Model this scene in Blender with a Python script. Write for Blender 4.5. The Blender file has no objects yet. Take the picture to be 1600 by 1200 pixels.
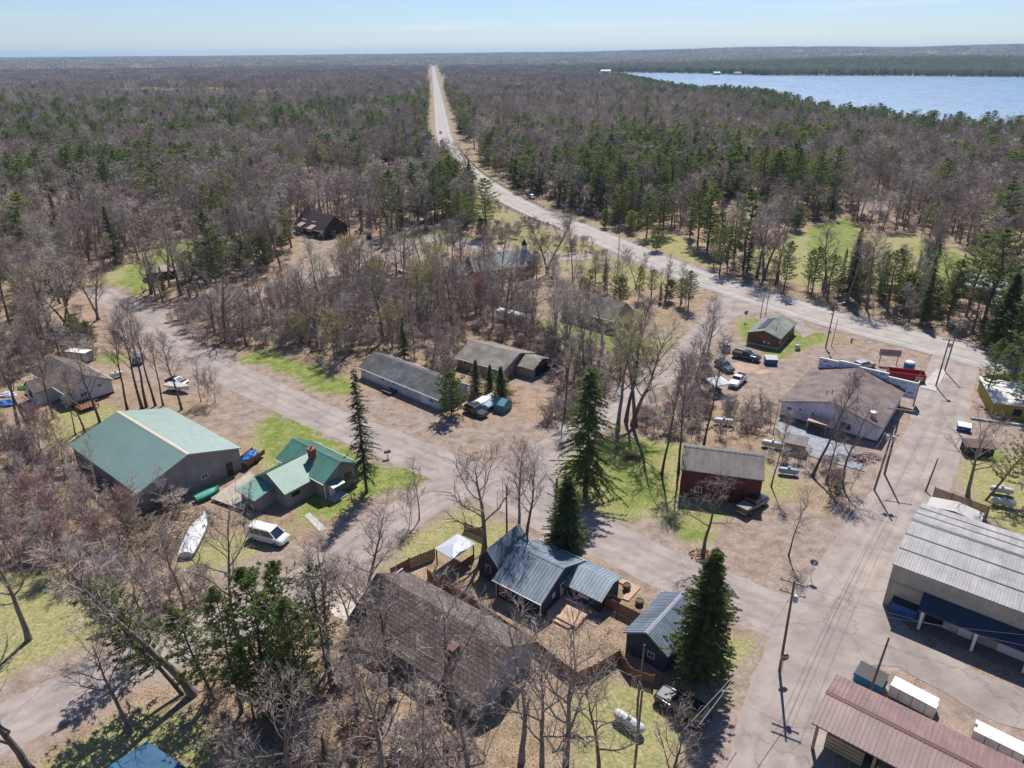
import bpy, math, random
import numpy as np
from math import sin, cos, pi, radians, atan2, hypot, sqrt
from mathutils import Vector, Matrix, Euler
S = bpy.context.scene
COL = S.collection
rnd = random.Random(7)
# ------------------------------------------------------------------ camera maths
CH, CF, CP, CR = 57.0, 1109.0, radians(24.9), radians(-0.3)
def G(px, py, z=0.0):
    """the point at height z that is seen at (px, py) of the 1600x1200 photograph"""
    x = px-800; y = 600-py; c, s = cos(CR), sin(CR)
    x, y = x*c-y*s, x*s+y*c
    fy = CF*cos(CP)+y*sin(CP); fz = -CF*sin(CP)+y*cos(CP)
    t = (z-CH)/fz
    return (x*t, fy*t)
def Ga(pts, z=0.0): return [G(a, b, z) for a, b in pts]
# ------------------------------------------------------------------ materials
MATS = {}
def lnk(nt, a, b): nt.links.new(a, b)
def mat(name, col, rough=.8, metal=0., col2=None, sc=3., bump=0., spec=.3, coord='Object', stretch=None, detail=4, lo=.35, hi=.65, wave=None, rnd_amt=0.):
    if name in MATS: return MATS[name]
    m = bpy.data.materials.new(name); m.use_nodes = True; nt = m.node_tree; N = nt.nodes
    b = N['Principled BSDF']; b.inputs['Roughness'].default_value = rough; b.inputs['Metallic'].default_value = metal
    b.inputs['Specular IOR Level'].default_value = spec
    b.inputs['Base Color'].default_value = (*col, 1)
    tc = N.new('ShaderNodeTexCoord'); out = tc.outputs[coord]
    if stretch:
        mp = N.new('ShaderNodeMapping'); mp.inputs['Scale'].default_value = stretch; lnk(nt, out, mp.inputs[0]); out = mp.outputs[0]
    last = None
    if col2 or bump:
        no = N.new('ShaderNodeTexNoise'); no.inputs['Scale'].default_value = sc; no.inputs['Detail'].default_value = detail
        no.inputs['Roughness'].default_value = .65
        lnk(nt, out, no.inputs['Vector'])
        rp = N.new('ShaderNodeValToRGB'); rp.color_ramp.elements[0].position = lo; rp.color_ramp.elements[1].position = hi
        rp.color_ramp.elements[0].color = (*col, 1); rp.color_ramp.elements[1].color = (*(col2 or col), 1)
        lnk(nt, no.outputs['Fac'], rp.inputs[0]); last = rp.outputs[0]
        n3 = N.new('ShaderNodeTexNoise'); n3.inputs['Scale'].default_value = .45; n3.inputs['Detail'].default_value = 9; n3.inputs['Roughness'].default_value = .7; lnk(nt, tc.outputs[coord], n3.inputs['Vector'])
        m3 = N.new('ShaderNodeMapRange'); m3.inputs[1].default_value = .35; m3.inputs[2].default_value = .62; m3.inputs[3].default_value = .74; m3.inputs[4].default_value = 1.1; lnk(nt, n3.outputs[0], m3.inputs[0])
        v3 = N.new('ShaderNodeVectorMath'); v3.operation = 'SCALE'; lnk(nt, last, v3.inputs[0]); lnk(nt, m3.outputs[0], v3.inputs['Scale']); last = v3.outputs[0]
        if bump:
            bp = N.new('ShaderNodeBump'); bp.inputs['Strength'].default_value = bump; bp.inputs['Distance'].default_value = .05
            lnk(nt, no.outputs['Fac'], bp.inputs['Height']); lnk(nt, bp.outputs[0], b.inputs['Normal'])
    if last is not None: lnk(nt, last, b.inputs['Base Color'])
    MATS[name] = m
    return m
def shingle(name, c1, c2, mortar, bw=.5, rh=.22, axis='x'):
    m = bpy.data.materials.new(name); m.use_nodes = True; nt = m.node_tree; N = nt.nodes; b = N['Principled BSDF']
    b.inputs['Roughness'].default_value = .85; b.inputs['Specular IOR Level'].default_value = .25
    tc = N.new('ShaderNodeTexCoord'); br = N.new('ShaderNodeTexBrick'); lnk(nt, tc.outputs['Object'], br.inputs['Vector'])
    br.inputs['Scale'].default_value = 1; br.inputs['Brick Width'].default_value = bw; br.inputs['Row Height'].default_value = rh
    br.inputs['Mortar Size'].default_value = .035; br.inputs['Mortar Smooth'].default_value = .4; br.inputs['Bias'].default_value = 0
    br.inputs['Color1'].default_value = (*c1, 1); br.inputs['Color2'].default_value = (*c2, 1); br.inputs['Mortar'].default_value = (*mortar, 1)
    no = N.new('ShaderNodeTexNoise'); no.inputs['Scale'].default_value = .5; no.inputs['Detail'].default_value = 6; lnk(nt, tc.outputs['Object'], no.inputs['Vector'])
    mr = N.new('ShaderNodeMapRange'); mr.inputs[1].default_value = .3; mr.inputs[2].default_value = .7; mr.inputs[3].default_value = .7; mr.inputs[4].default_value = 1.3
    lnk(nt, no.outputs[0], mr.inputs[0])
    mx = N.new('ShaderNodeVectorMath'); mx.operation = 'SCALE'; lnk(nt, br.outputs['Color'], mx.inputs[0]); lnk(nt, mr.outputs[0], mx.inputs['Scale'])
    lnk(nt, mx.outputs[0], b.inputs['Base Color'])
    bp = N.new('ShaderNodeBump'); bp.inputs['Strength'].default_value = .4; bp.inputs['Distance'].default_value = .03; lnk(nt, br.outputs['Fac'], bp.inputs['Height']); bp.invert = True
    lnk(nt, bp.outputs[0], b.inputs['Normal'])
    MATS[name] = m; return m
def twig_mat(name, cols, rough=.9):
    m = bpy.data.materials.new(name); m.use_nodes = True; nt = m.node_tree; N = nt.nodes; b = N['Principled BSDF']
    b.inputs['Roughness'].default_value = rough; b.inputs['Specular IOR Level'].default_value = .15
    oi = N.new('ShaderNodeObjectInfo'); rp = N.new('ShaderNodeValToRGB'); cr = rp.color_ramp
    cr.interpolation = 'LINEAR'
    while len(cr.elements) < len(cols): cr.elements.new(.5)
    for i, (p, c) in enumerate(cols): cr.elements[i].position = p; cr.elements[i].color = (*c, 1)
    lnk(nt, oi.outputs['Random'], rp.inputs[0])
    tc = N.new('ShaderNodeTexCoord'); no = N.new('ShaderNodeTexNoise'); no.inputs['Scale'].default_value = 1.1; no.inputs['Detail'].default_value = 3; lnk(nt, tc.outputs['Object'], no.inputs['Vector'])
    mr = N.new('ShaderNodeMapRange'); mr.inputs[1].default_value = .3; mr.inputs[2].default_value = .7; mr.inputs[3].default_value = .65; mr.inputs[4].default_value = 1.4
    lnk(nt, no.outputs[0], mr.inputs[0])
    mx = N.new('ShaderNodeVectorMath'); mx.operation = 'SCALE'; lnk(nt, rp.outputs[0], mx.inputs[0]); lnk(nt, mr.outputs[0], mx.inputs['Scale'])
    lnk(nt, mx.outputs[0], b.inputs['Base Color'])
    if name.startswith('needles'):
        tl = N.new('ShaderNodeBsdfTranslucent'); sh_ = N.new('ShaderNodeMixShader'); sh_.inputs[0].default_value = .38; lnk(nt, mx.outputs[0], tl.inputs[0]); lnk(nt, b.outputs[0], sh_.inputs[1]); lnk(nt, tl.outputs[0], sh_.inputs[2]); lnk(nt, sh_.outputs[0], N['Material Output'].inputs[0])
    MATS[name] = m; return m
BARK = twig_mat('bark_grey', [(0, (.17, .14, .12)), (.5, (.24, .205, .175)), (1, (.13, .11, .095))])
BARKP = twig_mat('bark_pale', [(0, (.42, .39, .35)), (1, (.55, .52, .48))])
BARKB = twig_mat('bark_brown', [(0, (.10, .075, .055)), (1, (.16, .12, .095))])
TWIG = twig_mat('twig_brown', [(0, (.24, .19, .165)), (.2, (.37, .30, .265)), (.4, (.27, .21, .185)), (.6, (.44, .365, .32)), (.78, (.33, .25, .215)), (.9, (.56, .50, .44)), (1, (.46, .41, .23))])
TWIGR = twig_mat('twig_red', [(0, (.38, .255, .225)), (.5, (.36, .28, .25)), (1, (.42, .22, .195))])
TWIGP = twig_mat('twig_pale', [(0, (.38, .33, .29)), (1, (.46, .41, .37))])
TWIGY = twig_mat('twig_budding', [(0, (.42, .38, .17)), (1, (.38, .31, .18))])
NEED = twig_mat('needles_pine', [(0, (.13, .175, .052)), (.4, (.20, .235, .065)), (.7, (.13, .18, .068)), (1, (.30, .30, .095))], .7)
NEEDD = twig_mat('needles_spruce', [(0, (.085, .118, .042)), (.5, (.115, .15, .048)), (1, (.155, .175, .06))], .7)
NEEDY = twig_mat('needles_yellow', [(0, (.26, .25, .04)), (1, (.22, .22, .045))], .7)
# ------------------------------------------------------------------ mesh builder
class MB:
    def __init__(s): s.v = []; s.f = []; s.mi = []; s.cur = 0
    def add(s, vs, fs):
        o = len(s.v); s.v += [tuple(p) for p in vs]; s.f += [tuple(i+o for i in f) for f in fs]; s.mi += [s.cur]*len(fs); return s
    def box(s, x0, x1, y0, y1, z0, z1):
        return s.add([(x0, y0, z0), (x1, y0, z0), (x1, y1, z0), (x0, y1, z0), (x0, y0, z1), (x1, y0, z1), (x1, y1, z1), (x0, y1, z1)],
              [(0, 3, 2, 1), (4, 5, 6, 7), (0, 1, 5, 4), (1, 2, 6, 5), (2, 3, 7, 6), (3, 0, 4, 7)])
    def prism(s, pts, z0, z1):
        n = len(pts); a = sum(pts[i][0]*pts[(i+1) % n][1]-pts[(i+1) % n][0]*pts[i][1] for i in range(n))
        if a < 0: pts = pts[::-1]
        return s.add([(x, y, z0) for x, y in pts]+[(x, y, z1) for x, y in pts],
              [tuple(range(n))[::-1], tuple(range(n, 2*n))]+[(i, (i+1) % n, n+(i+1) % n, n+i) for i in range(n)])
    def xprism(s, prof, x0, x1):   # profile in (y,z) extruded along x
        n = len(prof)
        return s.add([(x0, y, z) for y, z in prof]+[(x1, y, z) for y, z in prof],
              [tuple(range(n))[::-1], tuple(range(n, 2*n))]+[(i, (i+1) % n, n+(i+1) % n, n+i) for i in range(n)])
    def yprism(s, prof, y0, y1):   # profile in (x,z)
        n = len(prof)
        return s.add([(x, y0, z) for x, z in prof]+[(x, y1, z) for x, z in prof],
              [tuple(range(n)), tuple(range(n, 2*n))[::-1]]+[((i+1) % n, i, n+i, n+(i+1) % n) for i in range(n)])
    def tube(s, pts, rads, k=6, cap=True):
        vs = []; n = len(pts); P = [Vector(p) for p in pts]
        for i, p in enumerate(P):
            d = (P[min(i+1, n-1)]-P[max(i-1, 0)])
            if d.length < 1e-9: d = Vector((0, 0, 1))
            d.normalize(); a = Vector((0, 0, 1)) if abs(d.z) < .9 else Vector((1, 0, 0))
            u = d.cross(a).normalized(); w = d.cross(u)
            r = rads[i] if hasattr(rads, '__len__') else rads
            for j in range(k):
                t = 2*pi*j/k; vs.append(p+u*(r*cos(t))+w*(r*sin(t)))
        fs = [(i*k+j, i*k+(j+1) % k, (i+1)*k+(j+1) % k, (i+1)*k+j) for i in range(n-1) for j in range(k)]
        if cap and k > 2: fs += [tuple(range(k))[::-1], tuple(range((n-1)*k, n*k))]
        return s.add(vs, fs)
    def lathe(s, prof, k=16, c=(0, 0, 0), axis='z'):
        vs = []; n = len(prof)
        for r, h in prof:
            for j in range(k):
                t = 2*pi*j/k
                if axis == 'z': vs.append((c[0]+r*cos(t), c[1]+r*sin(t), c[2]+h))
                elif axis == 'x': vs.append((c[0]+h, c[1]+r*cos(t), c[2]+r*sin(t)))
                else: vs.append((c[0]+r*sin(t), c[1]+h, c[2]+r*cos(t)))
        fs = [(i*k+j, i*k+(j+1) % k, (i+1)*k+(j+1) % k, (i+1)*k+j) for i in range(n-1) for j in range(k)]
        fs += [tuple(range(k))[::-1], tuple(range((n-1)*k, n*k))]
        return s.add(vs, fs)
    def loft(s, secs):  # secs: (x, w0, z0, w1, z1, w2, z2)
        vs = []
        for x, w0, z0, w1, z1, w2, z2 in secs: vs += [(x, -w0, z0), (x, -w1, z1), (x, -w2, z2), (x, w2, z2), (x, w1, z1), (x, w0, z0)]
        n = len(secs); fs = [(i*6+j, (i+1)*6+j, (i+1)*6+(j+1) % 6, i*6+(j+1) % 6) for i in range(n-1) for j in range(6)]
        fs += [tuple(range(6)), tuple(range((n-1)*6, n*6))[::-1]]
        return s.add(vs, fs)
    def mesh(s, name, mats, smooth=False):
        me = bpy.data.meshes.new(name); me.from_pydata(s.v, [], s.f)
        for m in (mats if isinstance(mats, (list, tuple)) else [mats]): me.materials.append(m)
        if any(s.mi): me.polygons.foreach_set('material_index', s.mi)
        if smooth: me.polygons.foreach_set('use_smooth', [True]*len(s.f))
        me.update(); return me
    def build(s, name, mats, parent=None, smooth=False, fixn=False):
        me = s.mesh(name, mats, smooth)
        if fixn:
            import bmesh
            bm = bmesh.new(); bm.from_mesh(me); bmesh.ops.recalc_face_normals(bm, faces=bm.faces); bm.to_mesh(me); bm.free()
        o = bpy.data.objects.new(name, me); COL.objects.link(o); o.parent = parent; return o
def tag(o, label=None, cat=None, group=None, kind=None):
    if label: o['label'] = label
    if cat: o['category'] = cat
    if group: o['group'] = group
    if kind: o['kind'] = kind
    return o
def empty(name, loc=(0, 0, 0), rz=0, label=None, cat=None, group=None, sc=1.):
    o = bpy.data.objects.new(name, None); COL.objects.link(o); o.location = loc; o.rotation_euler = (0, 0, rz); o.empty_display_size = .5
    o.scale = (sc, sc, sc) if not hasattr(sc, '__len__') else sc
    return tag(o, label, cat, group)
def copy_tree(o, parent=None):
    c = o.copy(); COL.objects.link(c); c.parent = parent
    for ch in o.children: copy_tree(ch, c)
    return c
# ------------------------------------------------------------------ polygons and terrain
def inpoly(X, Y, poly):
    r = np.zeros(X.shape, bool); n = len(poly)
    for i in range(n):
        x0, y0 = poly[i]; x1, y1 = poly[(i+1) % n]
        if y0 == y1: continue
        c = ((y0 > Y) != (y1 > Y)) & (X < (x1-x0)*(Y-y0)/(y1-y0)+x0)
        r ^= c
    return r
def pdist(X, Y, path):
    d = np.full(X.shape, 1e9)
    for (x0, y0), (x1, y1) in zip(path[:-1], path[1:]):
        dx, dy = x1-x0, y1-y0; L = dx*dx+dy*dy+1e-9
        t = np.clip(((X-x0)*dx+(Y-y0)*dy)/L, 0, 1); d = np.minimum(d, np.hypot(X-x0-t*dx, Y-y0-t*dy))
    return d
def vnoise(X, Y, sc, seed=0):
    r = np.random.RandomState(seed); T = r.rand(64, 64)
    x = X/sc; y = Y/sc; xi = np.floor(x).astype(int); yi = np.floor(y).astype(int); fx = x-xi; fy = y-yi
    fx = fx*fx*(3-2*fx); fy = fy*fy*(3-2*fy)
    g = lambda a, b: T[a % 64, b % 64]
    return (g(xi, yi)*(1-fx)+g(xi+1, yi)*fx)*(1-fy)+(g(xi, yi+1)*(1-fx)+g(xi+1, yi+1)*fx)*fy
def tz(X, Y):
    X = np.asarray(X, float); Y = np.asarray(Y, float)
    D = np.hypot(X, Y); az = np.arctan2(X, Y)
    far = np.clip((D-4300)/4500, 0, 1); far = far*far*(3-2*far)
    base = np.interp(az, [-.75, -.45, -.1, .05, .2, .35, .62, .8], [30, 38, 50, 54, 66, 72, 76, 78])
    h = far*base*(.62+.5*vnoise(X, Y, 1900, 3)+.12*vnoise(X, Y, 600, 5))
    mid = np.clip((D-2800)/700, 0, 1)*(az > .1)*np.clip((az-.1)/.3, 0, 1)*26*(.3+vnoise(X, Y, 700, 9))
    return h+mid
HWY_PX = [(1640, 588), (1560, 566), (1474, 543), (1390, 522), (1299, 498), (1200, 468), (1092, 434), (1030, 409), (960, 381), (900, 356), (846, 336), (783, 304), (732, 269), (707, 241), (697, 221), (692, 206), (690, 190), (684, 148), (680, 125), (676.5, 110), (674, 102), (672.6, 97.5)]
def smooth(P, n=6):
    out = []
    for i in range(len(P)-1):
        p0 = P[max(i-1, 0)]; p1 = P[i]; p2 = P[i+1]; p3 = P[min(i+2, len(P)-1)]
        for k in range(n):
            t = k/n; out.append(tuple(.5*(2*p1[j]+(p2[j]-p0[j])*t+(2*p0[j]-5*p1[j]+4*p2[j]-p3[j])*t*t+(3*p1[j]-p0[j]-3*p2[j]+p3[j])*t**3) for j in range(2)))
    return out+[P[-1]]
hw = Ga(HWY_PX)
i0 = 16                                   # the far stretch is dead straight
a, b = np.array(hw[i0]), np.array(hw[-4]); dr = (b-a)/np.linalg.norm(b-a)
hw = hw[:i0+1]+[tuple(a+dr*k) for k in (300, 900, 1800, 2800, 3700)]
HWY = smooth(hw[:i0+1])+hw[i0+1:]
ROADS = {  # name: (px centre line, width)
    'village_road': ([(150, 455), (195, 478), (240, 512), (300, 553), (400, 604), (500, 650), (600, 690), (690, 728), (780, 765), (880, 815), (960, 850), (1040, 888), (1130, 925), (1230, 968)], 7.6),
    'side_road': ([(1150, 462), (1120, 498), (1085, 535), (1045, 572), (985, 620), (910, 670), (850, 712), (780, 752)], 6.4),
    'lower_road': ([(770, 742), (700, 765), (610, 818), (540, 868), (460, 925), (330, 985), (200, 1040), (90, 1095), (-60, 1170)], 6.6),
    'store_road': ([(1500, 548), (1478, 610), (1462, 680), (1425, 760), (1370, 850), (1320, 930), (1270, 1020), (1235, 1120), (1210, 1240)], 8.5),
    'church_road': ([(225, 503), (290, 480), (380, 462), (470, 440), (560, 412), (620, 392), (680, 372), (730, 380), (800, 394), (870, 402), (930, 400)], 6.5)}
RP = {k: (smooth(Ga(p)), w) for k, (p, w) in ROADS.items()}
LOTS = {'store_lot': [(1250, 960), (1330, 930), (1380, 945), (1440, 1003), (1600, 1085), (1680, 1150), (1560, 1130), (1400, 1040), (1300, 1045), (1270, 1130), (1230, 1200), (1180, 1200), (1215, 1090)],
        'gravel_patch': [(500, 925), (540, 900), (575, 935), (565, 985), (520, 960)],
        'road_apron': [(690, 735), (770, 720), (850, 705), (880, 725), (860, 790), (800, 785), (730, 765)],
        'restroom_drive': [(1130, 448), (1215, 476), (1275, 520), (1255, 528), (1238, 512), (1215, 488), (1165, 492), (1130, 500), (1100, 510)]}
LP_ = {k: Ga(p) for k, p in LOTS.items()}
near_sh = [(925, 112), (965, 113), (1060, 129), (1160, 137), (1230, 150), (1290, 162), (1340, 176), (1440, 188), (1600, 196), (1800, 203)]
NEAR = smooth([G(x, y, 18 if x < 1100 else (15 if x < 1300 else 10.5)) for x, y in near_sh], 4)
FARS = [G(x, y) for x, y in [(1900, 122), (1600, 120.5), (1400, 118.5), (1200, 118), (1100, 115), (1030, 113.8)]]+[G(930, 113)]
LAKE = NEAR+FARS
POND = Ga([(330, 153), (350, 150.5), (430, 150), (432, 153.5), (380, 155)])
MARSH = Ga([(150, 150), (220, 141), (330, 146), (450, 145), (470, 153), (420, 160), (200, 156)])
GRASS = [Ga(p) for p in [
    [(350, 562), (400, 550), (500, 573), (560, 592), (560, 612), (480, 612), (380, 592)],
    [(395, 648), (450, 650), (560, 690), (632, 725), (650, 752), (600, 790), (520, 800), (470, 795), (410, 700)],
    [(835, 700), (870, 700), (880, 780), (850, 790), (822, 740)], [(925, 790), (1000, 815), (1060, 835), (1110, 800), (1135, 800), (1105, 848), (1040, 864), (930, 815)], [(940, 690), (1040, 700), (1040, 770), (980, 800), (930, 750)],
    [(175, 440), (240, 392), (325, 372), (350, 380), (260, 430), (190, 475)],
    [(1160, 500), (1200, 482), (1245, 505), (1295, 517), (1293, 535), (1240, 556), (1200, 560), (1150, 540)],
    [(1265, 352), (1320, 340), (1350, 360), (1330, 400), (1290, 425), (1262, 400)],
    [(1470, 688), (1530, 690), (1560, 700), (1555, 725), (1470, 722)], [(1245, 802), (1330, 795), (1338, 825), (1270, 820)],
    [(830, 500), (960, 505), (1040, 525), (1040, 545), (960, 550), (840, 520)], [(600, 372), (680, 360), (760, 372), (700, 385)], [(145, 552), (185, 548), (190, 580), (150, 572)],
    [(1430, 380), (1600, 420), (1600, 445), (1450, 440)], [(1150, 1060), (1215, 1010), (1200, 1075), (1100, 1110)]]]
DRY = [Ga(p) for p in [
    [(820, 690), (1075, 690), (1150, 800), (1105, 865), (1030, 870), (920, 815), (820, 770)],
    [(395, 645), (660, 735), (650, 770), (560, 810), (480, 810), (400, 720)],
    [(-80, 900), (60, 905), (160, 950), (180, 1000), (60, 1060), (-100, 1130)], [(40, 1220), (180, 1130), (330, 1130), (420, 1230), (200, 1300)],
    [(1000, 372), (1040, 362), (1090, 385), (1110, 412), (1060, 405)], [(1160, 390), (1250, 360), (1420, 365), (1560, 415), (1600, 450), (1440, 450), (1250, 445), (1170, 425)],
    [(880, 395), (960, 400), (1050, 440), (1000, 450), (850, 405)],
    [(1430, 690), (1600, 690), (1640, 850), (1440, 770)], [(1120, 1010), (1215, 1000), (1230, 1040), (1180, 1110), (1120, 1100)], [(940, 1060), (1010, 1080), (1060, 1150), (1100, 1230), (900, 1230), (880, 1120)],
    [(620, 800), (720, 790), (880, 850), (880, 880), (700, 860), (560, 890)],
    [(40, 640), (180, 640), (180, 690), (40, 700)], [(440, 420), (500, 410), (490, 435), (450, 440)], [(150, 430), (330, 370), (360, 380), (250, 440), (180, 480)], [(1150, 730), (1240, 730), (1240, 790), (1170, 790)],
    [(300, 830), (380, 840), (470, 830), (470, 850), (400, 900), (320, 900)], [(350, 630), (420, 640), (430, 655), (380, 650)], [(1160, 478), (1300, 515), (1295, 545), (1150, 560)],
    ]]
DIRT = [Ga(p) for p in [
    [(560, 640), (640, 672), (720, 665), (790, 668), (850, 668), (880, 690), (840, 760), (700, 770), (640, 712)],
    [(1100, 500), (1180, 545), (1250, 560), (1300, 540), (1420, 545), (1500, 560), (1480, 640), (1440, 720), (1390, 765), (1200, 745), (1215, 640), (1120, 640), (1030, 640), (1010, 610), (1060, 560)],
    [(1110, 850), (1150, 800), (1240, 790), (1350, 800), (1330, 900), (1260, 960), (1230, 1040), (1180, 1000), (1150, 940), (1080, 900)],
    [(330, 660), (330, 620), (380, 612), (420, 640), (395, 660), (395, 720), (375, 700)], [(540, 585), (560, 600), (690, 650), (860, 660), (880, 700), (640, 690), (560, 640)],
    [(800, 585), (880, 580), (870, 620), (810, 600)], [(1300, 1060), (1700, 1220), (1700, 1100), (1500, 1060)], [(1440, 620), (1500, 620), (1480, 720), (1440, 700)], [(150, 480), (260, 520), (330, 560), (320, 620), (200, 600), (180, 520)],
    [(470, 380), (620, 370), (680, 380), (640, 430), (500, 450), (440, 440)], [(960, 480), (1000, 490), (1055, 530), (1040, 545), (985, 510)], [(850, 800), (960, 840), (1130, 920), (1100, 960), (960, 900), (860, 850)],
    [(1500, 650), (1640, 660), (1640, 720), (1500, 700)], [(1130, 430), (1500, 540), (1500, 570), (1130, 490)], [(470, 840), (560, 840), (500, 920), (350, 960), (350, 900)],
    [(-50, 640), (110, 690), (60, 730), (-50, 700)], [(470, 280), (640, 260), (660, 300), (480, 320)], [(1180, 270), (1260, 265), (1250, 285), (1180, 290)], [(1335, 310), (1395, 308), (1395, 345), (1340, 330)]]]
CLEAR = [Ga(p) for p in [[(735, 290), (830, 340), (960, 392), (1060, 440), (1000, 452), (850, 412), (770, 385), (735, 330)], [(700, 235), (760, 285), (830, 325), (815, 300), (740, 255), (712, 228)], [(1000, 372), (1050, 375), (1130, 420), (1060, 410)]]]
def rows(spec):
    out = []
    for a, b, n in spec: out += list(np.linspace(a, b, n, endpoint=False))
    return out
def growth(start, end, step, g):
    out = []; x = start
    while x < end: out.append(x); step *= g; x += step
    return out+[end]
xs = growth(142, 15500, 1.2, 1.11); xs = [-x for x in xs[::-1]]+list(np.arange(-141, 142, 1.0))+xs
ys = [-x for x in growth(0, 400, 6, 1.3)[::-1]][:-1]+list(np.arange(0, 28, 4.))+list(np.arange(28, 340, 1.0))+growth(341, 15500, 1.3, 1.075)
XX, YY = np.meshgrid(np.array(xs), np.array(ys))
ZZ = tz(XX, YY)
wx = XX+(vnoise(XX, YY, 2.6, 1)-.5)*3.2+(vnoise(XX, YY, 7, 2)-.5)*4; wy = YY+(vnoise(XX, YY, 2.6, 11)-.5)*3.2+(vnoise(XX, YY, 7, 12)-.5)*4
def mask(polys, X, Y):
    m = np.zeros(X.shape)
    for p in polys: m = np.maximum(m, inpoly(X, Y, p).astype(float))
    return m
def blur(m):
    k = m.copy(); k[1:-1, 1:-1] = (m[1:-1, 1:-1]*4+m[:-2, 1:-1]*2+m[2:, 1:-1]*2+m[1:-1, :-2]*2+m[1:-1, 2:]*2+m[:-2, :-2]+m[2:, :-2]+m[:-2, 2:]+m[2:, 2:])/16
    return k
mg, md, mdi = mask(GRASS, wx, wy)*1.2, np.maximum(mask(DRY+[MARSH], wx, wy)*1.25, mask(CLEAR, wx, wy)*.75), mask(DIRT, wx, wy)
for P, w in list(RP.values()): mdi = np.maximum(mdi, (pdist(wx, wy, P) < w/2+1.6)*1.)
hd = pdist(wx, wy, HWY); mdi = np.maximum(mdi, (hd < 8.6)*.9); md = np.maximum(md, (hd < 13)*.45)
far_f = np.clip((np.hypot(XX, YY)-330)/200, 0, 1)
mg, md, mdi = blur(blur(mg)), blur(blur(md)), blur(blur(mdi))
def ground_mat():
    m = bpy.data.materials.new('ground_soil'); m.use_nodes = True; nt = m.node_tree; N = nt.nodes; b = N['Principled BSDF']
    b.inputs['Roughness'].default_value = .95; b.inputs['Specular IOR Level'].default_value = .1
    at = N.new('ShaderNodeAttribute'); at.attribute_name = 'cover'; sp = N.new('ShaderNodeSeparateColor'); lnk(nt, at.outputs['Color'], sp.inputs[0])
    geo = N.new('ShaderNodeNewGeometry')
    def noise(s, d=5, r=.6):
        n = N.new('ShaderNodeTexNoise'); n.inputs['Scale'].default_value = s; n.inputs['Detail'].default_value = d; n.inputs['Roughness'].default_value = r; lnk(nt, geo.outputs['Position'], n.inputs['Vector']); return n.outputs['Fac']
    def ramp(f, els):
        r = N.new('ShaderNodeValToRGB'); cr = r.color_ramp
        while len(cr.elements) < len(els): cr.elements.new(.5)
        for i, (p, c) in enumerate(els): cr.elements[i].position = p; cr.elements[i].color = (*c, 1)
        lnk(nt, f, r.inputs[0]); return r.outputs[0]
    def mix(f, a, b_, mode='MIX'):
        x = N.new('ShaderNodeMix'); x.data_type = 'RGBA'; x.blend_type = mode
        if isinstance(f, float): x.inputs[0].default_value = f
        else: lnk(nt, f, x.inputs[0])
        lnk(nt, a, x.inputs[6]); lnk(nt, b_, x.inputs[7]); return x.outputs[2]
    def edge(chan):   # soft mask broken up by fine noise
        a = N.new('ShaderNodeMath'); a.operation = 'ADD'; lnk(nt, sp.outputs[chan], a.inputs[0])
        n2 = N.new('ShaderNodeMath'); n2.operation = 'MULTIPLY_ADD'; lnk(nt, nf, n2.inputs[0]); n2.inputs[1].default_value = 2.2; n2.inputs[2].default_value = -1.1
        lnk(nt, n2.outputs[0], a.inputs[1])
        r = N.new('ShaderNodeMapRange'); r.inputs[1].default_value = .22; r.inputs[2].default_value = .85; lnk(nt, a.outputs[0], r.inputs[0]); return r.outputs[0]
    nf = noise(.55, 7, .72); nb = noise(.12, 5, .6); nn = noise(2.6, 6, .8); nl = noise(5., 5, .85)
    litter = ramp(nf, [(.3, (.165, .125, .088)), (.45, (.275, .212, .154)), (.58, (.345, .273, .204)), (.72, (.22, .19, .115))])
    speck = ramp(nl, [(.40, (.34, .32, .31)), (.5, (.95, .95, .95)), (.60, (1.45, 1.36, 1.26))])
    litter = mix(1., litter, speck, 'MULTIPLY')
    tint = ramp(nb, [(.35, (.82, .80, .74)), (.65, (1.1, 1.04, 1.04))])
    litter = mix(1., litter, tint, 'MULTIPLY')
    dry = ramp(nf, [(.3, (.205, .182, .088)), (.44, (.32, .28, .15)), (.55, (.225, .228, .09)), (.68, (.33, .275, .165))])
    grn = ramp(nf, [(.3, (.10, .145, .035)), (.48, (.16, .20, .05)), (.6, (.26, .25, .10)), (.72, (.17, .22, .05))])
    fine = ramp(nn, [(.38, (.62, .64, .60)), (.62, (1.3, 1.27, 1.24))])
    dry = mix(1., dry, fine, 'MULTIPLY'); grn = mix(1., grn, fine, 'MULTIPLY')
    dirt = ramp(nf, [(.3, (.16, .12, .095)), (.47, (.25, .195, .16)), (.62, (.33, .262, .218))])
    dfine = ramp(nn, [(.38, (.80, .79, .79)), (.62, (1.14, 1.13, 1.13))]); dirt = mix(1., dirt, dfine, 'MULTIPLY')
    c = mix(edge(1), litter, dry); c = mix(edge(0), c, grn); c = mix(edge(2), c, dirt)
    lnk(nt, c, b.inputs['Base Color'])
    bp = N.new('ShaderNodeBump'); bp.inputs['Strength'].default_value = .5; bp.inputs['Distance'].default_value = .12; lnk(nt, nn, bp.inputs['Height']); lnk(nt, bp.outputs[0], b.inputs['Normal'])
    return m
ny, nx = XX.shape
me = bpy.data.meshes.new('ground')
idx = np.arange(nx*ny).reshape(ny, nx)
F4 = np.stack([idx[:-1, :-1], idx[:-1, 1:], idx[1:, 1:], idx[1:, :-1]], -1).reshape(-1, 4)
me.from_pydata(np.stack([XX, YY, ZZ], -1).reshape(-1, 3).tolist(), [], F4.tolist())
ca = me.color_attributes.new('cover', 'FLOAT_COLOR', 'POINT')
ca.data.foreach_set('color', np.stack([mg, md, mdi, np.ones_like(mg)], -1).reshape(-1).astype(np.float32))
me.materials.append(ground_mat())
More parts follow.
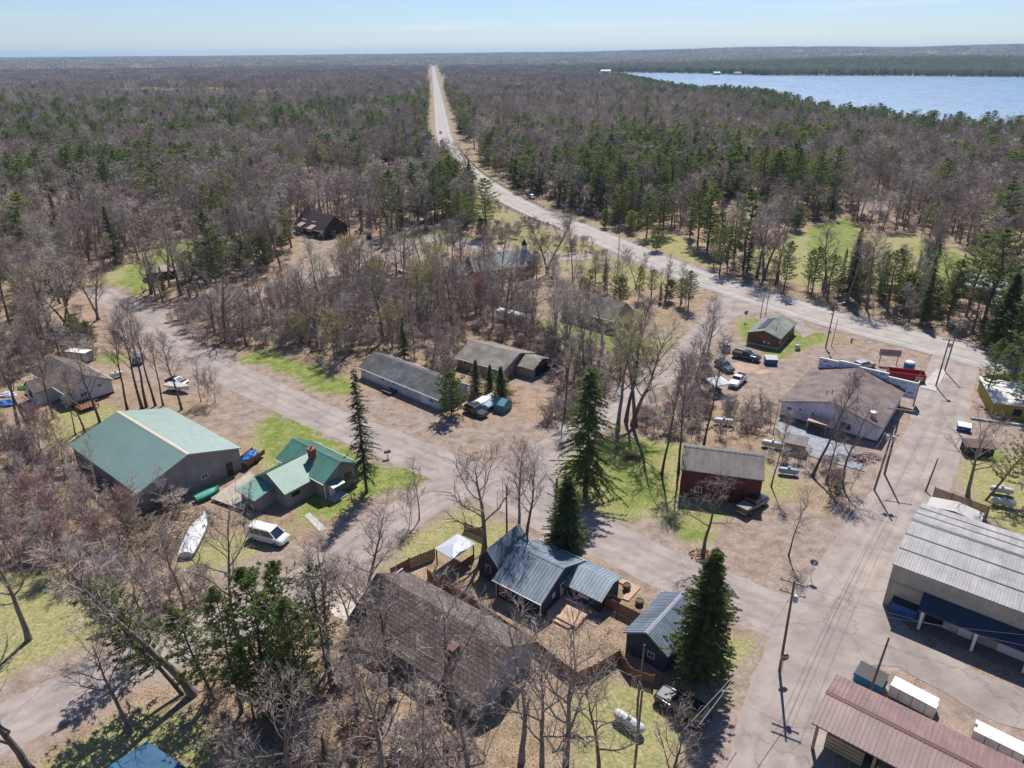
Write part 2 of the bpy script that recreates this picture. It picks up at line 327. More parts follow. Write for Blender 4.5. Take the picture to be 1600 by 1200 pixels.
go = bpy.data.objects.new('ground', me); COL.objects.link(go); tag(go, kind='structure')
# ------------------------------------------------------------------ roads
def road_mat(name, c1, c2, patch):
    m = bpy.data.materials.new(name); m.use_nodes = True; nt = m.node_tree; N = nt.nodes; b = N['Principled BSDF']
    b.inputs['Roughness'].default_value = .85; b.inputs['Specular IOR Level'].default_value = .3
    geo = N.new('ShaderNodeNewGeometry')
    def noise(s, d=5, r=.6):
        n = N.new('ShaderNodeTexNoise'); n.inputs['Scale'].default_value = s; n.inputs['Detail'].default_value = d; n.inputs['Roughness'].default_value = r; lnk(nt, geo.outputs['Position'], n.inputs['Vector']); return n.outputs['Fac']
    r = N.new('ShaderNodeValToRGB'); lnk(nt, noise(.25, 8, .65), r.inputs[0]); r.color_ramp.elements[0].position = .36; r.color_ramp.elements[1].position = .62
    r.color_ramp.elements[0].color = (*c1, 1); r.color_ramp.elements[1].color = (*c2, 1)
    r2 = N.new('ShaderNodeValToRGB'); lnk(nt, noise(9, 4, .8), r2.inputs[0]); r2.color_ramp.elements[0].position = .3; r2.color_ramp.elements[1].position = .7
    r2.color_ramp.elements[0].color = (.86, .86, .86, 1); r2.color_ramp.elements[1].color = (1.12, 1.12, 1.12, 1)
    mx = N.new('ShaderNodeMix'); mx.data_type = 'RGBA'; mx.blend_type = 'MULTIPLY'; mx.inputs[0].default_value = 1; lnk(nt, r.outputs[0], mx.inputs[6]); lnk(nt, r2.outputs[0], mx.inputs[7])
    # cracks: thin dark veins
    vo = N.new('ShaderNodeTexVoronoi'); vo.feature = 'DISTANCE_TO_EDGE'; vo.inputs['Scale'].default_value = .09
    ad = N.new('ShaderNodeVectorMath'); ad.operation = 'ADD'
    nv = N.new('ShaderNodeTexNoise'); nv.inputs['Scale'].default_value = .8; nv.inputs['Detail'].default_value = 4; lnk(nt, geo.outputs['Position'], nv.inputs['Vector'])
    sc = N.new('ShaderNodeVectorMath'); sc.operation = 'SCALE'; sc.inputs['Scale'].default_value = 2.2; lnk(nt, nv.outputs['Color'], sc.inputs[0])
    lnk(nt, geo.outputs['Position'], ad.inputs[0]); lnk(nt, sc.outputs[0], ad.inputs[1]); lnk(nt, ad.outputs[0], vo.inputs['Vector'])
    mr = N.new('ShaderNodeMapRange'); mr.inputs[1].default_value = .004; mr.inputs[2].default_value = .013; mr.inputs[3].default_value = patch; mr.inputs[4].default_value = 1; lnk(nt, vo.outputs['Distance'], mr.inputs[0])
    m2 = N.new('ShaderNodeVectorMath'); m2.operation = 'SCALE'; lnk(nt, mx.outputs[2], m2.inputs[0]); lnk(nt, mr.outputs[0], m2.inputs['Scale'])
    at = N.new('ShaderNodeAttribute'); at.attribute_name = 'across'
    ab = N.new('ShaderNodeMath'); ab.operation = 'ABSOLUTE'; lnk(nt, at.outputs['Fac'], ab.inputs[0])
    wob = N.new('ShaderNodeMath'); wob.operation = 'MULTIPLY_ADD'; lnk(nt, noise(.35, 5, .7), wob.inputs[0]); wob.inputs[1].default_value = .5; wob.inputs[2].default_value = -.25
    su = N.new('ShaderNodeMath'); su.operation = 'ADD'; lnk(nt, ab.outputs[0], su.inputs[0]); lnk(nt, wob.outputs[0], su.inputs[1])
    tr = N.new('ShaderNodeValToRGB'); cr = tr.color_ramp; lnk(nt, su.outputs[0], tr.inputs[0])
    for p_ in (.2, .4, .6): cr.elements.new(p_)
    for e_, (p_, v_) in zip(cr.elements, ((0, .93), (.25, 1.07), (.45, .90), (.62, 1.06), (.9, 1.0))): e_.position = p_; e_.color = (v_, v_*.995, v_*.99, 1)
    m4 = N.new('ShaderNodeMix'); m4.data_type = 'RGBA'; m4.blend_type = 'MULTIPLY'; m4.inputs[0].default_value = 1; lnk(nt, m2.outputs[0], m4.inputs[6]); lnk(nt, tr.outputs[0], m4.inputs[7])
    ed = N.new('ShaderNodeMapRange'); ed.inputs[1].default_value = .90; ed.inputs[2].default_value = 1.08; lnk(nt, su.outputs[0], ed.inputs[0])
    m5 = N.new('ShaderNodeMix'); m5.data_type = 'RGBA'; lnk(nt, ed.outputs[0], m5.inputs[0]); lnk(nt, m4.outputs[2], m5.inputs[6]); m5.inputs[7].default_value = (.31, .245, .20, 1)
    lnk(nt, m5.outputs[2], b.inputs['Base Color']); MATS[name] = m; return m
ASPH = road_mat('worn_asphalt', (.225, .19, .172), (.33, .28, .252), .80)
ASPHH = road_mat('highway_asphalt', (.27, .248, .235), (.35, .325, .305), .9)
GRAV = road_mat('pale_gravel', (.42, .36, .30), (.56, .49, .42), 1.)
def ribbon(name, P, w, z, m, offs=0., dash=None, ragged=0.):
    b = MB(); n = len(P); vs = []
    r = random.Random(len(P)*31+int(w*10)); off2 = []
    if ragged:      # subdivide so the edge can wander
        Q = []
        for (x0, y0), (x1, y1) in zip(P[:-1], P[1:]):
            k = max(1, int(hypot(x1-x0, y1-y0)/1.2))
            Q += [(x0+(x1-x0)*i/k, y0+(y1-y0)*i/k) for i in range(k)]
        P = Q+[P[-1]]; n = len(P)
    for i in range(n):
        x0, y0 = P[max(i-1, 0)]; x1, y1 = P[min(i+1, n-1)]; L = hypot(x1-x0, y1-y0) or 1; nx_, ny_ = -(y1-y0)/L, (x1-x0)/L
        zz = z; a1 = w/2+r.uniform(-ragged, ragged); a2 = w/2+r.uniform(-ragged, ragged)
        vs += [(P[i][0]+nx_*(offs-a1), P[i][1]+ny_*(offs-a1), zz), (P[i][0]+nx_*(offs+a2), P[i][1]+ny_*(offs+a2), zz)]
    fs = [(2*i, 2*i+2, 2*i+3, 2*i+1) for i in range(n-1)]
    b.add(vs, fs); o = b.build(name, m)
    if w > 3: at_ = o.data.attributes.new('across', 'FLOAT', 'POINT'); at_.data.foreach_set('value', [-1., 1.]*n)
    return o
zr = {'lower_road': .008, 'village_road': .012, 'side_road': .016, 'store_road': .020, 'church_road': .024}
for k, (P, w) in RP.items(): tag(ribbon(k, P, w, zr[k], ASPH, ragged=.22), kind='structure')
zl = {'store_lot': .028, 'gravel_patch': .005, 'road_apron': .032, 'restroom_drive': .036}
for k, P in LP_.items():
    b = MB(); Q = []
    rr_ = random.Random(5)
    for i in range(len(P)):
        x0, y0 = P[i]; x1, y1 = P[(i+1) % len(P)]; n = max(1, int(hypot(x1-x0, y1-y0)/1.5))
        Q += [(x0+(x1-x0)*j/n+rr_.uniform(-.25, .25), y0+(y1-y0)*j/n+rr_.uniform(-.25, .25)) for j in range(n)]
    b.add([(x, y, zl[k]) for x, y in Q], [tuple(range(len(Q)))]); o = b.build(k, GRAV if k == 'gravel_patch' else ASPH, fixn=True); tag(o, kind='structure')
tag(ribbon('highway', HWY, 12.0, .044, ASPHH), kind='structure')
WHITE = mat('road_paint_white', (.62, .62, .60), .7, col2=(.45, .43, .40), sc=2); YEL = mat('road_paint_yellow', (.62, .42, .10), .7, col2=(.48, .34, .13), sc=2)
HW2 = [p for p in HWY if p[1] < 1200]
for nme, off, w_, m_ in (('centre_line', .14, .12, YEL), ('centre_line', -.14, .12, YEL), ('edge_line', 3.7, .13, WHITE), ('edge_line', -3.7, .13, WHITE)):
    tag(ribbon(nme, HW2, w_, .049, m_, offs=off), kind='structure')
MUD = mat('wet_orange_mud', (.30, .17, .09), .35, col2=(.38, .26, .17), sc=1.2, spec=.5)
for nm_, pp_, zz_ in (('puddle', [(1141, 569), (1160, 566), (1178, 568), (1186, 574), (1170, 582), (1150, 583), (1138, 577)], .012), ('puddle', [(1176, 578), (1198, 577), (1204, 581), (1185, 585)], .013)):
    b = MB(); b.add([(x, y, zz_) for x, y in smooth(Ga(pp_+pp_[:1]), 4)[:-1]], [tuple(range(4*len(pp_)))]); tag(b.build(nm_, MUD, fixn=True), kind='structure')
# water
def water_mat(name, col, bs):
    m = bpy.data.materials.new(name); m.use_nodes = True; nt = m.node_tree; N = nt.nodes; b = N['Principled BSDF']
    b.inputs['Base Color'].default_value = (*col, 1); b.inputs['Roughness'].default_value = .3; b.inputs['Specular IOR Level'].default_value = .45
    geo = N.new('ShaderNodeNewGeometry'); mp = N.new('ShaderNodeMapping'); mp.inputs['Scale'].default_value = (.02, .05, .1); lnk(nt, geo.outputs['Position'], mp.inputs[0])
    no = N.new('ShaderNodeTexNoise'); no.inputs['Scale'].default_value = bs; no.inputs['Detail'].default_value = 8; no.inputs['Roughness'].default_value = .75; lnk(nt, mp.outputs[0], no.inputs['Vector'])
    n2 = N.new('ShaderNodeTexNoise'); n2.inputs['Scale'].default_value = .5; n2.inputs['Detail'].default_value = 7; n2.inputs['Roughness'].default_value = .7; lnk(nt, mp.outputs[0], n2.inputs['Vector'])
    m2 = N.new('ShaderNodeMapRange'); m2.inputs[1].default_value = .35; m2.inputs[2].default_value = .65; m2.inputs[3].default_value = .22; m2.inputs[4].default_value = .42; lnk(nt, n2.outputs[0], m2.inputs[0]); lnk(nt, m2.outputs[0], b.inputs['Roughness'])
    bp = N.new('ShaderNodeBump'); bp.inputs['Strength'].default_value = .5; bp.inputs['Distance'].default_value = 2.5; lnk(nt, no.outputs[0], bp.inputs['Height']); lnk(nt, bp.outputs[0], b.inputs['Normal'])
    return m
b = MB(); b.add([(x, y, .15) for x, y in LAKE], [tuple(range(len(LAKE)))]); tag(b.build('lake_water', water_mat('lake', (.085, .17, .28), 9), fixn=True), kind='structure')
b = MB(); b.add([(x, y, .15) for x, y in POND], [tuple(range(len(POND)))]); tag(b.build('pond_water', water_mat('pond', (.2, .25, .32), 4), fixn=True), kind='structure')
# ------------------------------------------------------------------ buildings
def win(parent, side, geo, pos, z0, w, h, kind='window', fm=None, pm=None, label=None):
    """geo=(L,W,oh): wall planes of a box building in its own axes"""
    L, W, oh = geo
    if side == 'f': f = lambda u, d, z: (u, oh-d, z)
    elif side == 'b': f = lambda u, d, z: (u, W-oh+d, z)
    elif side == 'l': f = lambda u, d, z: (oh-d, u, z)
    else: f = lambda u, d, z: (L-oh+d, u, z)
    def bx(u0, u1, d0, d1, za, zb):
        b_ = MB(); P = [f(u, d, z) for z in (za, zb) for (u, d) in ((u0, d0), (u1, d0), (u1, d1), (u0, d1))]
        b_.add(P, [(0, 3, 2, 1), (4, 5, 6, 7), (0, 1, 5, 4), (1, 2, 6, 5), (2, 3, 7, 6), (3, 0, 4, 7)]); return b_
    t = .09
    if kind == 'window':
        b = MB()
        for q in (bx(pos, pos+w, -.02, .05, z0, z0+t), bx(pos, pos+w, -.02, .05, z0+h-t, z0+h), bx(pos, pos+t, -.02, .048, z0+t, z0+h-t), bx(pos+w-t, pos+w, -.02, .048, z0+t, z0+h-t), bx(pos+w/2-.03, pos+w/2+.03, -.02, .044, z0+t, z0+h-t)): b.add(q.v, q.f)
        o = b.build('window', fm or MATS['trim_white'], parent, fixn=True)
        bx(pos+t, pos+w-t, -.02, .025, z0+t, z0+h-t).build('pane', pm or MATS['window_glass'], o, fixn=True)
    elif kind == 'door':
        o = bx(pos, pos+w, -.02, .06, z0, z0+h).build('door', fm or MATS['trim_white'], parent, fixn=True)
        bx(pos+w-.18, pos+w-.1, .06, .11, z0+.95, z0+1.05).build('handle', MATS['dark_metal'], o, fixn=True)
        if h > 1.8 and w < 1.4: bx(pos+.2, pos+w-.2, .06, .07, z0+1.15, z0+h-.2).build('pane', MATS['window_glass'], o, fixn=True)
    else:
        o = bx(pos, pos+w, -.02, .05, z0, z0+h).build(kind, fm or MATS['trim_white'], parent, fixn=True)
    if label: o['label'] = label
    return o
mat('trim_white', (.68, .67, .65), .6); mat('window_glass', (.03, .035, .045), .12, spec=.6); mat('dark_metal', (.05, .05, .055), .5, .4)
def roof_part(L, W, he, rr, th=.14, ribs=0., x0=0., y0=0., ridge=True):
    b = MB()
    pr = [(y0, he), (y0+W/2, he+rr), (y0+W, he), (y0+W, he-th), (y0+W/2, he+rr-th), (y0, he-th)]
    b.xprism(pr, x0, x0+L)
    if ribs:
        n = max(2, int(L/ribs)); k = rr/(W/2)
        for i in range(n+1):
            x = x0+.03+(L-.06-.05)*i/n
            for (ya, yb, za, zb) in ((y0+.01, y0+W/2, he+.01*k, he+rr), (y0+W/2, y0+W-.01, he+rr, he+.01*k)):
                h = .045
                b.add([(x, ya, za-.01), (x+.05, ya, za-.01), (x+.05, yb, zb-.01), (x, yb, zb-.01), (x, ya, za+h), (x+.05, ya, za+h), (x+.05, yb, zb+h), (x, yb, zb+h)],
                      [(0, 3, 2, 1), (4, 5, 6, 7), (0, 1, 5, 4), (1, 2, 6, 5), (2, 3, 7, 6), (3, 0, 4, 7)])
    return b
def ridge_cap(L, W, he, rr, m, parent, x0=0., y0=0., w=.22):
    k = rr/(W/2); b = MB(); c = y0+W/2
    b.xprism([(c-w, he+rr-w*k+.05), (c, he+rr+.06), (c+w, he+rr-w*k+.05), (c+w, he+rr-w*k+.02), (c, he+rr+.03), (c-w, he+rr-w*k+.02)], x0-.02, x0+L+.02)
    return b.build('ridge_cap', m, parent, fixn=True)
def walls(L, W, he, rr, oh, th, x0=0., y0=0.):
    b = MB(); k = rr/(W/2); zt = he-th-.02+oh*k
    b.xprism([(y0+oh, 0), (y0+W-oh, 0), (y0+W-oh, zt), (y0+W/2, he+rr-th-.02), (y0+oh, zt)], x0+oh, x0+L-oh); return b
def gable(name, label, cat, P, wm, rm, oh=.35, ribs=0., wins=(), th=.14, cap=None, group=None, base=None):
    x, y, a, L, W, he, rr = P
    root = empty(name, (x, y, 0), a, label, cat, group)
    walls(L, W, he, rr, oh, th).build('wall', wm, root, fixn=True)
    rf = roof_part(L, W, he, rr, th, ribs).build('roof', rm, root, fixn=True)
    if cap: ridge_cap(L, W, he, rr, cap, rf)
    if base:
        b = MB(); b.box(oh-.04, L-oh+.04, oh-.04, W-oh+.04, 0, .35); b.build('foundation', base, root)
    if cat == 'house' and oh > .25:
        for yy_ in (-.11, W+.01): MB().box(-.02, L+.02, yy_, yy_+.1, he-.15, he-.03).build('gutter', MATS['trim_white'], root)
        for xx_ in (oh-.02, L-oh-.08):
            for yy_ in (oh-.02, W-oh-.08): MB().box(xx_, xx_+.1, yy_, yy_+.1, 0, he-th-.04).build('corner_trim', MATS['trim_white'], root)
    for wdef in wins: win(root, wdef[0], (L, W, oh), *wdef[1:])
    return root
GREENR = mat('green_metal_roof', (.045, .19, .125), .5, .0, col2=(.075, .24, .165), sc=.9, spec=.4, stretch=(2, .6, 1))
GREEND = mat('barn_green_metal', (.055, .165, .105), .5, .0, col2=(.085, .205, .14), sc=.9, spec=.4, stretch=(2, .5, 1))
for m_, cw in ((GREENR, .5), (GREEND, 1.)):
    p_ = m_.node_tree.nodes['Principled BSDF']; p_.inputs['Coat Weight'].default_value = cw; p_.inputs['Coat IOR'].default_value = 2.5 if cw < 1 else 3.4; p_.inputs['Coat Roughness'].default_value = .6 if cw < 1 else .52
TAUPE = mat('taupe_siding', (.26, .23, .215), .7, col2=(.30, .265, .25), sc=.8, stretch=(6, 6, .3))
WSID = mat('white_siding', (.52, .53, .56), .6, col2=(.60, .60, .62), sc=1.2, stretch=(.5, .5, 8))
CREAM = mat('cream_trim', (.55, .47, .36), .6)
NAVY = mat('navy_siding', (.030, .038, .055), .7, col2=(.045, .052, .07), sc=1, stretch=(.5, .5, 8))
PINKT = mat('pale_pink_trim', (.55, .42, .38), .7)
BRSH = shingle('brown_shingle', (.105, .082, .072), (.165, .135, .12), (.035, .028, .025), .7, .36)
DKSH = shingle('dark_grey_shingle', (.10, .10, .105), (.15, .15, .155), (.05, .05, .05))
GRSH = shingle('taupe_shingle', (.19, .17, .145), (.24, .215, .19), (.12, .11, .095), .9, .25)
GRNSH = shingle('olive_grey_shingle', (.17, .18, .155), (.21, .22, .19), (.12, .125, .11), .9, .3)
MAUVE = shingle('mauve_brown_shingle', (.155, .12, .108), (.19, .15, .137), (.12, .094, .086), .9, .3)
CONC = mat('concrete', (.40, .385, .36), .9, col2=(.48, .46, .43), sc=1.5)
BLACK = mat('black_opening', (.02, .02, .022), .8)
BRWOOD = mat('red_brown_wood', (.17, .075, .04), .75, col2=(.23, .11, .06), sc=3, stretch=(1, 1, 6))
FENCEW = mat('cedar_fence', (.17, .085, .05), .8, col2=(.25, .125, .07), sc=2.5, stretch=(8, 8, 1))
DECKW = mat('deck_wood', (.42, .27, .18), .8, col2=(.50, .34, .24), sc=2, stretch=(1, 9, 1))
GREYW = mat('weathered_wood', (.32, .28, .235), .85, col2=(.42, .37, .31), sc=2, stretch=(1, 9, 1))
BRICK = mat('red_brick', (.26, .085, .055), .85, col2=(.34, .13, .09), sc=9)
# big green-roofed metal barn
B = (-67.11, 93.69, -.677, 21.38, 15.72, 3.73, 2.56)
barn = gable('metal_barn', 'big green metal-roofed barn with grey siding and a cream ridge', 'barn', B, TAUPE, GREEND, .3, .45,
    [('r', 9.0, 1.3, 1.1, .8), ('r', 13.0, 0, .95, 2.05, 'door', MATS['dark_metal']), ('r', 3.2, 0, 1.3, 2.1, 'door', BLACK), ('l', 6, 0, 3.6, 3.0, 'garage_door')], cap=CREAM)
for ch in barn.children:
    if ch.name.startswith('roof'):
        for c in ch.children: c['label'] = 'cream ridge cap along the whole green roof'
# small green-roofed house
x, y, a, L, W, he, rr = (-35.15, 90.77, -.666, 11.2, 6.89, 2.8, 2.08)
gh = gable('green_roofed_house', 'small taupe house with green metal roof and brick chimney by the slender spruce', 'house', (x, y, a, L, W, he, rr), TAUPE, GREENR, .35, .32,
    [('r', 3.9, 1.1, 1.3, 1.25, 'window', mat('maroon_frame', (.10, .04, .04), .6)), ('r', 1.0, .15, .95, 2.0, 'door'), ('b', 3, 1.2, 1.3, 1.0)], cap=GREENR)
rf = [c for c in gh.children if c.name.startswith('roof')][0]
# chimney
b = MB(); b.box(5.6, 6.5, 1.9, 2.7, 3.2, 5.55); b.box(5.5, 6.6, 1.8, 2.8, 5.55, 5.72); b.lathe([(.14, 5.72), (.14, 6.1), (.18, 6.1), (.18, 6.16)], 10, (6.05, 2.3, 0)); b.build('chimney', BRICK, rf)
# projecting wing toward the lower left (gable across), in house axes
wx0, wx1 = 2.6, 7.0
def cross_wing(root, xa, xb, ylen, he2, rr2, wm, rm, ribs, oh=.25, th=.12, cap=None):
    """a wing leaving the front wall (y from -ylen to W/2), its ridge across the main one"""
    b = MB(); c = (xa+xb)/2; k = rr2/((xb-xa)/2)
    pr = [(xa+oh, 0), (xb-oh, 0), (xb-oh, he2-th+oh*k-.02), (c, he2+rr2-th-.02), (xa+oh, he2-th+oh*k-.02)]
    b.yprism(pr, -ylen+oh, .45); b.build('wing_wall', wm, root, fixn=True)
    b = MB(); b.yprism([(xa, he2), (c, he2+rr2), (xb, he2), (xb, he2-th), (c, he2+rr2-th), (xa, he2-th)], -ylen, W_ROOT*.5*min(1., (he2+rr2-root['he'])/max(.01, root['rr']))-.05 if he2+rr2 > root['he'] else .4)
    yend = max(v[1] for v in b.v)
    if ribs:
        n = int((yend+ylen)/ribs)
        for i in range(n+1):
            yy = -ylen+.02+i*ribs
            if yy > yend-.08: break
            for (x0, z0, x1, z1) in ((xa, he2, c, he2+rr2), (c, he2+rr2, xb, he2)):
                b.add([(x0, yy, z0-.01), (x0, yy+.05, z0-.01), (x1, yy+.05, z1-.01), (x1, yy, z1-.01), (x0, yy, z0+.045), (x0, yy+.05, z0+.045), (x1, yy+.05, z1+.045), (x1, yy, z1+.045)], [(0, 3, 2, 1), (4, 5, 6, 7), (0, 1, 5, 4), (1, 2, 6, 5), (2, 3, 7, 6), (3, 0, 4, 7)])
    return b.build('wing_roof', rm, root, fixn=True)
gh['he'] = 2.8; gh['rr'] = 2.08; W_ROOT = 6.89
cross_wing(gh, 1.2, 8.6, 4.6, 2.45, 2.0, TAUPE, GREENR, .32)
for k_ in ('he', 'rr'): del gh[k_]
b = MB(); b.box(8.28, 8.36, -3.4, -2.0, 1.25, 1.95); b.build('window', BLACK, gh)
b = MB(); b.box(2.2, 5.8, -7.4, -4.42, 0, 2.1); b.build('annex_wall', TAUPE, gh)
b = MB(); b.add([(1.8, -7.8, 2.12), (6.2, -7.8, 2.12), (6.2, -4.3, 2.75), (1.8, -4.3, 2.75), (1.8, -7.8, 2.0), (6.2, -7.8, 2.0), (6.2, -4.3, 2.63), (1.8, -4.3, 2.63)], [(0, 1, 2, 3), (7, 6, 5, 4), (0, 4, 5, 1), (1, 5, 6, 2), (2, 6, 7, 3), (3, 7, 4, 0)]); b.build('annex_roof', GREENR, gh, fixn=True)
b = MB(); b.add([(L-.35, .7, 2.5), (L+1.1, .7, 2.15), (L+1.1, 2.9, 2.15), (L-.35, 2.9, 2.5), (L-.35, .7, 2.42), (L+1.1, .7, 2.07), (L+1.1, 2.9, 2.07), (L-.35, 2.9, 2.42)], [(0, 1, 2, 3), (7, 6, 5, 4), (0, 4, 5, 1), (1, 5, 6, 2), (2, 6, 7, 3), (3, 7, 4, 0)]); b.build('door_canopy', GREENR, gh, fixn=True)
b = MB(); b.box(L-.3, L+1.3, .6, 3.0, 0, .18); b.build('step', CONC, gh)
# white house at the left edge
x, y, a, L, W, he, rr = (-91.17, 122.88, -.669, 15.53, 8.28, 2.75, 2.3)
W_ROOT = W
wh = gable('white_house', 'white house with brown roof, cross gable and porch, standing among bare trunks at the left', 'house', (x, y, a, L, W, he, rr), WSID, BRSH, .3, 0,
    [('r', 2.3, 1.2, 1.2, 1.0), ('f', 11.5, 1.0, 1.2, 1.2), ('f', 1.5, 1.1, 1.0, 1.0), ('r', 5.4, 2.0, .9, .8)], base=mat('maroon_skirt', (.12, .035, .03), .8))
wh['he'] = he; wh['rr'] = rr
cross_wing(wh, 5.2, 10.2, 3.2, 2.6, 1.7, WSID, BRSH, 0)
for k_ in ('he', 'rr'): del wh[k_]
b = MB(); b.box(7.1, 8.3, -3.02, -2.93, 1.2, 2.4); b.build('window', BLACK, wh)
b = MB(); b.box(2.3, 5.4, -2.4, .3, .5, .62); [b.box(x_, x_+.1, -2.4, -2.3, 0, 1.5) for x_ in (2.3, 3.3, 4.3, 5.3)]; b.box(2.3, 5.4, -2.38, -2.32, 1.4, 1.5); b.build('porch', BRWOOD, wh)
b = MB(); b.box(15.2, 19.2, .5, 3.6, .55, .7)
for i in range(9): b.box(15.3+i*.48, 15.36+i*.48, .52, .58, .7, 1.6)
for i in range(7): b.box(19.1, 19.16, .52+i*.5, .58+i*.5, .7, 1.6)
b.box(15.3, 19.2, .5, .6, 1.6, 1.68); b.box(19.08, 19.2, .6, 3.6, 1.6, 1.68); [b.box(px_, px_+.12, py_, py_+.12, 0, .55) for px_ in (15.4, 19.0) for py_ in (.55, 3.4)]
b.build('deck', BRWOOD, wh)
# white ranch
B = (-29.87, 126.23, -.712, 22.49, 8., 2.2, 2.0)
rh = gable('white_ranch_house', 'long white ranch house with dark grey shingle roof by the gravel drive', 'house', B, WSID, DKSH, .35, 0,
    [('f', 1.0, 1.2, 1.0, .7), ('f', 6.4, 1.1, 1.0, .7), ('f', 9.7, .15, .95, 1.85, 'door'), ('f', 13.2, 1.2, .8, .6), ('f', 17.5, .1, 1.5, 1.8, 'garage_door'), ('f', 19.7, .9, 1.0, .8), ('r', 1.0, .9, 1.1, .8), ('r', 4.6, .9, 1.1, .8)], base=CONC)
b = MB(); b.box(8.9, 11.2, -1.6, .3, .4, .5); [b.box(8.9+i*.56, 8.95+i*.56, -1.6, -1.55, .5, 1.3) for i in range(5)]; b.box(8.9, 11.2, -1.6, -1.54, 1.3, 1.36); b.box(8.2, 8.9, -1.5, -.4, 0, .25); b.build('entry_steps', MATS['dark_metal'], rh)
# brown ranch
B = (-11.54, 130.84, -.609, 12.21, 11.0, 2.2, 1.9)
br = gable('taupe_roofed_house', 'low house with plain taupe shingle roof and attached garage behind the white ranch', 'house', B, mat('tan_siding', (.30, .255, .21), .7), GRSH, .4, 0, [('f', 2, 1, 1.1, .9), ('f', 8, 1, 1.1, .9), ('r', 2, 1, 1.0, .9)])
b = MB(); b.box(12.1, 16.0, 4.2, 10.2, 0, 2.05); b.build('garage_wall', MATS['tan_siding'], br)
b = MB(); b.xprism([(3.8, 2.1), (7.2, 3.3), (10.6, 2.1), (10.6, 1.98), (7.2, 3.18), (3.8, 1.98)], 11.6, 16.4); b.build('garage_roof', GRSH, br, fixn=True)
win(br, 'r', (16.35, 11, .35), 5.2, 0, 4.0, 1.9, 'garage_door', BLACK)
# restroom building
B = (56.47, 138.89, .955, 12.68, 7.41, 2.53, 1.2)
rs = gable('brown_wood_building', 'brown wood-sided public building with olive grey roof and solar panel beside the highway', 'building', B, BRWOOD, GRNSH, .35, 0,
    [('l', 3.1, .9, .5, .45, 'sign_plate'), ('l', 2.3, .8, .35, .4, 'sign_plate'), ('f', .8, 1.2, .5, .5), ('f', 8.5, .05, .95, 2.0, 'door', MATS['dark_metal']), ('f', 10.4, .05, .95, 2.0, 'door', MATS['dark_metal'])], base=CONC)
k = 1.2/3.705
b = MB(); b.add([(1.8+dx, 4.1+dy, 2.53+1.2-(4.1+dy-3.705)*k+h) for h in (.1, .16) for dx, dy in ((0, 0), (7.6, 0), (7.6, 1.5), (0, 1.5))], [(0, 3, 2, 1), (4, 5, 6, 7), (0, 1, 5, 4), (1, 2, 6, 5), (2, 3, 7, 6), (3, 0, 4, 7)])
b.build('solar_panel', mat('solar_cells', (.05, .07, .11), .25, spec=.8, col2=(.09, .11, .15), sc=1.2, stretch=(4, .5, .5)), rs)
MB().tube([(3.0, 2.0, 2.9), (3.0, 2.0, 3.9)], .07, 8).build('vent_pipe', MATS['dark_metal'], rs); MB().tube([(6.0, 2.4, 3.0), (6.0, 2.4, 3.6)], .05, 8).build('vent_pipe', MATS['dark_metal'], rs)
# commercial building under renovation
WRAP = mat('house_wrap', (.66, .62, .67), .55, col2=(.78, .74, .78), sc=.8)
def wrap_marks():
    m = bpy.data.materials.new('printed_house_wrap'); m.use_nodes = True; nt = m.node_tree; N = nt.nodes; b = N['Principled BSDF']; b.inputs['Roughness'].default_value = .5
    tc = N.new('ShaderNodeTexCoord'); sx_ = N.new('ShaderNodeSeparateXYZ'); cx_ = N.new('ShaderNodeCombineXYZ'); lnk(nt, tc.outputs['Object'], sx_.inputs[0]); lnk(nt, sx_.outputs[1], cx_.inputs[0]); lnk(nt, sx_.outputs[2], cx_.inputs[1])
    br = N.new('ShaderNodeTexBrick'); lnk(nt, cx_.outputs[0], br.inputs['Vector']); br.inputs['Scale'].default_value = 1; br.inputs['Brick Width'].default_value = 1.4; br.inputs['Row Height'].default_value = .75
    br.inputs['Mortar Size'].default_value = .24; br.inputs['Mortar Smooth'].default_value = .05; br.inputs['Mortar'].default_value = (.62, .68, .76, 1); br.inputs['Color1'].default_value = (.10, .14, .22, 1); br.inputs['Color2'].default_value = (.55, .60, .68, 1)
    lnk(nt, br.outputs[0], b.inputs['Base Color']); return m
P7 = (58.73, 99.03, .913, 17.69, 16.34, 2.9, 2.3)
cm = gable('commercial_building', 'wide mauve-brown shingled building being re-sided, pale house wrap on its walls', 'building', P7, WRAP, MAUVE, .35, 0,
    [('l', 14.2, 1.5, .7, .6, 'window', BLACK, BLACK), ('l', 12.6, 2.1, .35, .25, 'window', BLACK, BLACK), ('l', 10.5, 1.9, .35, .3, 'window', BLACK, BLACK), ('l', 11.7, 1.9, .3, .3, 'window'), ('l', 4.6, .9, 1.5, 1.1, 'window', BLACK, BLACK), ('l', 8.0, 0, 2.2, 1.9, 'door', GREYW)], base=mat('old_plinth', (.13, .09, .08), .9))
x, y, a, L, W, he, rr = P7
b = MB(); zt = he+rr+.35
b.xprism([(-1.6, 1.5), (-1.6, zt-.95), (3.2, zt-.95), (3.2, zt-.35), (W*.5, zt-.35), (W*.5, zt), (W*.72, zt), (W*.72, zt-.25), (W-1.2, zt-.25), (W-1.2, he+.2), (W*.5, he+rr-.15), (1.2, he+.2), (1.0, 1.5)][::-1], L+.02, L+.3)
pf = b.build('false_front', wrap_marks(), cm, fixn=True)
b = MB(); b.box(L+.01, L+.34, -1.6, 3.2, zt-.95, zt-.86); b.box(L+.01, L+.34, 3.2, W*.5, zt-.35, zt-.26); b.box(L+.01, L+.34, W*.5, W*.72, zt, zt+.09); b.box(L+.01, L+.34, W*.72, W-1.2, zt-.25, zt-.16); b.build('trim', MATS['trim_white'], pf)
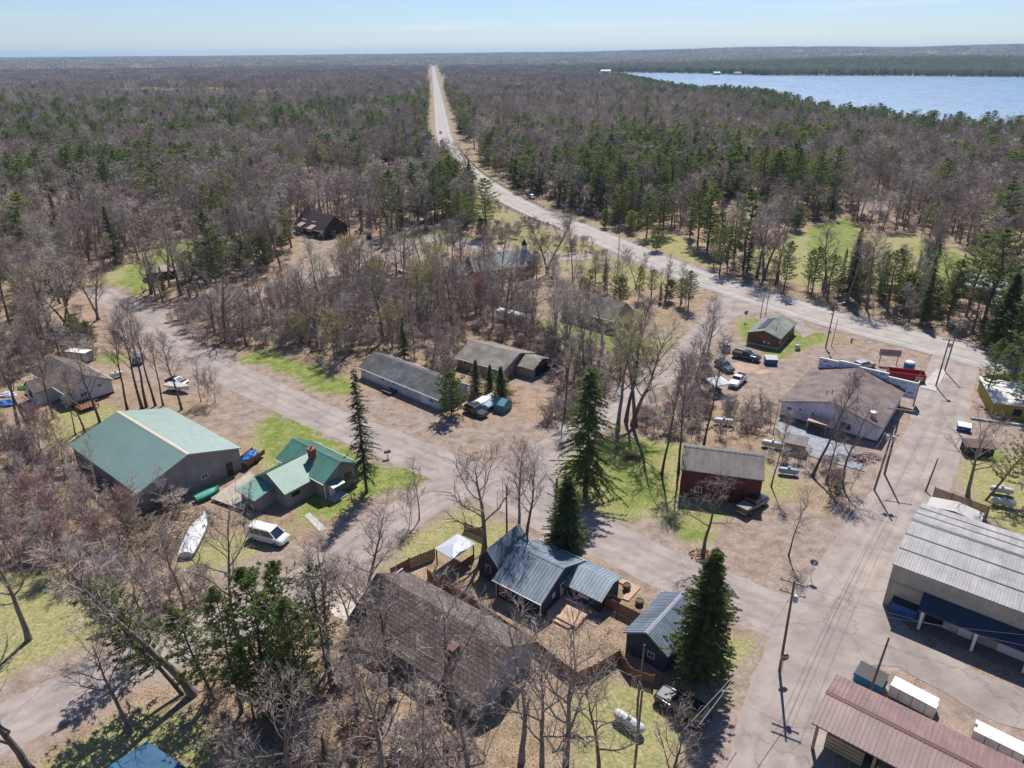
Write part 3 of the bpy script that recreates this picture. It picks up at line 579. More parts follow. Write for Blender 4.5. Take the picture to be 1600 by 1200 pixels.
b = MB(); b.box(L+.3, L+2.0, -1.62, -1.5, 1.2, zt-.95); b.build('side_panel', MATS['trim_white'], cm)
b = MB(); b.lathe([(.5, 0), (.5, .9), (.62, .95), (.62, 1.15), (.3, 1.3), (.02, 1.32)], 14, (2.1, 2.0, 3.3)); b.build('roof_vent', mat('galvanised', (.55, .55, .56), .4, .6), cm)
for q in ((3.5, 9.8), (3.9, 9.1), (5.0, 6.6), (5.5, 5.4)):
    b = MB(); b.lathe([(.07, -.1), (.07, .55), (.11, .56), (.11, .62)], 8, (q[0], q[1], he+rr*(1-abs(q[1]-W/2)/(W/2)))); b.build('vent_pipe', MATS['dark_metal'], cm)
b = MB(); b.add([(-.2, 7.6, 2.2), (-2.2, 7.6, 1.9), (-2.2, 10.8, 1.9), (-.2, 10.8, 2.2), (-.2, 7.6, 2.08), (-2.2, 7.6, 1.78), (-2.2, 10.8, 1.78), (-.2, 10.8, 2.08)], [(0, 1, 2, 3), (7, 6, 5, 4), (0, 4, 5, 1), (1, 5, 6, 2), (2, 6, 7, 3), (3, 7, 4, 0)]); b.box(-2.15, -2.05, 7.7, 7.8, 0, 1.82); b.box(-2.15, -2.05, 10.6, 10.7, 0, 1.82); b.box(-2.2, -.3, 10.75, 10.85, 0, 1.8); b.build('porch', mat('tan_plywood', (.45, .33, .24), .8), cm, fixn=True)
# tarp terrace in front of it
c1 = Ga([(1210, 668), (1222, 655), (1350, 710), (1352, 738), (1262, 712)])
tag(MB().prism(c1, .0, .12).build('plastic_sheet', mat('blue_grey_tarp', (.06, .075, .115), .5, col2=(.20, .215, .26), sc=1.2, bump=.8, spec=.6)), 'blue grey plastic sheeting laid along the wrapped building front wall', 'tarp')
# red building
MET = mat('dull_grey_metal', (.115, .10, .092), .75, .0, col2=(.175, .155, .143), sc=.6, stretch=(5, .4, 1), spec=.5)
RED = mat('dark_red_siding', (.11, .026, .024), .75, col2=(.155, .042, .037), sc=1.5)
gable('red_barn', 'dark red barn with weathered grey metal roof beside the parked black pickup', 'barn', (23.44, 84.75, -.272, 11.15, 7.64, 4.4, 1.7), RED, MET, .2, .6, [('f', 5.5, 0, 3.2, 2.4, 'garage_door', mat('deep_red', (.10, .018, .018), .8)), ('f', 2.2, .9, 1.0, 1.0), ('r', 2.0, .9, .9, .9)], cap=MET)  # garage door in a deeper red than the siding
# store
STOREW = mat('beige_metal_siding', (.41, .355, .275), .6, col2=(.46, .40, .315), sc=1.1, stretch=(9, 9, .2)); SROOF = mat('grey_standing_seam', (.28, .265, .265), .6, .0, col2=(.36, .345, .34), sc=.5, stretch=(4, .3, 1), spec=.4)
P9 = (41.86, 62.62, -.681, 45., 14.94, 5.84, 1.76)
st = gable('metal_store', 'very large beige metal store with long pale grey standing seam roof', 'store', P9, STOREW, SROOF, .12, .3, [], cap=mat('dark_seam', (.07, .075, .085), .5))
x, y, a, L, W, he, rr = P9; k = rr/(W/2)
for q in (2.6, 5.0, 10.3, 12.7):
    zz = he+rr*(1-abs(q-W/2)/(W/2)); sg = 1 if q < W/2 else -1
    b = MB(); b.xprism([(q-.06, zz-.06*k*sg+.03), (q-.06, zz-.06*k*sg+.07), (q+.06, zz+.06*k*sg+.07), (q+.06, zz+.06*k*sg+.03)][::-1], -.02, L); b.build('seam_strip', MATS['dark_seam'], st, fixn=True)
b = MB(); b.box(.1, L, .07, .12, 3.55, 3.63); b.build('wall_seam', MATS['tan_siding'], st)
NAVYM = mat('navy_metal', (.010, .018, .036), .45, col2=(.022, .04, .08), sc=2, stretch=(12, 1, 1), spec=.5)
b = MB(); b.add([(3.6, .13, 3.75), (L, .13, 3.75), (L, -1.9, 2.75), (3.6, -1.9, 2.75), (3.6, .13, 3.6), (L, .13, 3.6), (L, -1.9, 2.6), (3.6, -1.9, 2.6)], [(0, 3, 2, 1), (4, 5, 6, 7), (0, 1, 5, 4), (1, 2, 6, 5), (2, 3, 7, 6), (3, 0, 4, 7)]); b.build('canopy', NAVYM, st, fixn=True)
for xx in (4.0, 9.0, 13.6, 18.6, 24.6): b = MB(); b.box(xx, xx+.28, -1.75, -1.5, 0, 2.66); b.build('post', MATS['trim_white'], st)
for xx, w_ in ((7.6, 1.2), (11.2, 2.6), (16.9, 2.8), (22.5, 2.8), (28, 2.8)): win(st, 'f', (L, W, .12), xx, .1, w_, 2.3, 'door', MATS['trim_white'])
win(st, 'f', (L, W, .12), 4.4, .1, 1.7, 2.2, 'door', BLACK)
b = MB(); b.box(3.6, L, -1.9, .1, 0, .12); b.build('walkway', mat('canopy_shade_walk', (.17,.15,.135), .9), st)  # walkway colour darkened to carry the shade under the canopy
c = [(60.4, 81.6), (64.9, 77.9)]
# annex behind store
sx = empty('white_annex', (*G(1452, 789), 0), -.68, 'white low-roofed annex between the beige store and the brown board wall', 'building')
MB().box(0, 6.2, -2.6, 0, 0, 1.3).build('wall', MATS['trim_white'], sx)
b = MB(); b.yprism([(-.1, 1.3), (3.1, 1.8), (6.3, 1.3), (6.3, 1.2), (3.1, 1.7), (-.1, 1.2)], -2.7, .1); b.build('roof', mat('white_membrane', (.42, .40, .38), .7), sx, fixn=True)
# maroon shed
MAR = mat('maroon_metal', (.16, .088, .08), .55, .0, col2=(.215, .125, .115), sc=.6, stretch=(5, .3, 1), spec=.6)
P10 = (26.34, 44.24, -.688, 40., 7.03, 3.3, .75)
x, y, a, L, W, he, rr = P10
ms = empty('lumber_shed', (x, y, 0), a, 'open-sided lumber shed with long maroon metal roof', 'shed')
rf = roof_part(L, W, he, rr, .14, .38).build('roof', MAR, ms, fixn=True); ridge_cap(L, W, he, rr, mat('maroon_trim', (.11, .045, .045), .5), rf)
MB().box(.3, L-.3, W-.5, W-.3, 0, he-.1).build('back_wall', GREYW, ms)
POSTW = mat('post_wood', (.36, .26, .16), .8)
for i in range(9): MB().box(.35+i*4.8, .6+i*4.8, .3, .55, 0, he-.05).build('post', POSTW, ms)
MB().box(.3, L-.3, .32, .5, he-.45, he-.2).build('beam', POSTW, ms)
# lumber stacks inside (own things)
LUM = mat('fresh_lumber', (.45, .32, .18), .8, col2=(.52, .38, .23), sc=2, stretch=(.3, 8, 8))
u_ = Vector((cos(a), sin(a))); v_ = Vector((-sin(a), cos(a)))
for i, (s_, t_, w_, n_) in enumerate(((1.2, 1.2, 3.2, 4), (5.5, 1.0, 3.6, 3), (10.5, 1.1, 3.4, 5), (15.5, 1.2, 3.0, 3))):
    p = Vector((x, y))+u_*s_+v_*t_; e = empty('lumber_stack', (p.x, p.y, 0), a, ['stack of boards under the left end of the maroon roof', 'second stack of boards from the left end under the maroon roof', 'tallest stack of boards under the maroon roof', 'stack of boards deepest along the maroon roof'][i], 'lumber', 'lumber stored in the open shed')
    b = MB()
    for q in range(n_): b.box(0, w_, 0, 2.0, .1+q*.42, .1+q*.42+.34)
    b.build('boards', LUM, e); b = MB(); [b.box(k_, k_+.1, 0, 2.0, q*.42-.0, q*.42+.1) for q in range(n_) for k_ in (.3, w_-.4)]; b.build('stickers', GREYW, e)
b = MB(); e = empty('ladder', (*(Vector((x, y))+u_*9.2-v_*.4), 0), a, 'pale wooden ladder leaning at the open front of the maroon shed', 'ladder')
b.box(0, .07, 0, .06, 0, 2.6); b.box(.6, .67, 0, .06, 0, 2.6); b.build('rail', GREYW, e); b = MB(); [b.box(.07, .6, .01, .05, .3+i*.3, .35+i*.3) for i in range(8)]; b.build('rung', GREYW, e)
# shingled long building, lower centre
P11 = (-17.9, 57.7, -.64, 18.1, 10.0, 2.35, 3.3)
lb = gable('long_shingled_building', 'long building with steep dark brown shingle roof behind bare branches, next to the fenced yard', 'building', P11, mat('pale_grey_siding', (.30, .30, .32), .7, col2=(.36, .36, .38), sc=2), BRSH, .45, 0, [('r', 4.0, 1, 1.2, 1.1), ('f', 4, .9, 1.1, 1.0), ('f', 12, .9, 1.1, 1.0)])
rf = [c for c in lb.children if c.name.startswith('roof')][0]
b = MB(); b.box(12.8, 13.6, 1.9, 2.9, 2.5, 4.9); b.box(12.72, 13.68, 1.82, 2.98, 4.9, 5.02); b.build('chimney', mat('dark_brick', (.12, .06, .045), .9, col2=(.17, .09, .07), sc=9), rf)
# dark side wing with white fascia on its left end
b = MB(); b.box(-.9, .4, 3.0, 9.6, 0, 2.5); b.build('side_wing', DKSH, lb)
b = MB(); b.box(-1.0, -.9, 2.9, 9.7, 2.4, 2.75); b.build('fascia', MATS['trim_white'], lb)
# blue-grey house
BLM = mat('blue_grey_metal', (.16, .20, .245), .5, .2, col2=(.225, .27, .315), sc=.6, stretch=(5, .3, 1), spec=.7)
P12 = (-2.39, 64.35, -.648, 6.86, 9.3, 2.45, 2.0)
W_ROOT = 9.3
bh = gable('navy_house', 'navy sided house with blue-grey metal roof, deck and pale window trim', 'house', P12, NAVY, BLM, .3, .42,
    [('f', .9, .5, .75, 1.4, 'window', PINKT), ('f', 3.6, 1.0, .7, .9, 'window', PINKT), ('f', 2.2, .9, .4, .9, 'window', PINKT), ('r', 4.2, .3, 1.0, 1.9, 'door', PINKT), ('r', 2.6, 1.3, .5, .6)], cap=BLM)
# left cross wing: gable ridge along local y (towards the camera) at the left
b = MB()
b.yprism([(-3.55, 0), (-.6, 0), (-.6, 2.7), (-2.1, 4.45), (-3.55, 2.7)], 1.9, 7.6); b.build('wing_wall', NAVY, bh, fixn=True)
b = MB(); b.yprism([(-3.9, 2.45), (-2.1, 4.65), (-.2, 2.45), (-.2, 2.32), (-2.1, 4.5), (-3.9, 2.32)], 1.6, 8.0)
for i in range(15):
    yy = 1.62+i*.44
    for (xa, za, xb, zb) in ((-3.9, 2.45, -2.1, 4.65), (-2.1, 4.65, -.2, 2.45)): b.add([(xa, yy, za-.01), (xa, yy+.05, za-.01), (xb, yy+.05, zb-.01), (xb, yy, zb-.01), (xa, yy, za+.045), (xa, yy+.05, za+.045), (xb, yy+.05, zb+.045), (xb, yy, zb+.045)], [(0, 3, 2, 1), (4, 5, 6, 7), (0, 1, 5, 4), (1, 2, 6, 5), (2, 3, 7, 6), (3, 0, 4, 7)])
b.build('wing_roof', BLM, bh, fixn=True)
b = MB(); b.box(-2.5, -1.7, 1.84, 1.9, 1.2, 2.3); w_ = b.build('window', PINKT, bh); MB().box(-2.4, -1.8, 1.80, 1.835, 1.3, 2.2).build('pane', MATS['window_glass'], w_)
# right extension: lower gable
b = MB(); b.xprism([(5.0, 0), (9.4, 0), (9.4, 2.0), (7.4, 2.75), (5.0, 2.0)], 6.5, 11.3); b.build('extension_wall', NAVY, bh, fixn=True)
b = MB(); b.xprism([(4.7, 1.95), (7.4, 2.95), (9.8, 2.1), (9.8, 1.98), (7.4, 2.83), (4.7, 1.83)], 6.56, 11.7)
for i in range(12):
    xx = 6.6+i*.44
    for (ya, za, yb, zb) in ((4.7, 1.95, 7.4, 2.95), (7.4, 2.95, 9.8, 2.1)): b.add([(xx, ya, za-.01), (xx+.05, ya, za-.01), (xx+.05, yb, zb-.01), (xx, yb, zb-.01), (xx, ya, za+.045), (xx+.05, ya, za+.045), (xx+.05, yb, zb+.045), (xx, yb, zb+.045)], [(0, 3, 2, 1), (4, 5, 6, 7), (0, 1, 5, 4), (1, 2, 6, 5), (2, 3, 7, 6), (3, 0, 4, 7)])
b.build('extension_roof', BLM, bh, fixn=True)
b = MB(); b.box(8.6, 9.9, 4.9, 4.99, 1.15, 1.55); b.build('window', PINKT, bh)
b = MB(); b.box(6.7, 10.6, 1.3, 4.9, .0, .4); b.box(6.9, 10.0, .8, 1.3, 0, .22); b.build('deck', DECKW, bh)
# garage
gable('grey_roofed_garage', 'small garage with blue-grey ribbed roof beside the dense dark spruce', 'garage', (15.36, 52.48, .865, 7.88, 5.24, 2.6, 1.6), NAVY, BLM, .3, .3, [('l', 1.6, 1.0, .8, .8, 'window', PINKT)], cap=MATS['galvanised'])
# gazebo
ge = empty('garden_pavilion', (-7.21, 67.96, 0), .852, 'square pavilion with pale metal hip roof inside the fenced pen', 'pavilion')
b = MB(); b.add([(0, 0, 2.45), (3.92, 0, 2.45), (3.92, 3.1, 2.45), (0, 3.1, 2.45), (1.7, 1.5, 2.95), (2.2, 1.5, 2.95), (0, 0, 2.36), (3.92, 0, 2.36), (3.92, 3.1, 2.36), (0, 3.1, 2.36)], [(0, 1, 5, 4), (1, 2, 5), (2, 3, 4, 5), (3, 0, 4), (9, 8, 7, 6), (0, 6, 7, 1), (1, 7, 8, 2), (2, 8, 9, 3), (3, 9, 6, 0)]); b.build('roof', mat('pale_canopy', (.40, .42, .48), .5, spec=.5), ge, fixn=True)
for q in ((.1, .1), (3.7, .1), (3.7, 2.9), (.1, 2.9)): MB().box(q[0], q[0]+.12, q[1], q[1]+.12, 0, 2.36).build('post', FENCEW, ge)
MB().box(.2, 3.7, .12, .2, 0, .95).build('side_panel', FENCEW, ge)
# fences
def fence(px, h, m, label, cat='fence', name='wooden_fence', ps=2.2, gapped=False):
    P = Ga(px); e = empty(name, (*P[0], 0), 0, label, cat, None); b = MB(); ox, oy = P[0]; posts = []
    for (x0, y0), (x1, y1) in zip(P[:-1], P[1:]):
        L_ = hypot(x1-x0, y1-y0); ux, uy = (x1-x0)/L_, (y1-y0)/L_; n = max(1, int(L_/.2))
        for i in range(n):
            s = L_*i/n; q = .175 if not gapped else .1; hh = h+rnd.uniform(-.03, .02)
            cx, cy = x0+ux*s-ox, y0+uy*s-oy; tx, ty = -uy*.02, ux*.02
            b.add([(cx-tx, cy-ty, .03), (cx+ux*q-tx, cy+uy*q-ty, .03), (cx+ux*q+tx, cy+uy*q+ty, .03), (cx+tx, cy+ty, .03), (cx-tx, cy-ty, hh), (cx+ux*q-tx, cy+uy*q-ty, hh), (cx+ux*q+tx, cy+uy*q+ty, hh), (cx+tx, cy+ty, hh)], [(0, 3, 2, 1), (4, 5, 6, 7), (0, 1, 5, 4), (1, 2, 6, 5), (2, 3, 7, 6), (3, 0, 4, 7)])
        k = max(1, int(L_/ps)); posts += [(x0+ux*L_*i/k-ox-uy*.08, y0+uy*L_*i/k-oy+ux*.08) for i in range(k+1)]
    b.build('board_panel', m, e)
    for (px_, py_) in posts[:100]: MB().box(px_-.05, px_+.05, py_-.05, py_+.05, 0, h+.08).build('post', m, e)
    return e
fence([(612, 903), (640, 888), (680, 872)], 1.5, FENCEW, 'cedar fence running from the shingled building to the pavilion')
fence([(725, 829), (757, 843), (757, 862)], 1.4, FENCEW, 'cedar fence of the pen behind the pavilion')
fence([(668, 905), (745, 955), (835, 1016), (900, 1068), (935, 1052), (968, 1032)], 1.5, FENCEW, 'long cedar fence between the shingled roof and the navy house yard')
fence([(925, 938), (965, 958), (1000, 975)], 1.5, FENCEW, 'cedar fence joining the navy house to the grey garage')
fence([(968, 1034), (985, 1060), (1020, 1072)], 1.4, FENCEW, 'cedar fence in the shade below the grey garage')
BWALL = mat('brown_board', (.24, .15, .09), .85, col2=(.29, .19, .12), sc=1.5, stretch=(6, 6, 1))
fence([(1456, 781), (1540, 812)], 2.1, BWALL, 'tall brown board wall behind the white annex')
# boardwalk
e = tag(MB().prism(Ga([(903, 878), (910, 874), (1001, 919), (992, 929), (982, 940), (972, 936), (985, 920)]), .0, .15).build('boardwalk', DECKW), 'pale wooden boardwalk along the street beside the navy house', 'boardwalk')
for i, p in enumerate(((979, 921), (999, 944))):
    e = empty('planter_barrel', (*G(*p), .15 if i == 0 else 0), 0, ['dark wooden planter barrel standing on the boardwalk', 'dark wooden planter barrel on the grass by the garage'][i], 'planter', 'planter barrels near the boardwalk')
    MB().lathe([(.38, 0), (.5, .3), (.45, .6), (.38, .6), (.36, .5)], 14).build('barrel', mat('barrel_wood', (.14, .08, .05), .8), e); MB().lathe([(.37, .48), (.37, .53)], 12).build('soil', BARKB, e)
# deck by green barn
e = empty('timber_platform', (*G(365, 800), 0), 0, 'weathered timber platform between the green barn and the green-roofed house', 'platform'); ox, oy = G(365, 800)
MB().prism([(p[0]-ox, p[1]-oy) for p in Ga([(330, 783), (392, 741), (402, 752), (425, 775), (378, 800)])], .35, .5).build('boards', GREYW, e)
MB().prism([(p[0]-ox, p[1]-oy) for p in Ga([(334, 784), (392, 745), (418, 775), (378, 797)])], 0, .35).build('skirt', BARKB, e)
tag(MB().prism(Ga([(476, 806), (484, 801), (510, 826), (500, 832)]), 0, .06).build('path', CONC), kind='structure')
tag(MB().prism(Ga([(1437, 606), (1461, 612), (1480, 578), (1464, 577)]), 0, .13).build('pavement', CONC), kind='structure')
# background buildings
gable('dormered_house', 'dark brown house with four pale dormers among the pines', 'house', (-77.44, 252.6, -.74, 18.0, 11.0, 2.6, 4.6), mat('dark_brown_siding', (.06, .035, .03), .8), mat('dark_brown_roof', (.055, .035, .035), .7), .4, 0, [('r', 4, 1, 1.4, 1.2), ('f', 4, .8, 1.5, 1.2)])
dh = [o for o in S.objects if o.name == 'dormered_house'][0]
for i, xx in enumerate((2.5, 8.5, 3.5, 10.0)):
    y0, z0 = ((2.2, 3.6), (2.2, 3.6), (-1.2, 2.0), (-1.2, 2.0))[i]
    b = MB(); b.add([(xx, y0, z0+1.0), (xx+2.8, y0, z0+1.0), (xx+2.8, y0+2.6, z0+1.9), (xx, y0+2.6, z0+1.9), (xx, y0, z0), (xx+2.8, y0, z0), (xx+2.8, y0+2.6, z0+.6), (xx, y0+2.6, z0+.6)], [(0, 1, 2, 3), (7, 6, 5, 4), (0, 4, 5, 1), (1, 5, 6, 2), (2, 6, 7, 3), (3, 7, 4, 0)]); b.build('dormer', mat('pale_tan_roof', (.36, .27, .23), .7), dh, fixn=True)
gable('grey_house', 'wide grey hip house behind grey brush on the green lawn', 'house', (11.27, 159.77, -.741, 15.6, 8.8, 2.9, 3.4), MATS['tan_siding'], GRSH, .4, 0, [('f', 3, 1, 1.2, 1), ('f', 9, 1, 1.2, 1), ('r', 3, .1, 3.0, 2.0, 'garage_door', BLACK)])
ch = gable('red_church', 'red gabled building with pale roof and dark-capped bell tower', 'church', (G(742, 446)[0], G(742, 446)[1], .42, 16, 9, 3.6, 3.6), BRICK, mat('pale_grey_shingle', (.30, .31, .31), .8, col2=(.36, .37, .37), sc=1), .3, 0, [('l', 3.6, 1.2, 1.2, 1.8), ('f', 4, 1.2, .8, 1.4), ('f', 9, 1.2, .8, 1.4)])
b = MB(); b.box(14.5, 19.0, 1.5, 6.5, 0, 4.5); b.build('tower_wall', BRICK, ch)
b = MB(); b.add([(14.2, 1.2, 4.5), (19.3, 1.2, 4.5), (19.3, 6.8, 4.5), (14.2, 6.8, 4.5), (16.7, 4, 8.2)], [(0, 1, 4), (1, 2, 4), (2, 3, 4), (3, 0, 4), (3, 2, 1, 0)]); b.build('tower_roof', MATS['pale_grey_shingle'], ch, fixn=True)
b = MB(); b.box(16.1, 17.3, 3.4, 4.6, 7.2, 8.6); b.build('belfry', MATS['trim_white'], ch); MB().lathe([(.95, 8.6), (.5, 9.3), (.02, 10.4)], 8, (16.7, 4, 0)).build('spire_cap', BLACK, ch)
gable('tan_shed', 'small dark open shed with tan roof beside the left green lawn', 'shed', (*G(233, 440), .5, 7.5, 5.5, 2.3, 1.2), MATS['dark_brown_siding'], MATS['pale_tan_roof'], .2, 0, [('l', 1.2, 0, 2.6, 1.9, 'garage_door', BLACK)])
gable('lawn_cabin', 'cabin with pale teal metal roof beyond the roadside conifers', 'cabin', (*G(1490, 462), -.5, 11, 9, 2.8, 2.2), mat('cabin_siding', (.14, .12, .10), .8), mat('pale_teal_metal', (.30, .42, .38), .4, spec=.6), .4, .5, [('f', 2, .9, 1.2, 1.1), ('f', 7, .9, 1.2, 1.1), ('l', 3, .1, 1.0, 2.0, 'door')])
gable('low_cabin', 'low teal roofed cabin half hidden by the great dark spruce', 'cabin', (*G(1545, 490), -.4, 12, 7, 2.4, 1.4), MATS['cabin_siding'], MATS['pale_teal_metal'], .3, 0, [('f', 2, .9, 1.2, 1.0)])
gable('woods_house', 'grey house in thin woods left of the highway', 'house', (*G(622, 330), -.3, 12, 8, 2.8, 2.2), MATS['cabin_siding'], mat('grey_roof_far', (.22, .20, .19), .8), .3, 0, [('f', 2, .9, 1.2, 1.0)])
for i, (p, L_, W_) in enumerate((((1090, 214), 18, 10), ((1130, 195), 16, 9), ((1362, 262), 12, 8), ((1385, 266), 12, 8), ((1590, 262), 14, 10), ((938, 114), 34, 16), ((864, 109), 30, 14))):
    gable('far_house', ['pale house in the woods right of the highway', 'white roofed house in the woods near the lake track', 'white roofed cabin in the trees below the lake', 'pale roofed cabin beside the white one below the lake', 'pale house at the right edge below the lake', 'large white building at the near end of the lake', 'white building far off beyond the bare woods'][i], 'house', (*G(*p), -.3, L_, W_, 4 if i < 5 else 6, 2.5 if i < 5 else 4), MATS['trim_white'], mat('far_white_roof', (.6, .6, .6), .6), .3, 0, [('f', 2, 1.2, 1.6, 1.3), ('f', L_-4, 1.2, 1.6, 1.3)])
# lake shore cottages on the far side
for i, px in enumerate((1115, 1148, 1190, 1320, 1345, 1395, 1520, 1590)):
    X, Y = G(px, 117.2); gable('shore_cottage', 'small pale cottage on the far shore of the lake', 'cottage', (X, Y, .1*i, 20, 12, 5, 4), MATS['trim_white'] if i % 2 else MATS['tan_siding'], MATS['far_white_roof'] if i % 3 == 0 else MATS['pale_tan_roof'], .3, 0, [('f', 3, 1.5, 2, 1.6)], group='cottages along the far lake shore')
# yellow shop
YELS = mat('yellow_stucco', (.36, .27, .05), .8)
ysh = empty('yellow_shop', (82.6, 108.6, 0), -.35, 'yellow shop with white flat roof and curved false front at the right edge', 'shop')
MB().box(0, 14, 0, 11, 0, 2.6).build('wall', YELS, ysh)
MB().box(-.3, 14.3, -.3, 11.2, 2.6, 2.75).build('roof', mat('white_roof_coating', (.60, .60, .58), .5, col2=(.66, .66, .64), sc=.8), ysh)
MB().box(5.5, 9, 3, 9.5, 2.75, 3.6).build('roof_box', MATS['white_roof_coating'], ysh)
b = MB(); n = 14; b.yprism([(0.2, 0)]+[(14, 0)]+[(14-13.8*i/n, 2.9+1.3*sin(pi*i/n)) for i in range(n+1)], 11.25, 11.5); b.build('false_front', YELS, ysh, fixn=True)
b = MB(); b.box(3.0, 4.2, -.08, -.0, .7, 1.9); b.build('window', BLACK, ysh)
b = MB(); b.box(-3.4, 8, -2.6, -2.2, 0, .35); b.build('ramp_wall', CONC, ysh)
# small sheds
def flatshed(name, label, P, h1, h2, wm, rm, door=True):
    x, y, a, L, W = P; e = empty(name, (x, y, 0), a, label, 'shed'); b = MB(); b.xprism([(.1, 0), (W-.1, 0), (W-.1, h2), (.1, h1)], .1, L-.1); b.build('wall', wm, e, fixn=True)
    b = MB(); b.xprism([(-.1, h1+.01), (W+.1, h2+.01), (W+.1, h2+.11), (-.1, h1+.11)], -.1, L+.1); b.build('roof', rm, e, fixn=True)
    if door: win(e, 'f', (L, W, .1), L*.35, .05, .9, min(1.7, h1-.15), 'door', GREYW)
    return e
flatshed('tool_shed', 'small weathered shed with grey roof below the wrapped building', (42.6, 97.0, -.47, 3.3, 2.5), 1.6, 2.0, MATS['tan_plywood'], MET)
flatshed('plank_shed', 'low dark brown plank shed on the grass right of the store road', (*G(1506, 712), -.19, 4.2, 2.2), 1.5, 1.8, MATS['dark_brown_siding'], mat('brown_plank_roof', (.11, .075, .065), .8))
gable('teal_garden_shed', 'small teal gambrel garden shed beside the black car and tanks', 'shed', (-3.33, 111.44, -.575, 2.2, 2.8, 1.5, .8), mat('teal_paint', (.10, .20, .24), .6), mat('teal_roof', (.10, .26, .30), .5), .06, 0, [('l', .8, .05, 1.1, 1.4, 'door', MATS['trim_white'])])
# camper trailer (white cylinder roof)
e = empty('long_white_trailer', (-3.67, 158.67, 0), -.631, 'long white trailer with rounded roof in the brush left of the grey house', 'trailer')
b = MB(); b.xprism([(0, .6), (2.4, .6), (2.4, 2.1), (2.2, 2.5), (1.6, 2.7), (.8, 2.7), (.2, 2.5), (0, 2.1)], 0, 8); b.build('body', MATS['trim_white'], e, fixn=True)
for q in (3.2, 4.2): MB().lathe([(.38, -.02), (.38, 2.42)], 12, (q, 0, .38), 'y').build('wheel', BLACK, e)
win(e, 'f', (8, 2.4, 0), 1, 1.3, 1.2, .7); win(e, 'f', (8, 2.4, 0), 5.5, .7, .7, 1.6, 'door')
# blue canopy roof at the bottom edge
e = empty('blue_canopy', (*G(228, 1200), 0), .9, 'bright blue metal roof of an open shelter at the bottom edge', 'shelter')
e.rotation_euler.z = -.52; e.location = (*G(230, 1158, 2.5), 0)
BLUER = mat('bright_blue_metal', (.004, .06, .135), .5, spec=.4, col2=(.008, .085, .18), sc=1)
b = MB(); b.xprism([(-6.5, 2.5), (-3.25, 3.2), (0, 2.5), (0, 2.42), (-3.25, 3.12), (-6.5, 2.42)], 0, 5.2); b.build('roof', BLUER, e, fixn=True)
for q in ((.1, -6.3), (5, -6.3), (5, -.3), (.1, -.3)): MB().box(q[0], q[0]+.1, q[1], q[1]+.1, 0, 2.25).build('post', MATS['galvanised'], e)

# ------------------------------------------------------------------ vehicles
TYRE = mat('tyre_rubber', (.015, .015, .015), .85); RIM = mat('rim_alloy', (.35, .35, .36), .35, .7); GLASS = mat('car_glass', (.015, .02, .025), .08, spec=.9)
HL = mat('headlight_lens', (.6, .6, .6), .15); TL = mat('taillight_lens', (.35, .01, .01), .2)
PAINTS = {}
def paint(c):
    if c not in PAINTS:
        m = mat('paint_%s' % c, {'black': (.012, .013, .017), 'white': (.62, .63, .64), 'silver': (.38, .39, .40), 'teal': (.03, .09, .11), 'blue': (.03, .08, .25), 'red': (.35, .02, .02), 'grey': (.14, .145, .15), 'plum': (.035, .03, .05)}[c], .22, spec=.6)
        m.node_tree.nodes['Principled BSDF'].inputs['Coat Weight'].default_value = .6; PAINTS[c] = m
    return PAINTS[c]
def gq(b, P):  # thin pane from 4 points, pushed out a little
    n = (Vector(P[1])-Vector(P[0])).cross(Vector(P[3])-Vector(P[0])).normalized()*.012
    Q = [tuple(Vector(p)+n) for p in P]; b.add(Q+[tuple(Vector(p)-n) for p in P], [(0, 1, 2, 3), (7, 6, 5, 4), (0, 4, 5, 1), (1, 5, 6, 2), (2, 6, 7, 3), (3, 7, 4, 0)])
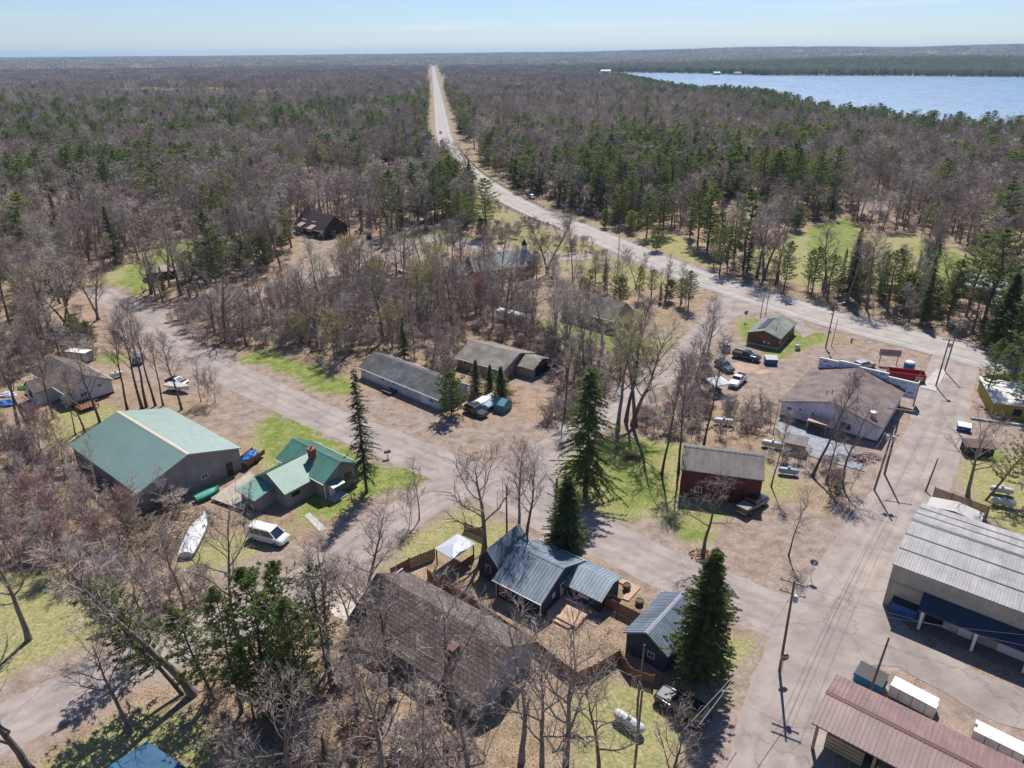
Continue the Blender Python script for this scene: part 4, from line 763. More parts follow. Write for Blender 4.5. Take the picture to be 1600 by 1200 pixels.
def vehicle(kind, color, rear, front, label, group=None, cover=False, sc=1.):
    a_, b_ = Vector(G(*rear)), Vector(G(*front)); d = b_-a_; c = (a_+b_)/2
    e = empty({'pickup': 'pickup_truck', 'suv': 'parked_suv', 'car': 'parked_car', 'van': 'parked_van'}[kind], (c.x, c.y, 0), atan2(d.y, d.x), label, {'pickup': 'pickup', 'suv': 'suv', 'car': 'car', 'van': 'van'}[kind], group, sc)
    pm = paint(color)
    L = {'pickup': 2.8, 'suv': 2.35, 'car': 2.25, 'van': 2.6}[kind]; w = {'pickup': .97, 'suv': .93, 'car': .88, 'van': .98}[kind]
    zb = {'pickup': .5, 'suv': .38, 'car': .28, 'van': .4}[kind]; zs = {'pickup': 1.12, 'suv': 1.0, 'car': .85, 'van': 1.05}[kind]; zt = {'pickup': 1.88, 'suv': 1.72, 'car': 1.42, 'van': 2.05}[kind]
    b = MB()
    b.loft([(-L, w*.9, zb+.12, w*.95, zs-.15, w*.88, zs-.04), (-L+.15, w*.97, zb, w, zs-.12, w*.93, zs), (L-.9, w*.97, zb, w, zs-.12, w*.93, zs), (L-.2, w*.95, zb, w*.97, zs-.18, w*.88, zs-.08), (L, w*.82, zb+.1, w*.86, zs-.25, w*.78, zs-.18)])
    if kind == 'pickup':
        cab = (-.75, 1.15, -.55, .55)
        b.box(-L+.02, -.85, w-.09, w-.01, zs-.02, zs+.22); b.box(-L+.02, -.85, -w+.01, -w+.09, zs-.02, zs+.22); b.box(-L, -L+.08, -w+.09, w-.09, zs-.02, zs+.22)
        b.loft([(1.0, w*.9, zs-.02, w*.88, zs+.12, w*.75, zs+.17), (2.1, w*.88, zs-.04, w*.84, zs+.07, w*.7, zs+.12), (L-.12, w*.8, zs-.1, w*.76, zs-.02, w*.6, zs)])
    elif kind == 'suv': cab = (-2.2, 1.0, -1.95, .25); b.loft([(.9, w*.9, zs-.02, w*.86, zs+.06, w*.7, zs+.1), (L-.15, w*.8, zs-.1, w*.74, zs-.03, w*.6, zs-.01)])
    elif kind == 'van': cab = (-2.5, 1.9, -2.35, .9); b.loft([(1.7, w*.9, zs-.02, w*.84, zs+.05, w*.7, zs+.08), (L-.1, w*.8, zs-.12, w*.74, zs-.05, w*.6, zs-.03)])
    else: cab = (-1.75, 1.15, -1.05, .25)
    x0, x1, x2, x3 = cab; wt = w*.76
    b.add([(x0, -w*.93, zs-.02), (x1, -w*.93, zs-.02), (x1, w*.93, zs-.02), (x0, w*.93, zs-.02), (x2, -wt, zt-.06), (x3, -wt, zt-.06), (x3, wt, zt-.06), (x2, wt, zt-.06), (x2+.15, -wt*.85, zt), (x3-.15, -wt*.85, zt), (x3-.15, wt*.85, zt), (x2+.15, wt*.85, zt)],
          [(0, 1, 5, 4), (1, 2, 6, 5), (2, 3, 7, 6), (3, 0, 4, 7), (4, 5, 9, 8), (5, 6, 10, 9), (6, 7, 11, 10), (7, 4, 8, 11), (8, 9, 10, 11)])
    b.build('body', pm, e, fixn=True)
    if kind == 'pickup':
        MB().box(-L+.1, -.87, -w+.1, w-.1, zs+.005, zs+(.24 if cover else .03)).build('bed_cover' if cover else 'bed', mat('bed_cover_vinyl', (.20, .18, .16), .6) if cover else BLACK, e)
    def lp(p, q, t): return tuple(p[i]+(q[i]-p[i])*t for i in range(3))
    A = [(x0, -w*.93, zs), (x1, -w*.93, zs), (x1, w*.93, zs), (x0, w*.93, zs)]; T = [(x2, -wt, zt-.06), (x3, -wt, zt-.06), (x3, wt, zt-.06), (x2, wt, zt-.06)]
    def pane(nm, i, j, s0, s1, t0=.12, t1=.9):
        q = MB(); P = [lp(lp(A[i], T[i], t0), lp(A[j], T[j], t0), s0), lp(lp(A[i], T[i], t0), lp(A[j], T[j], t0), s1), lp(lp(A[i], T[i], t1), lp(A[j], T[j], t1), s1), lp(lp(A[i], T[i], t1), lp(A[j], T[j], t1), s0)]
        gq(q, P); return q.build(nm, GLASS, e, fixn=True)
    pane('windshield', 1, 2, .06, .94, .08); pane('rear_window', 3, 0, .1, .9, .2)
    for i, j in ((0, 1), (2, 3)):
        if i == 0: segs = ((.12, .5), (.53, .93))
        else: segs = ((.07, .47), (.5, .88))
        for s in segs: pane('side_window', i, j, *s, .15)
    r = {'pickup': .42, 'suv': .38, 'car': .33, 'van': .36}[kind]; xa = L*.62
    for sx_ in (-xa, xa):
        for sy in (-1, 1):
            q = MB().lathe([(r*.6, -.11), (r*.95, -.12), (r, -.08), (r, .08), (r*.95, .12), (r*.6, .11)], 16, (sx_, sy*(w-.12), r), 'y').build('wheel', TYRE, e, smooth=False)
            MB().lathe([(r*.58, -.01), (r*.5, .025), (.06, .03)] if sy > 0 else [(r*.58, .01), (r*.5, -.025), (.06, -.03)], 12, (sx_, sy*(w-.12)+sy*.10, r), 'y').build('rim', RIM, q)
    for sy in (-1, 1):
        MB().box(L-.14, L-.02, sy*w*.64-.14, sy*w*.64+.14, zs-.32, zs-.17).build('headlight', HL, e)
        MB().box(-L-.012, -L+.05, sy*w*.80-.08, sy*w*.80+.08, zs-.36, zs-.08).build('taillight', TL, e)
        b = MB(); b.box(x1-.35, x1-.2, sy*(w*.93+.1)-.09, sy*(w*.93+.1)+.09, zs+.04, zs+.2); b.build('mirror', pm, e)
    b = MB(); b.box(L-.05, L+.06, -w*.75, w*.75, zb+.06, zb+.24); b.build('bumper', RIM if kind == 'pickup' else pm, e); b = MB(); b.box(-L-.1, -L+.02, -w*.8, w*.8, zb+.06, zb+.24); b.build('bumper', RIM if kind == 'pickup' else pm, e)
    return e
vehicle('pickup', 'black', (1157, 806), (1192, 783), 'black pickup with grey covered bed parked beside the dark red barn', cover=True)
vehicle('suv', 'black', (1095, 1131), (1036, 1094), 'large black suv under the dense spruce near the bottom edge', sc=1.12)
vehicle('pickup', 'black', (1145, 556), (1187, 566), 'black pickup parked against the brown wood building')
vehicle('pickup', 'white', (1162, 590), (1141, 610), 'white pickup on the dirt lot with its bed toward the highway')
vehicle('suv', 'silver', (1136, 556), (1129, 534), 'silver suv on the lot left of the black pickup')
vehicle('suv', 'teal', (1120, 570), (1143, 584), 'dark teal suv behind the white tent canopy')
vehicle('pickup', 'plum', (844, 574), (878, 590), 'dark plum pickup beside the garage of the taupe-roofed house')
vehicle('suv', 'black', (730, 642), (757, 653), 'black suv parked between the white ranch and the teal garden shed')
vehicle('car', 'black', (262, 597), (292, 602), 'black car standing behind the trailered boat by the bare trunks')
vehicle('suv', 'grey', (214, 574), (222, 556), 'grey suv half hidden by trunks near the white house')
vehicle('van', 'white', (398, 838), (444, 850), 'white van below the small green-roofed house under green pine branches', sc=1.05)
vehicle('suv', 'silver', (1337, 578), (1362, 572), 'silver suv behind the house-wrapped false front')
vehicle('suv', 'black', (577, 378), (577, 366), 'black suv in the clearing near the dormered house')
vehicle('pickup', 'blue', (508, 442), (524, 438), 'blue pickup parked along the church road behind bare trees')
for i, (r_, f_, k_, c_, l_) in enumerate((((590, 440), (604, 443), 'suv', 'white', 'white suv leftmost in the row near the red church'), ((603, 434), (617, 438), 'suv', 'red', 'red suv in the row near the red church'), ((617, 437), (631, 441), 'car', 'red', 'low red car right of the red suv near the church'), ((627, 432), (641, 436), 'van', 'white', 'white van in the row near the red church'), ((640, 444), (655, 449), 'car', 'silver', 'silver car in the brush below the church'))):
    vehicle(k_, c_, r_, f_, l_)
vehicle('car', 'grey', (688.3, 205.5), (688.6, 211.5), 'small dark car driving far up the straight highway', sc=1.2)
vehicle('suv', 'black', (736, 275.5), (744, 282.5), 'black suv driving on the highway curve between the guardrails', sc=1.15)
vehicle('suv', 'blue', (825, 307), (836, 313), 'dark blue suv stopped on the highway shoulder under the conifers', sc=1.)
# boats and trailers
def boat(px0, px1, label, m, L=5.2, W=1.9, cover=None, z=.55, name='boat'):
    a_, b_ = Vector(G(*px0)), Vector(G(*px1)); d = b_-a_; c = (a_+b_)/2; e = empty(name, (c.x, c.y, 0), atan2(d.y, d.x), label, 'boat')
    secs = []; n = 12
    for i in range(n+1):
        t = i/n; w = W/2*(1-max(0, (t-.55)/.45)**2*.96)*(.85+.15*min(1, t*4)); secs.append((-L/2+L*t, w*.35, z+.12*t, w*.9, z+.35, w, z+.75+.12*t))
    MB().loft(secs).build('hull', m, e, fixn=True)
    b = MB(); b.loft([(s[0], s[5]*.93, s[6]-.02, s[5]*.6, s[6]+.12*(1 if cover else .02)+.02, .05, s[6]+(.28 if cover else .03)) for s in secs]); b.build('cover' if cover else 'deck', cover or MATS['concrete'], e, fixn=True)
    if z > .3:
        b = MB(); b.box(-L*.4, L*.35, -.45, -.38, .4, .48); b.box(-L*.4, L*.35, .38, .45, .4, .48); b.box(L*.3, L*.72, -.05, .05, .4, .48); b.box(-.4, -.3, -.8, .8, .36, .44); b.build('trailer_frame', MATS['galvanised'], e)
        for sy in (-1, 1): MB().lathe([(.3, -.08), (.3, .08)], 12, (-.35, sy*.85, .3), 'y').build('wheel', TYRE, e)
    return e
boat((259, 608), (300, 614), 'pale aluminium boat on a trailer in front of the black car', MATS['galvanised'])
boat((286, 885), (327, 800), 'long narrow boat wrapped in white tarp lying beside the brush pile', mat('white_tarp', (.55, .57, .60), .6, col2=(.64, .65, .66), sc=2, bump=.6), 8.5, 2.2, MATS['white_tarp'], .02, 'wrapped_boat')
boat((316, 781), (334, 773), 'small upturned green boat at the corner of the green barn', mat('green_gelcoat', (.03, .25, .18), .4), 3.6, 1.5, MATS['green_gelcoat'], .02, 'rowing_boat')
boat((752, 634), (766, 626), 'white covered boat beside the teal garden shed', MATS['trim_white'], 4.6, 1.8, MATS['trim_white'], .3)
boat((763, 640), (776, 632), 'grey-blue covered boat nearest the teal garden shed', mat('greyblue_cover', (.22, .32, .38), .6), 4.4, 1.7, MATS['greyblue_cover'], .3)
e = empty('utility_trailer', (*G(392, 722), 0), 1.25, 'brown utility trailer heaped with blue tarps at the corner of the green barn', 'trailer')
MB().box(-2.2, 2.2, -1.1, 1.1, .5, .62).box(-2.2, 2.2, -1.1, -1.04, .62, 1.3).box(-2.2, 2.2, 1.04, 1.1, .62, 1.3).box(-2.2, -2.14, -1.04, 1.04, .62, 1.3).build('box', BRWOOD, e)
def lump(b, cx, cy, z0, rx, ry, h, seed, k=14, n=6):
    r = random.Random(seed); vs = []; ph = [[r.uniform(.8, 1.15) for _ in range(k)] for _ in range(n+1)]
    for i in range(n):
        t = i/n
        for j in range(k):
            u = 2*pi*j/k; q = cos(t*pi/2)**.6*ph[i][j]; vs.append((cx+rx*q*cos(u), cy+ry*q*sin(u), z0+h*sin(t*pi/2)*ph[i][(j*3) % k]))
    vs.append((cx, cy, z0+h)); top = len(vs)-1
    fs = [(i*k+j, i*k+(j+1) % k, (i+1)*k+(j+1) % k, (i+1)*k+j) for i in range(n-1) for j in range(k)]+[((n-1)*k+j, (n-1)*k+(j+1) % k, top) for j in range(k)]
    return b.add(vs, fs)
BTARP = mat('blue_tarp', (.02, .10, .33), .45, col2=(.04, .16, .42), sc=3, bump=.5)
tag(lump(MB(), 0, 0, .6, 1.9, .95, 1.0, 3).build('tarp_load', BTARP, e, fixn=True))
for sy in (-1, 1): MB().lathe([(.35, -.1), (.35, .1)], 12, (0, sy*1.2, .35), 'y').build('wheel', TYRE, e)
o = lump(MB(), 0, 0, 0, 2.0, 1.2, .8, 5).build('tarp_heap', BTARP, fixn=True); o.location = (*G(10, 632), 0); tag(o, 'crumpled bright blue tarp heap at the left edge near the white house', 'tarp')
o = lump(MB(), 0, 0, 0, 1.5, 1.0, .7, 6).build('tarp_heap', MATS['white_tarp'], fixn=True); o.location = (*G(12, 618), 0); tag(o, 'pale crumpled tarp heap just above the blue one', 'tarp')
o = lump(MB(), 0, 0, 0, 1.2, .8, .7, 8).build('toy_pile', mat('green_plastic', (.10, .42, .08), .5), fixn=True); o.location = (*G(38, 607), 0); tag(o, 'small bright green plastic play slide on the left yard', 'toy')
# white tank, white camper near white house
def tank(px, ang, label, m, L=3.0, r=.48, group=None):
    e = empty('propane_tank', (*G(*px), 0), ang, label, 'tank', group); z = r+.28
    MB().lathe([(.03, -L/2), (r*.5, -L/2+.06), (r*.85, -L/2+.2), (r, -L/2+.42), (r, L/2-.42), (r*.85, L/2-.2), (r*.5, L/2-.06), (.03, L/2)], 18, (0, 0, z), 'x').build('body', m, e, smooth=True)
    for s in (-1, 1): MB().box(s*L*.28-.08, s*L*.28+.08, -r*.7, r*.7, 0, .42).build('leg', MATS['galvanised'], e)
    MB().lathe([(.2, 0), (.2, .2), (.15, .26), (.03, .28)], 12, (0, 0, z+r-.03)).build('valve_cover', m, e); return e
PT = mat('tank_white', (.58, .60, .60), .4, col2=(.48, .49, .48), sc=2); PB = mat('tank_grey_blue', (.30, .40, .46), .45, col2=(.24, .33, .38), sc=2)
tank((982, 1136), -.72, 'white propane tank lying in the grass left of the large black suv', PT, 3.3, .5)
tank((1231, 742), -.25, 'pale blue propane tank on the grass right of the red barn', PB, 3.0, .46)
tank((1563, 772), -.35, 'upper of the two white propane tanks near the brown board wall', PT, 3.0, .46, 'white tanks right of the store road')
tank((1566, 791), -.4, 'lower of the two white propane tanks near the brown board wall', PT, 3.0, .46, 'white tanks right of the store road')
tank((1206, 700), -.4, 'dusty white propane tank beside the small weathered shed', PT, 3.4, .5)
tank((183, 590), .7, 'white propane tank on the grass beside the porch of the white house', PT, 2.4, .5)
tank((1246, 546), .9, 'short white tank on the grass behind the brown wood building', PT, 1.7, .5)
tank((1130, 664), -.2, 'long pale tank lying in the brush above the red barn', PT, 3.4, .5)
e = empty('white_camper', (*G(104, 566), 0), -.25, 'small white camper trailer in the brush behind the white house', 'camper')
b = MB(); b.xprism([(0, .5), (2.2, .5), (2.2, 2.1), (2.0, 2.35), (.2, 2.35), (0, 2.1)], 0, 5.0); b.build('body', MATS['tan_siding'], e, fixn=True); MB().box(-.05, 5.05, .1, 2.1, 2.35, 2.42).build('roof', MATS['trim_white'], e)
for q in (2.0, 2.8): MB().lathe([(.34, -.02), (.34, 2.22)], 12, (q, 0, .34), 'y').build('wheel', TYRE, e)
win(e, 'f', (5, 2.2, 0), 3.2, 1.1, 1.2, .7, 'window', BLACK); win(e, 'f', (5, 2.2, 0), .8, .6, .7, 1.5, 'door')
# dumpsters and containers
def dumpster(px, ang, label, m, L=2.2, W=1.6, H_=1.4, lid=None):
    e = empty('dumpster', (*G(*px), 0), ang, label, 'dumpster'); b = MB()
    b.xprism([(0, .15), (W, .15), (W+.12, H_*.62), (W+.12, H_), (0, H_-.3), (-.05, H_*.6)], -L/2, L/2); b.build('body', m, e, fixn=True)
    b = MB(); b.add([(-L/2-.04, -.06, H_-.29), (L/2+.04, -.06, H_-.29), (L/2+.04, W+.15, H_+.02), (-L/2-.04, W+.15, H_+.02), (-L/2-.04, -.06, H_-.22), (L/2+.04, -.06, H_-.22), (L/2+.04, W+.15, H_+.09), (-L/2-.04, W+.15, H_+.09)], [(0, 3, 2, 1), (4, 5, 6, 7), (0, 1, 5, 4), (1, 2, 6, 5), (2, 3, 7, 6), (3, 0, 4, 7)]); b.build('lid', lid or m, e)
    for s in (-1, 1): MB().box(s*(L/2+.08)-.08, s*(L/2+.08)+.08, .2, W-.2, .75, .92).build('lift_pocket', m, e)
    for s in (-1, 1): MB().lathe([(.1, -.05), (.1, .05)], 8, (s*L*.4, .2, .1), 'y').build('caster', TYRE, e)
    return e
DB = mat('dumpster_blue', (.02, .09, .25), .5, col2=(.03, .12, .31), sc=3); DBB = mat('dumpster_bright_blue', (.02, .17, .38), .5); DLID = mat('black_lid', (.03, .03, .035), .6); LLID = mat('pale_lid', (.42, .40, .36), .7)
dumpster((1408, 966), -.68, 'blue dumpster with black lid in front of the beige store wall', DB, 2.6, 2.4, 1.9, DLID)
dumpster((1353, 1076), -.75, 'bright blue dumpster with sloping grille behind the maroon shed', DBB, 2.6, 1.6, 1.4, DLID)
dumpster((1205, 571), -.12, 'blue dumpster with pale lids below the brown wood building', DB, 2.3, 1.7, 1.5, LLID)
dumpster((1505, 675), -.5, 'small blue and white dumpster beside the drive of the yellow shop', DB, 1.9, 1.1, 1.2, MATS['trim_white'])
e = empty('rolloff_container', (72.2, 124.0, 0), -.33, 'long open red roll-off container behind the house-wrapped false front', 'container')
RC = mat('container_red', (.27, .02, .02), .55, col2=(.33, .035, .03), sc=2)
b = MB(); b.box(0, 6.4, 0, .08, .2, 1.6); b.box(0, 6.4, 2.3, 2.38, .2, 1.6); b.box(0, .08, .08, 2.3, .2, 1.6); b.box(6.32, 6.4, .08, 2.3, .2, 1.6); b.box(.08, 6.32, .08, 2.3, .2, .3)
for i in range(9): b.box(.3+i*.72, .38+i*.72, -.06, 0, .25, 1.55)
b.box(-.03, 6.43, -.08, .02, 1.55, 1.68); b.box(-.03, 6.43, 2.36, 2.46, 1.55, 1.68); b.build('body', RC, e)
MB().box(4.6, 6.0, -.09, -.065, .35, 1.3).build('patch_board', MATS['tan_plywood'], e)
e = empty('round_tank', (*G(1420, 575), 0), 0, 'round blue and white tank beside the red container', 'tank')
MB().lathe([(1.0, 0), (1.0, 1.1)], 18).build('body', DBB, e, smooth=False); MB().lathe([(1.0, 1.1), (.85, 1.35), (.5, 1.5), (.03, 1.55)], 18).build('dome', MATS['trim_white'], e, smooth=True)
# tent canopy
e = empty('tent_canopy', (*G(1119, 613), 0), .3, 'white peaked tent canopy on four legs on the dirt lot', 'canopy')
MB().add([(-1.7, -1.7, 2.3), (1.7, -1.7, 2.3), (1.7, 1.7, 2.3), (-1.7, 1.7, 2.3), (0, 0, 3.3), (-1.7, -1.7, 2.05), (1.7, -1.7, 2.05), (1.7, 1.7, 2.05), (-1.7, 1.7, 2.05)], [(0, 1, 4), (1, 2, 4), (2, 3, 4), (3, 0, 4), (0, 5, 6, 1), (1, 6, 7, 2), (2, 7, 8, 3), (3, 8, 5, 0)]).build('roof', mat('canopy_fabric', (.72, .72, .73), .7), e, fixn=True)
for q in ((-1.65, -1.65), (1.65, -1.65), (1.65, 1.65), (-1.65, 1.65)): MB().tube([(q[0], q[1], 0), (q[0], q[1], 2.3)], .035, 6).build('leg', MATS['galvanised'], e)
o = lump(MB(), 0, 0, 0, 1.3, 1.1, .9, 12).build('equipment_heap', mat('dark_equipment', (.06, .06, .065), .7, col2=(.2, .18, .17), sc=4), fixn=True); o.location = (*G(1117, 612), 0); tag(o, 'dark heap of tools and material under the white tent canopy', 'equipment')
# lumber bundles
WRAPL = mat('white_lumber_wrap', (.66, .66, .66), .45, col2=(.58, .58, .60), sc=1.5, bump=.3)
def bundle(px0, px1, w_, h_, n_, label):
    a_, b_ = Vector(G(*px0)), Vector(G(*px1)); d = b_-a_; e = empty('lumber_bundle', (a_.x, a_.y, 0), atan2(d.y, d.x), label, 'lumber'); L_ = d.length
    for i in range(n_): MB().box(rnd.uniform(0, .3), L_-rnd.uniform(0, .4), i*w_/n_+.02, (i+1)*w_/n_-.02, .15, h_-.06*i).build('wrapped_pack', WRAPL, e)
    b = MB(); [b.box(k_, k_+.1, 0, w_, 0, .15) for k_ in (.5, L_/2, L_-.6)]; b.build('bearer', GREYW, e)
    b = MB(); [b.box(k_, k_+.04, .0, .02, .15, h_) for k_ in (L_*.25, L_*.5, L_*.75)]; b.build('strap', DLID, e)
bundle((1381, 1085), (1462, 1128), 1.6, 1.5, 2, 'white wrapped lumber bundle behind the middle of the maroon shed')
bundle((1514, 1155), (1600, 1198), 1.7, 1.2, 3, 'white wrapped lumber bundle in the bottom right corner')
e = empty('pallet', (*G(1407, 978), 0), .2, 'loose wooden pallet by the shadow line of the store', 'pallet')
b = MB(); [b.box(-.6, .6, -.5+i*.2, -.38+i*.2, .1, .13) for i in range(6)]; [b.box(x_, x_+.1, -.5, .62, 0, .1) for x_ in (-.6, -.05, .5)]; b.build('boards', GREYW, e)
# brush pile, leaf ring, stumps
def sticks(name, px, rx, ry, h, n, m, label, cat, seed, th=.05, ln=2.2):
    r = random.Random(seed); b = MB()
    for i in range(n):
        t = r.random(); u = r.uniform(0, 2*pi); q = sqrt(r.random()); cx, cy = rx*q*cos(u), ry*q*sin(u); z = h*(1-q*q)*r.random()+.06
        a = r.uniform(0, 2*pi); l = ln*r.uniform(.3, .6); dz = r.uniform(-.25, .35)*l
        b.tube([(cx-l*cos(a), cy-l*sin(a), max(.03, z-dz)), (cx, cy, z+r.uniform(-.1, .1)), (cx+l*cos(a), cy+l*sin(a), z+dz)], [th*r.uniform(.5, 1.2)]*3, 4, False)
    o = b.build(name, m); o.location = (*G(*px), 0); return tag(o, label, cat)
sticks('brush_pile', (262, 830), 6.5, 5.5, 2.2, 420, mat('cut_brush', (.36, .28, .21), .9, col2=(.24, .17, .12), sc=1), 'large tangled pile of cut brush left of the white wrapped boat', 'brush pile', 2)
sticks('brush_pile', (215, 870), 5, 4, 1.6, 260, MATS['cut_brush'], 'lower brush pile among the reddish saplings', 'brush pile', 4)
sticks('debris_pile', (1350, 716), 2.6, 1.2, .9, 110, mat('rubble_wood', (.42, .24, .18), .9, col2=(.5, .4, .33), sc=2), 'heap of torn-off boards at the corner of the wrapped building', 'debris pile', 5, .07, 1.2)
sticks('debris_pile', (1345, 722), .8, .8, .6, 20, BRWOOD, 'small dark board heap below the torn-off boards', 'debris pile', 6, .07, 1.0)
sticks('leaf_ring', (988, 717), 1.6, 1.0, .2, 60, BRICK, 'low ring of red-brown bricks and leaves on the lawn', 'fire ring', 7, .08, .5)
sticks('flower_bed', (1098, 826+43), 1.7, 1.5, .2, 60, BRICK, 'brick edged bed at the foot of the spreading tree by the red barn', 'flower bed', 8, .07, .5)
sticks('firewood_pile', (1176, 641), 2.5, .8, .5, 60, MATS['rubble_wood'], 'row of split firewood at the lot edge', 'firewood', 9, .08, .9)
sticks('brush_pile', (1310, 778-60), 3.0, 1.2, .5, 90, MATS['cut_brush'], 'low scatter of branches below the plastic sheeting', 'brush pile', 19, .03, 1.6)
sticks('rock_edge', (1130, 668), 7, 1.2, .3, 90, CONC, 'pale stones scattered along the lot edge above the red barn', 'rocks', 10, .1, .5)
# ------------------------------------------------------------------ poles and wires
POLE = mat('pole_wood', (.17, .12, .085), .85, col2=(.24, .18, .135), sc=2, stretch=(5, 5, .5)); XARM = mat('crossarm_wood', (.28, .235, .20), .85); INS = mat('insulator', (.45, .45, .47), .3); WIRE = mat('wire_metal', (.35, .35, .36), .5, .3); TRF = mat('transformer_grey', (.42, .44, .45), .5)
poles = {}
def pole(key, base, h, label, arms=(), ang=0., trf=(), lean=(0, 0), r=.15, lamp=False, name='utility_pole'):
    X, Y = G(*base); e = empty(name, (X, Y, 0), ang, label, 'pole'); lx, ly = lean
    ca, sa = cos(-ang), sin(-ang); llx, lly = lx*ca-ly*sa, lx*sa+ly*ca
    MB().tube([(0, 0, 0), (llx*.5, lly*.5, h/2), (llx, lly, h)], [r, r*.85, r*.65], 10).build('shaft', POLE, e)
    for z, L_ in arms:
        cx, cy = llx*z/h, lly*z/h
        o = MB().box(cx-L_/2, cx+L_/2, cy+.12, cy+.24, z-.07, z+.07).build('crossarm', XARM, e)
        for q in (-L_/2+.12, -L_*.2, L_*.2, L_/2-.12): MB().lathe([(.05, 0), (.06, .08), (.03, .16), (.02, .2)], 8, (cx+q, cy+.18, z+.07)).build('insulator', INS, o)
    for z, q in trf: MB().lathe([(.05, 0), (.22, .02), (.24, .7), (.18, .78), (.03, .8)], 12, (llx*z/h+q, lly*z/h-.05, z)).build('transformer', TRF, e)
    if lamp:
        MB().tube([(llx, lly, h-.6), (llx+1.0, lly, h+.3), (llx+2.2, lly, h+.5)], .04, 6).build('lamp_arm', MATS['galvanised'], e); MB().loft([(llx+2.1, .1, h+.4, .14, h+.45, .08, h+.52), (llx+2.8, .06, h+.44, .08, h+.47, .04, h+.5)]).build('lamp_head', MATS['galvanised'], e)
    for ch in e.children:
        if ch.name.startswith('lamp_head'): ch.location.y += lly
    poles[key] = (X+lx, Y+ly, h, ang); return e
pole('A', (1218, 1048), 11.6, 'tall utility pole with double crossarms and the red stop sign in front of it', [(11.2, 2.6), (9.9, 2.4)], -.5, [(9.2, .35)], (-.35, 0))
pole('B', (1366, 766), 10.5, 'left of the two close poles with transformers beside the wrapped building', [(9.0, 2.0)], -.3, [(8.2, .4), (8.2, -.4)], (.6, 0))
pole('C', (1382, 741), 11, 'right of the two close poles, topped with a long crossarm', [(10.7, 3.4)], -.35, [], (.1, 0), r=.17)
pole('D', (1462, 604), 9.6, 'utility pole with small crossarm and transformer on the concrete strip', [(9.3, 2.2)], -.3, [(8.0, .35)], (.2, 0))
pole('E', (1476, 580), 11, 'tall plain pole at the highway corner above the concrete strip', [(10.6, 1.6)], -.3, (), (.3, 0))
pole('F', (1427, 634), 5.0, 'short weathered post beside the wrapped building corner', (), 0, (), (.1, 0), .12)
pole('G', (1290, 544), 9.4, 'street lamp pole leaning over the highway from the corner of the lawn', [(7.6, .9)], .4, [(3.2, .25)], (.2, 0), lamp=True)
pole('H', (1299, 541), 6.2, 'pale metal post beside the street lamp pole', (), 0, (), (.4, .3), .08, name='metal_post')
pole('I', (1357, 1088), 7.4, 'plain short pole rising behind the bright blue dumpster', (), 0, (), (.5, .2), .13)
pole('J', (1446, 768), 5.0, 'leaning plain pole beside the brown board wall', (), 0, (), (1.0, .8), .13)
pole('K', (792, 842), 8.2, 'bare limbless pole right of the bare oak above the pavilion', (), 0, (), (0, 0), .14)
pole('L', (1188, 497), 8.0, 'thin pole left of two behind the brown wood building', (), 0, (), (.1, 0), .09)
pole('M', (1196, 492), 7.4, 'thin pole right of two behind the brown wood building', (), 0, (), (.1, 0), .09)
pole('N', (997, 1092), 7.0, 'tan pole standing in bare branches below the grey garage', (), 0, (), (.1, 0), .12)
pole('O', (990, 1215), 10.5, 'pole at the bottom edge right of the shingled building', (), 0, (), (0, 0), .13)
def sag(a, b, s, r_, label, name='overhead_wire', n=14):
    P = []
    for i in range(n+1): t = i/n; P.append((a[0]+(b[0]-a[0])*t, a[1]+(b[1]-a[1])*t, a[2]+(b[2]-a[2])*t-4*s*t*(1-t)))
    return tag(MB().tube(P, r_, 4, False).build(name, WIRE), label, 'wire', 'overhead wires strung between the poles')
def pt(k, dz=0, off=0.): X, Y, h, an = poles[k]; return (X+off*cos(an), Y+off*sin(an), h-dz)
for o_, l_ in ((-1.1, 'left'), (0., 'middle'), (1.1, 'right')):
    sag(pt('A', .1, o_), pt('B', 1.3, o_*.8), 1.0, .014, 'overhead wire from the stop sign pole up to the transformer pole, %s strand of three' % l_)
sag(pt('A', 1.9), pt('B', 3.2), 1.1, .022, 'low thick cable from the stop sign pole to the transformer pole')
for o_, l_ in ((-1.3, 'left'), (1.3, 'right')): sag(pt('C', .1, o_), pt('D', .2, o_*.6), .9, .014, 'overhead wire from the long crossarm pole to the concrete strip pole, %s strand' % l_)
sag(pt('D', .2), pt('E', .3), .2, .014, 'short overhead wire joining the two poles near the highway corner')
sag(pt('E', .3), pt('G', 1.2), 1.3, .016, 'overhead wire along the highway to the street lamp pole')
sag(pt('G', 1.2), (*G(1062, 417), 9), 1.6, .016, 'overhead wire along the highway left of the street lamp pole')
sag(pt('A', 1.8), (*G(1075, 1250), 9.0), .4, .03, 'thick pale cable running from the stop sign pole to the bottom edge')
sag((*G(1160, 1040, 6), 6.0), (*G(1020, 1190, 8), 8.0), .2, .026, 'thick pale cable crossing in front of the dense dark spruce')
sag(pt('A', .3, 1.), (*G(1700, 1150), 9), .8, .014, 'thin wire from the stop sign pole over the lot to the right edge')
sag(pt('A', 2.2, .2), (*G(1700, 1100), 8), .8, .014, 'lower thin wire from the stop sign pole toward the store')
sag(pt('A', 2.6), (8.2, 60.5, 3.9), .7, .014, 'service wire from the stop sign pole to the navy house roof')
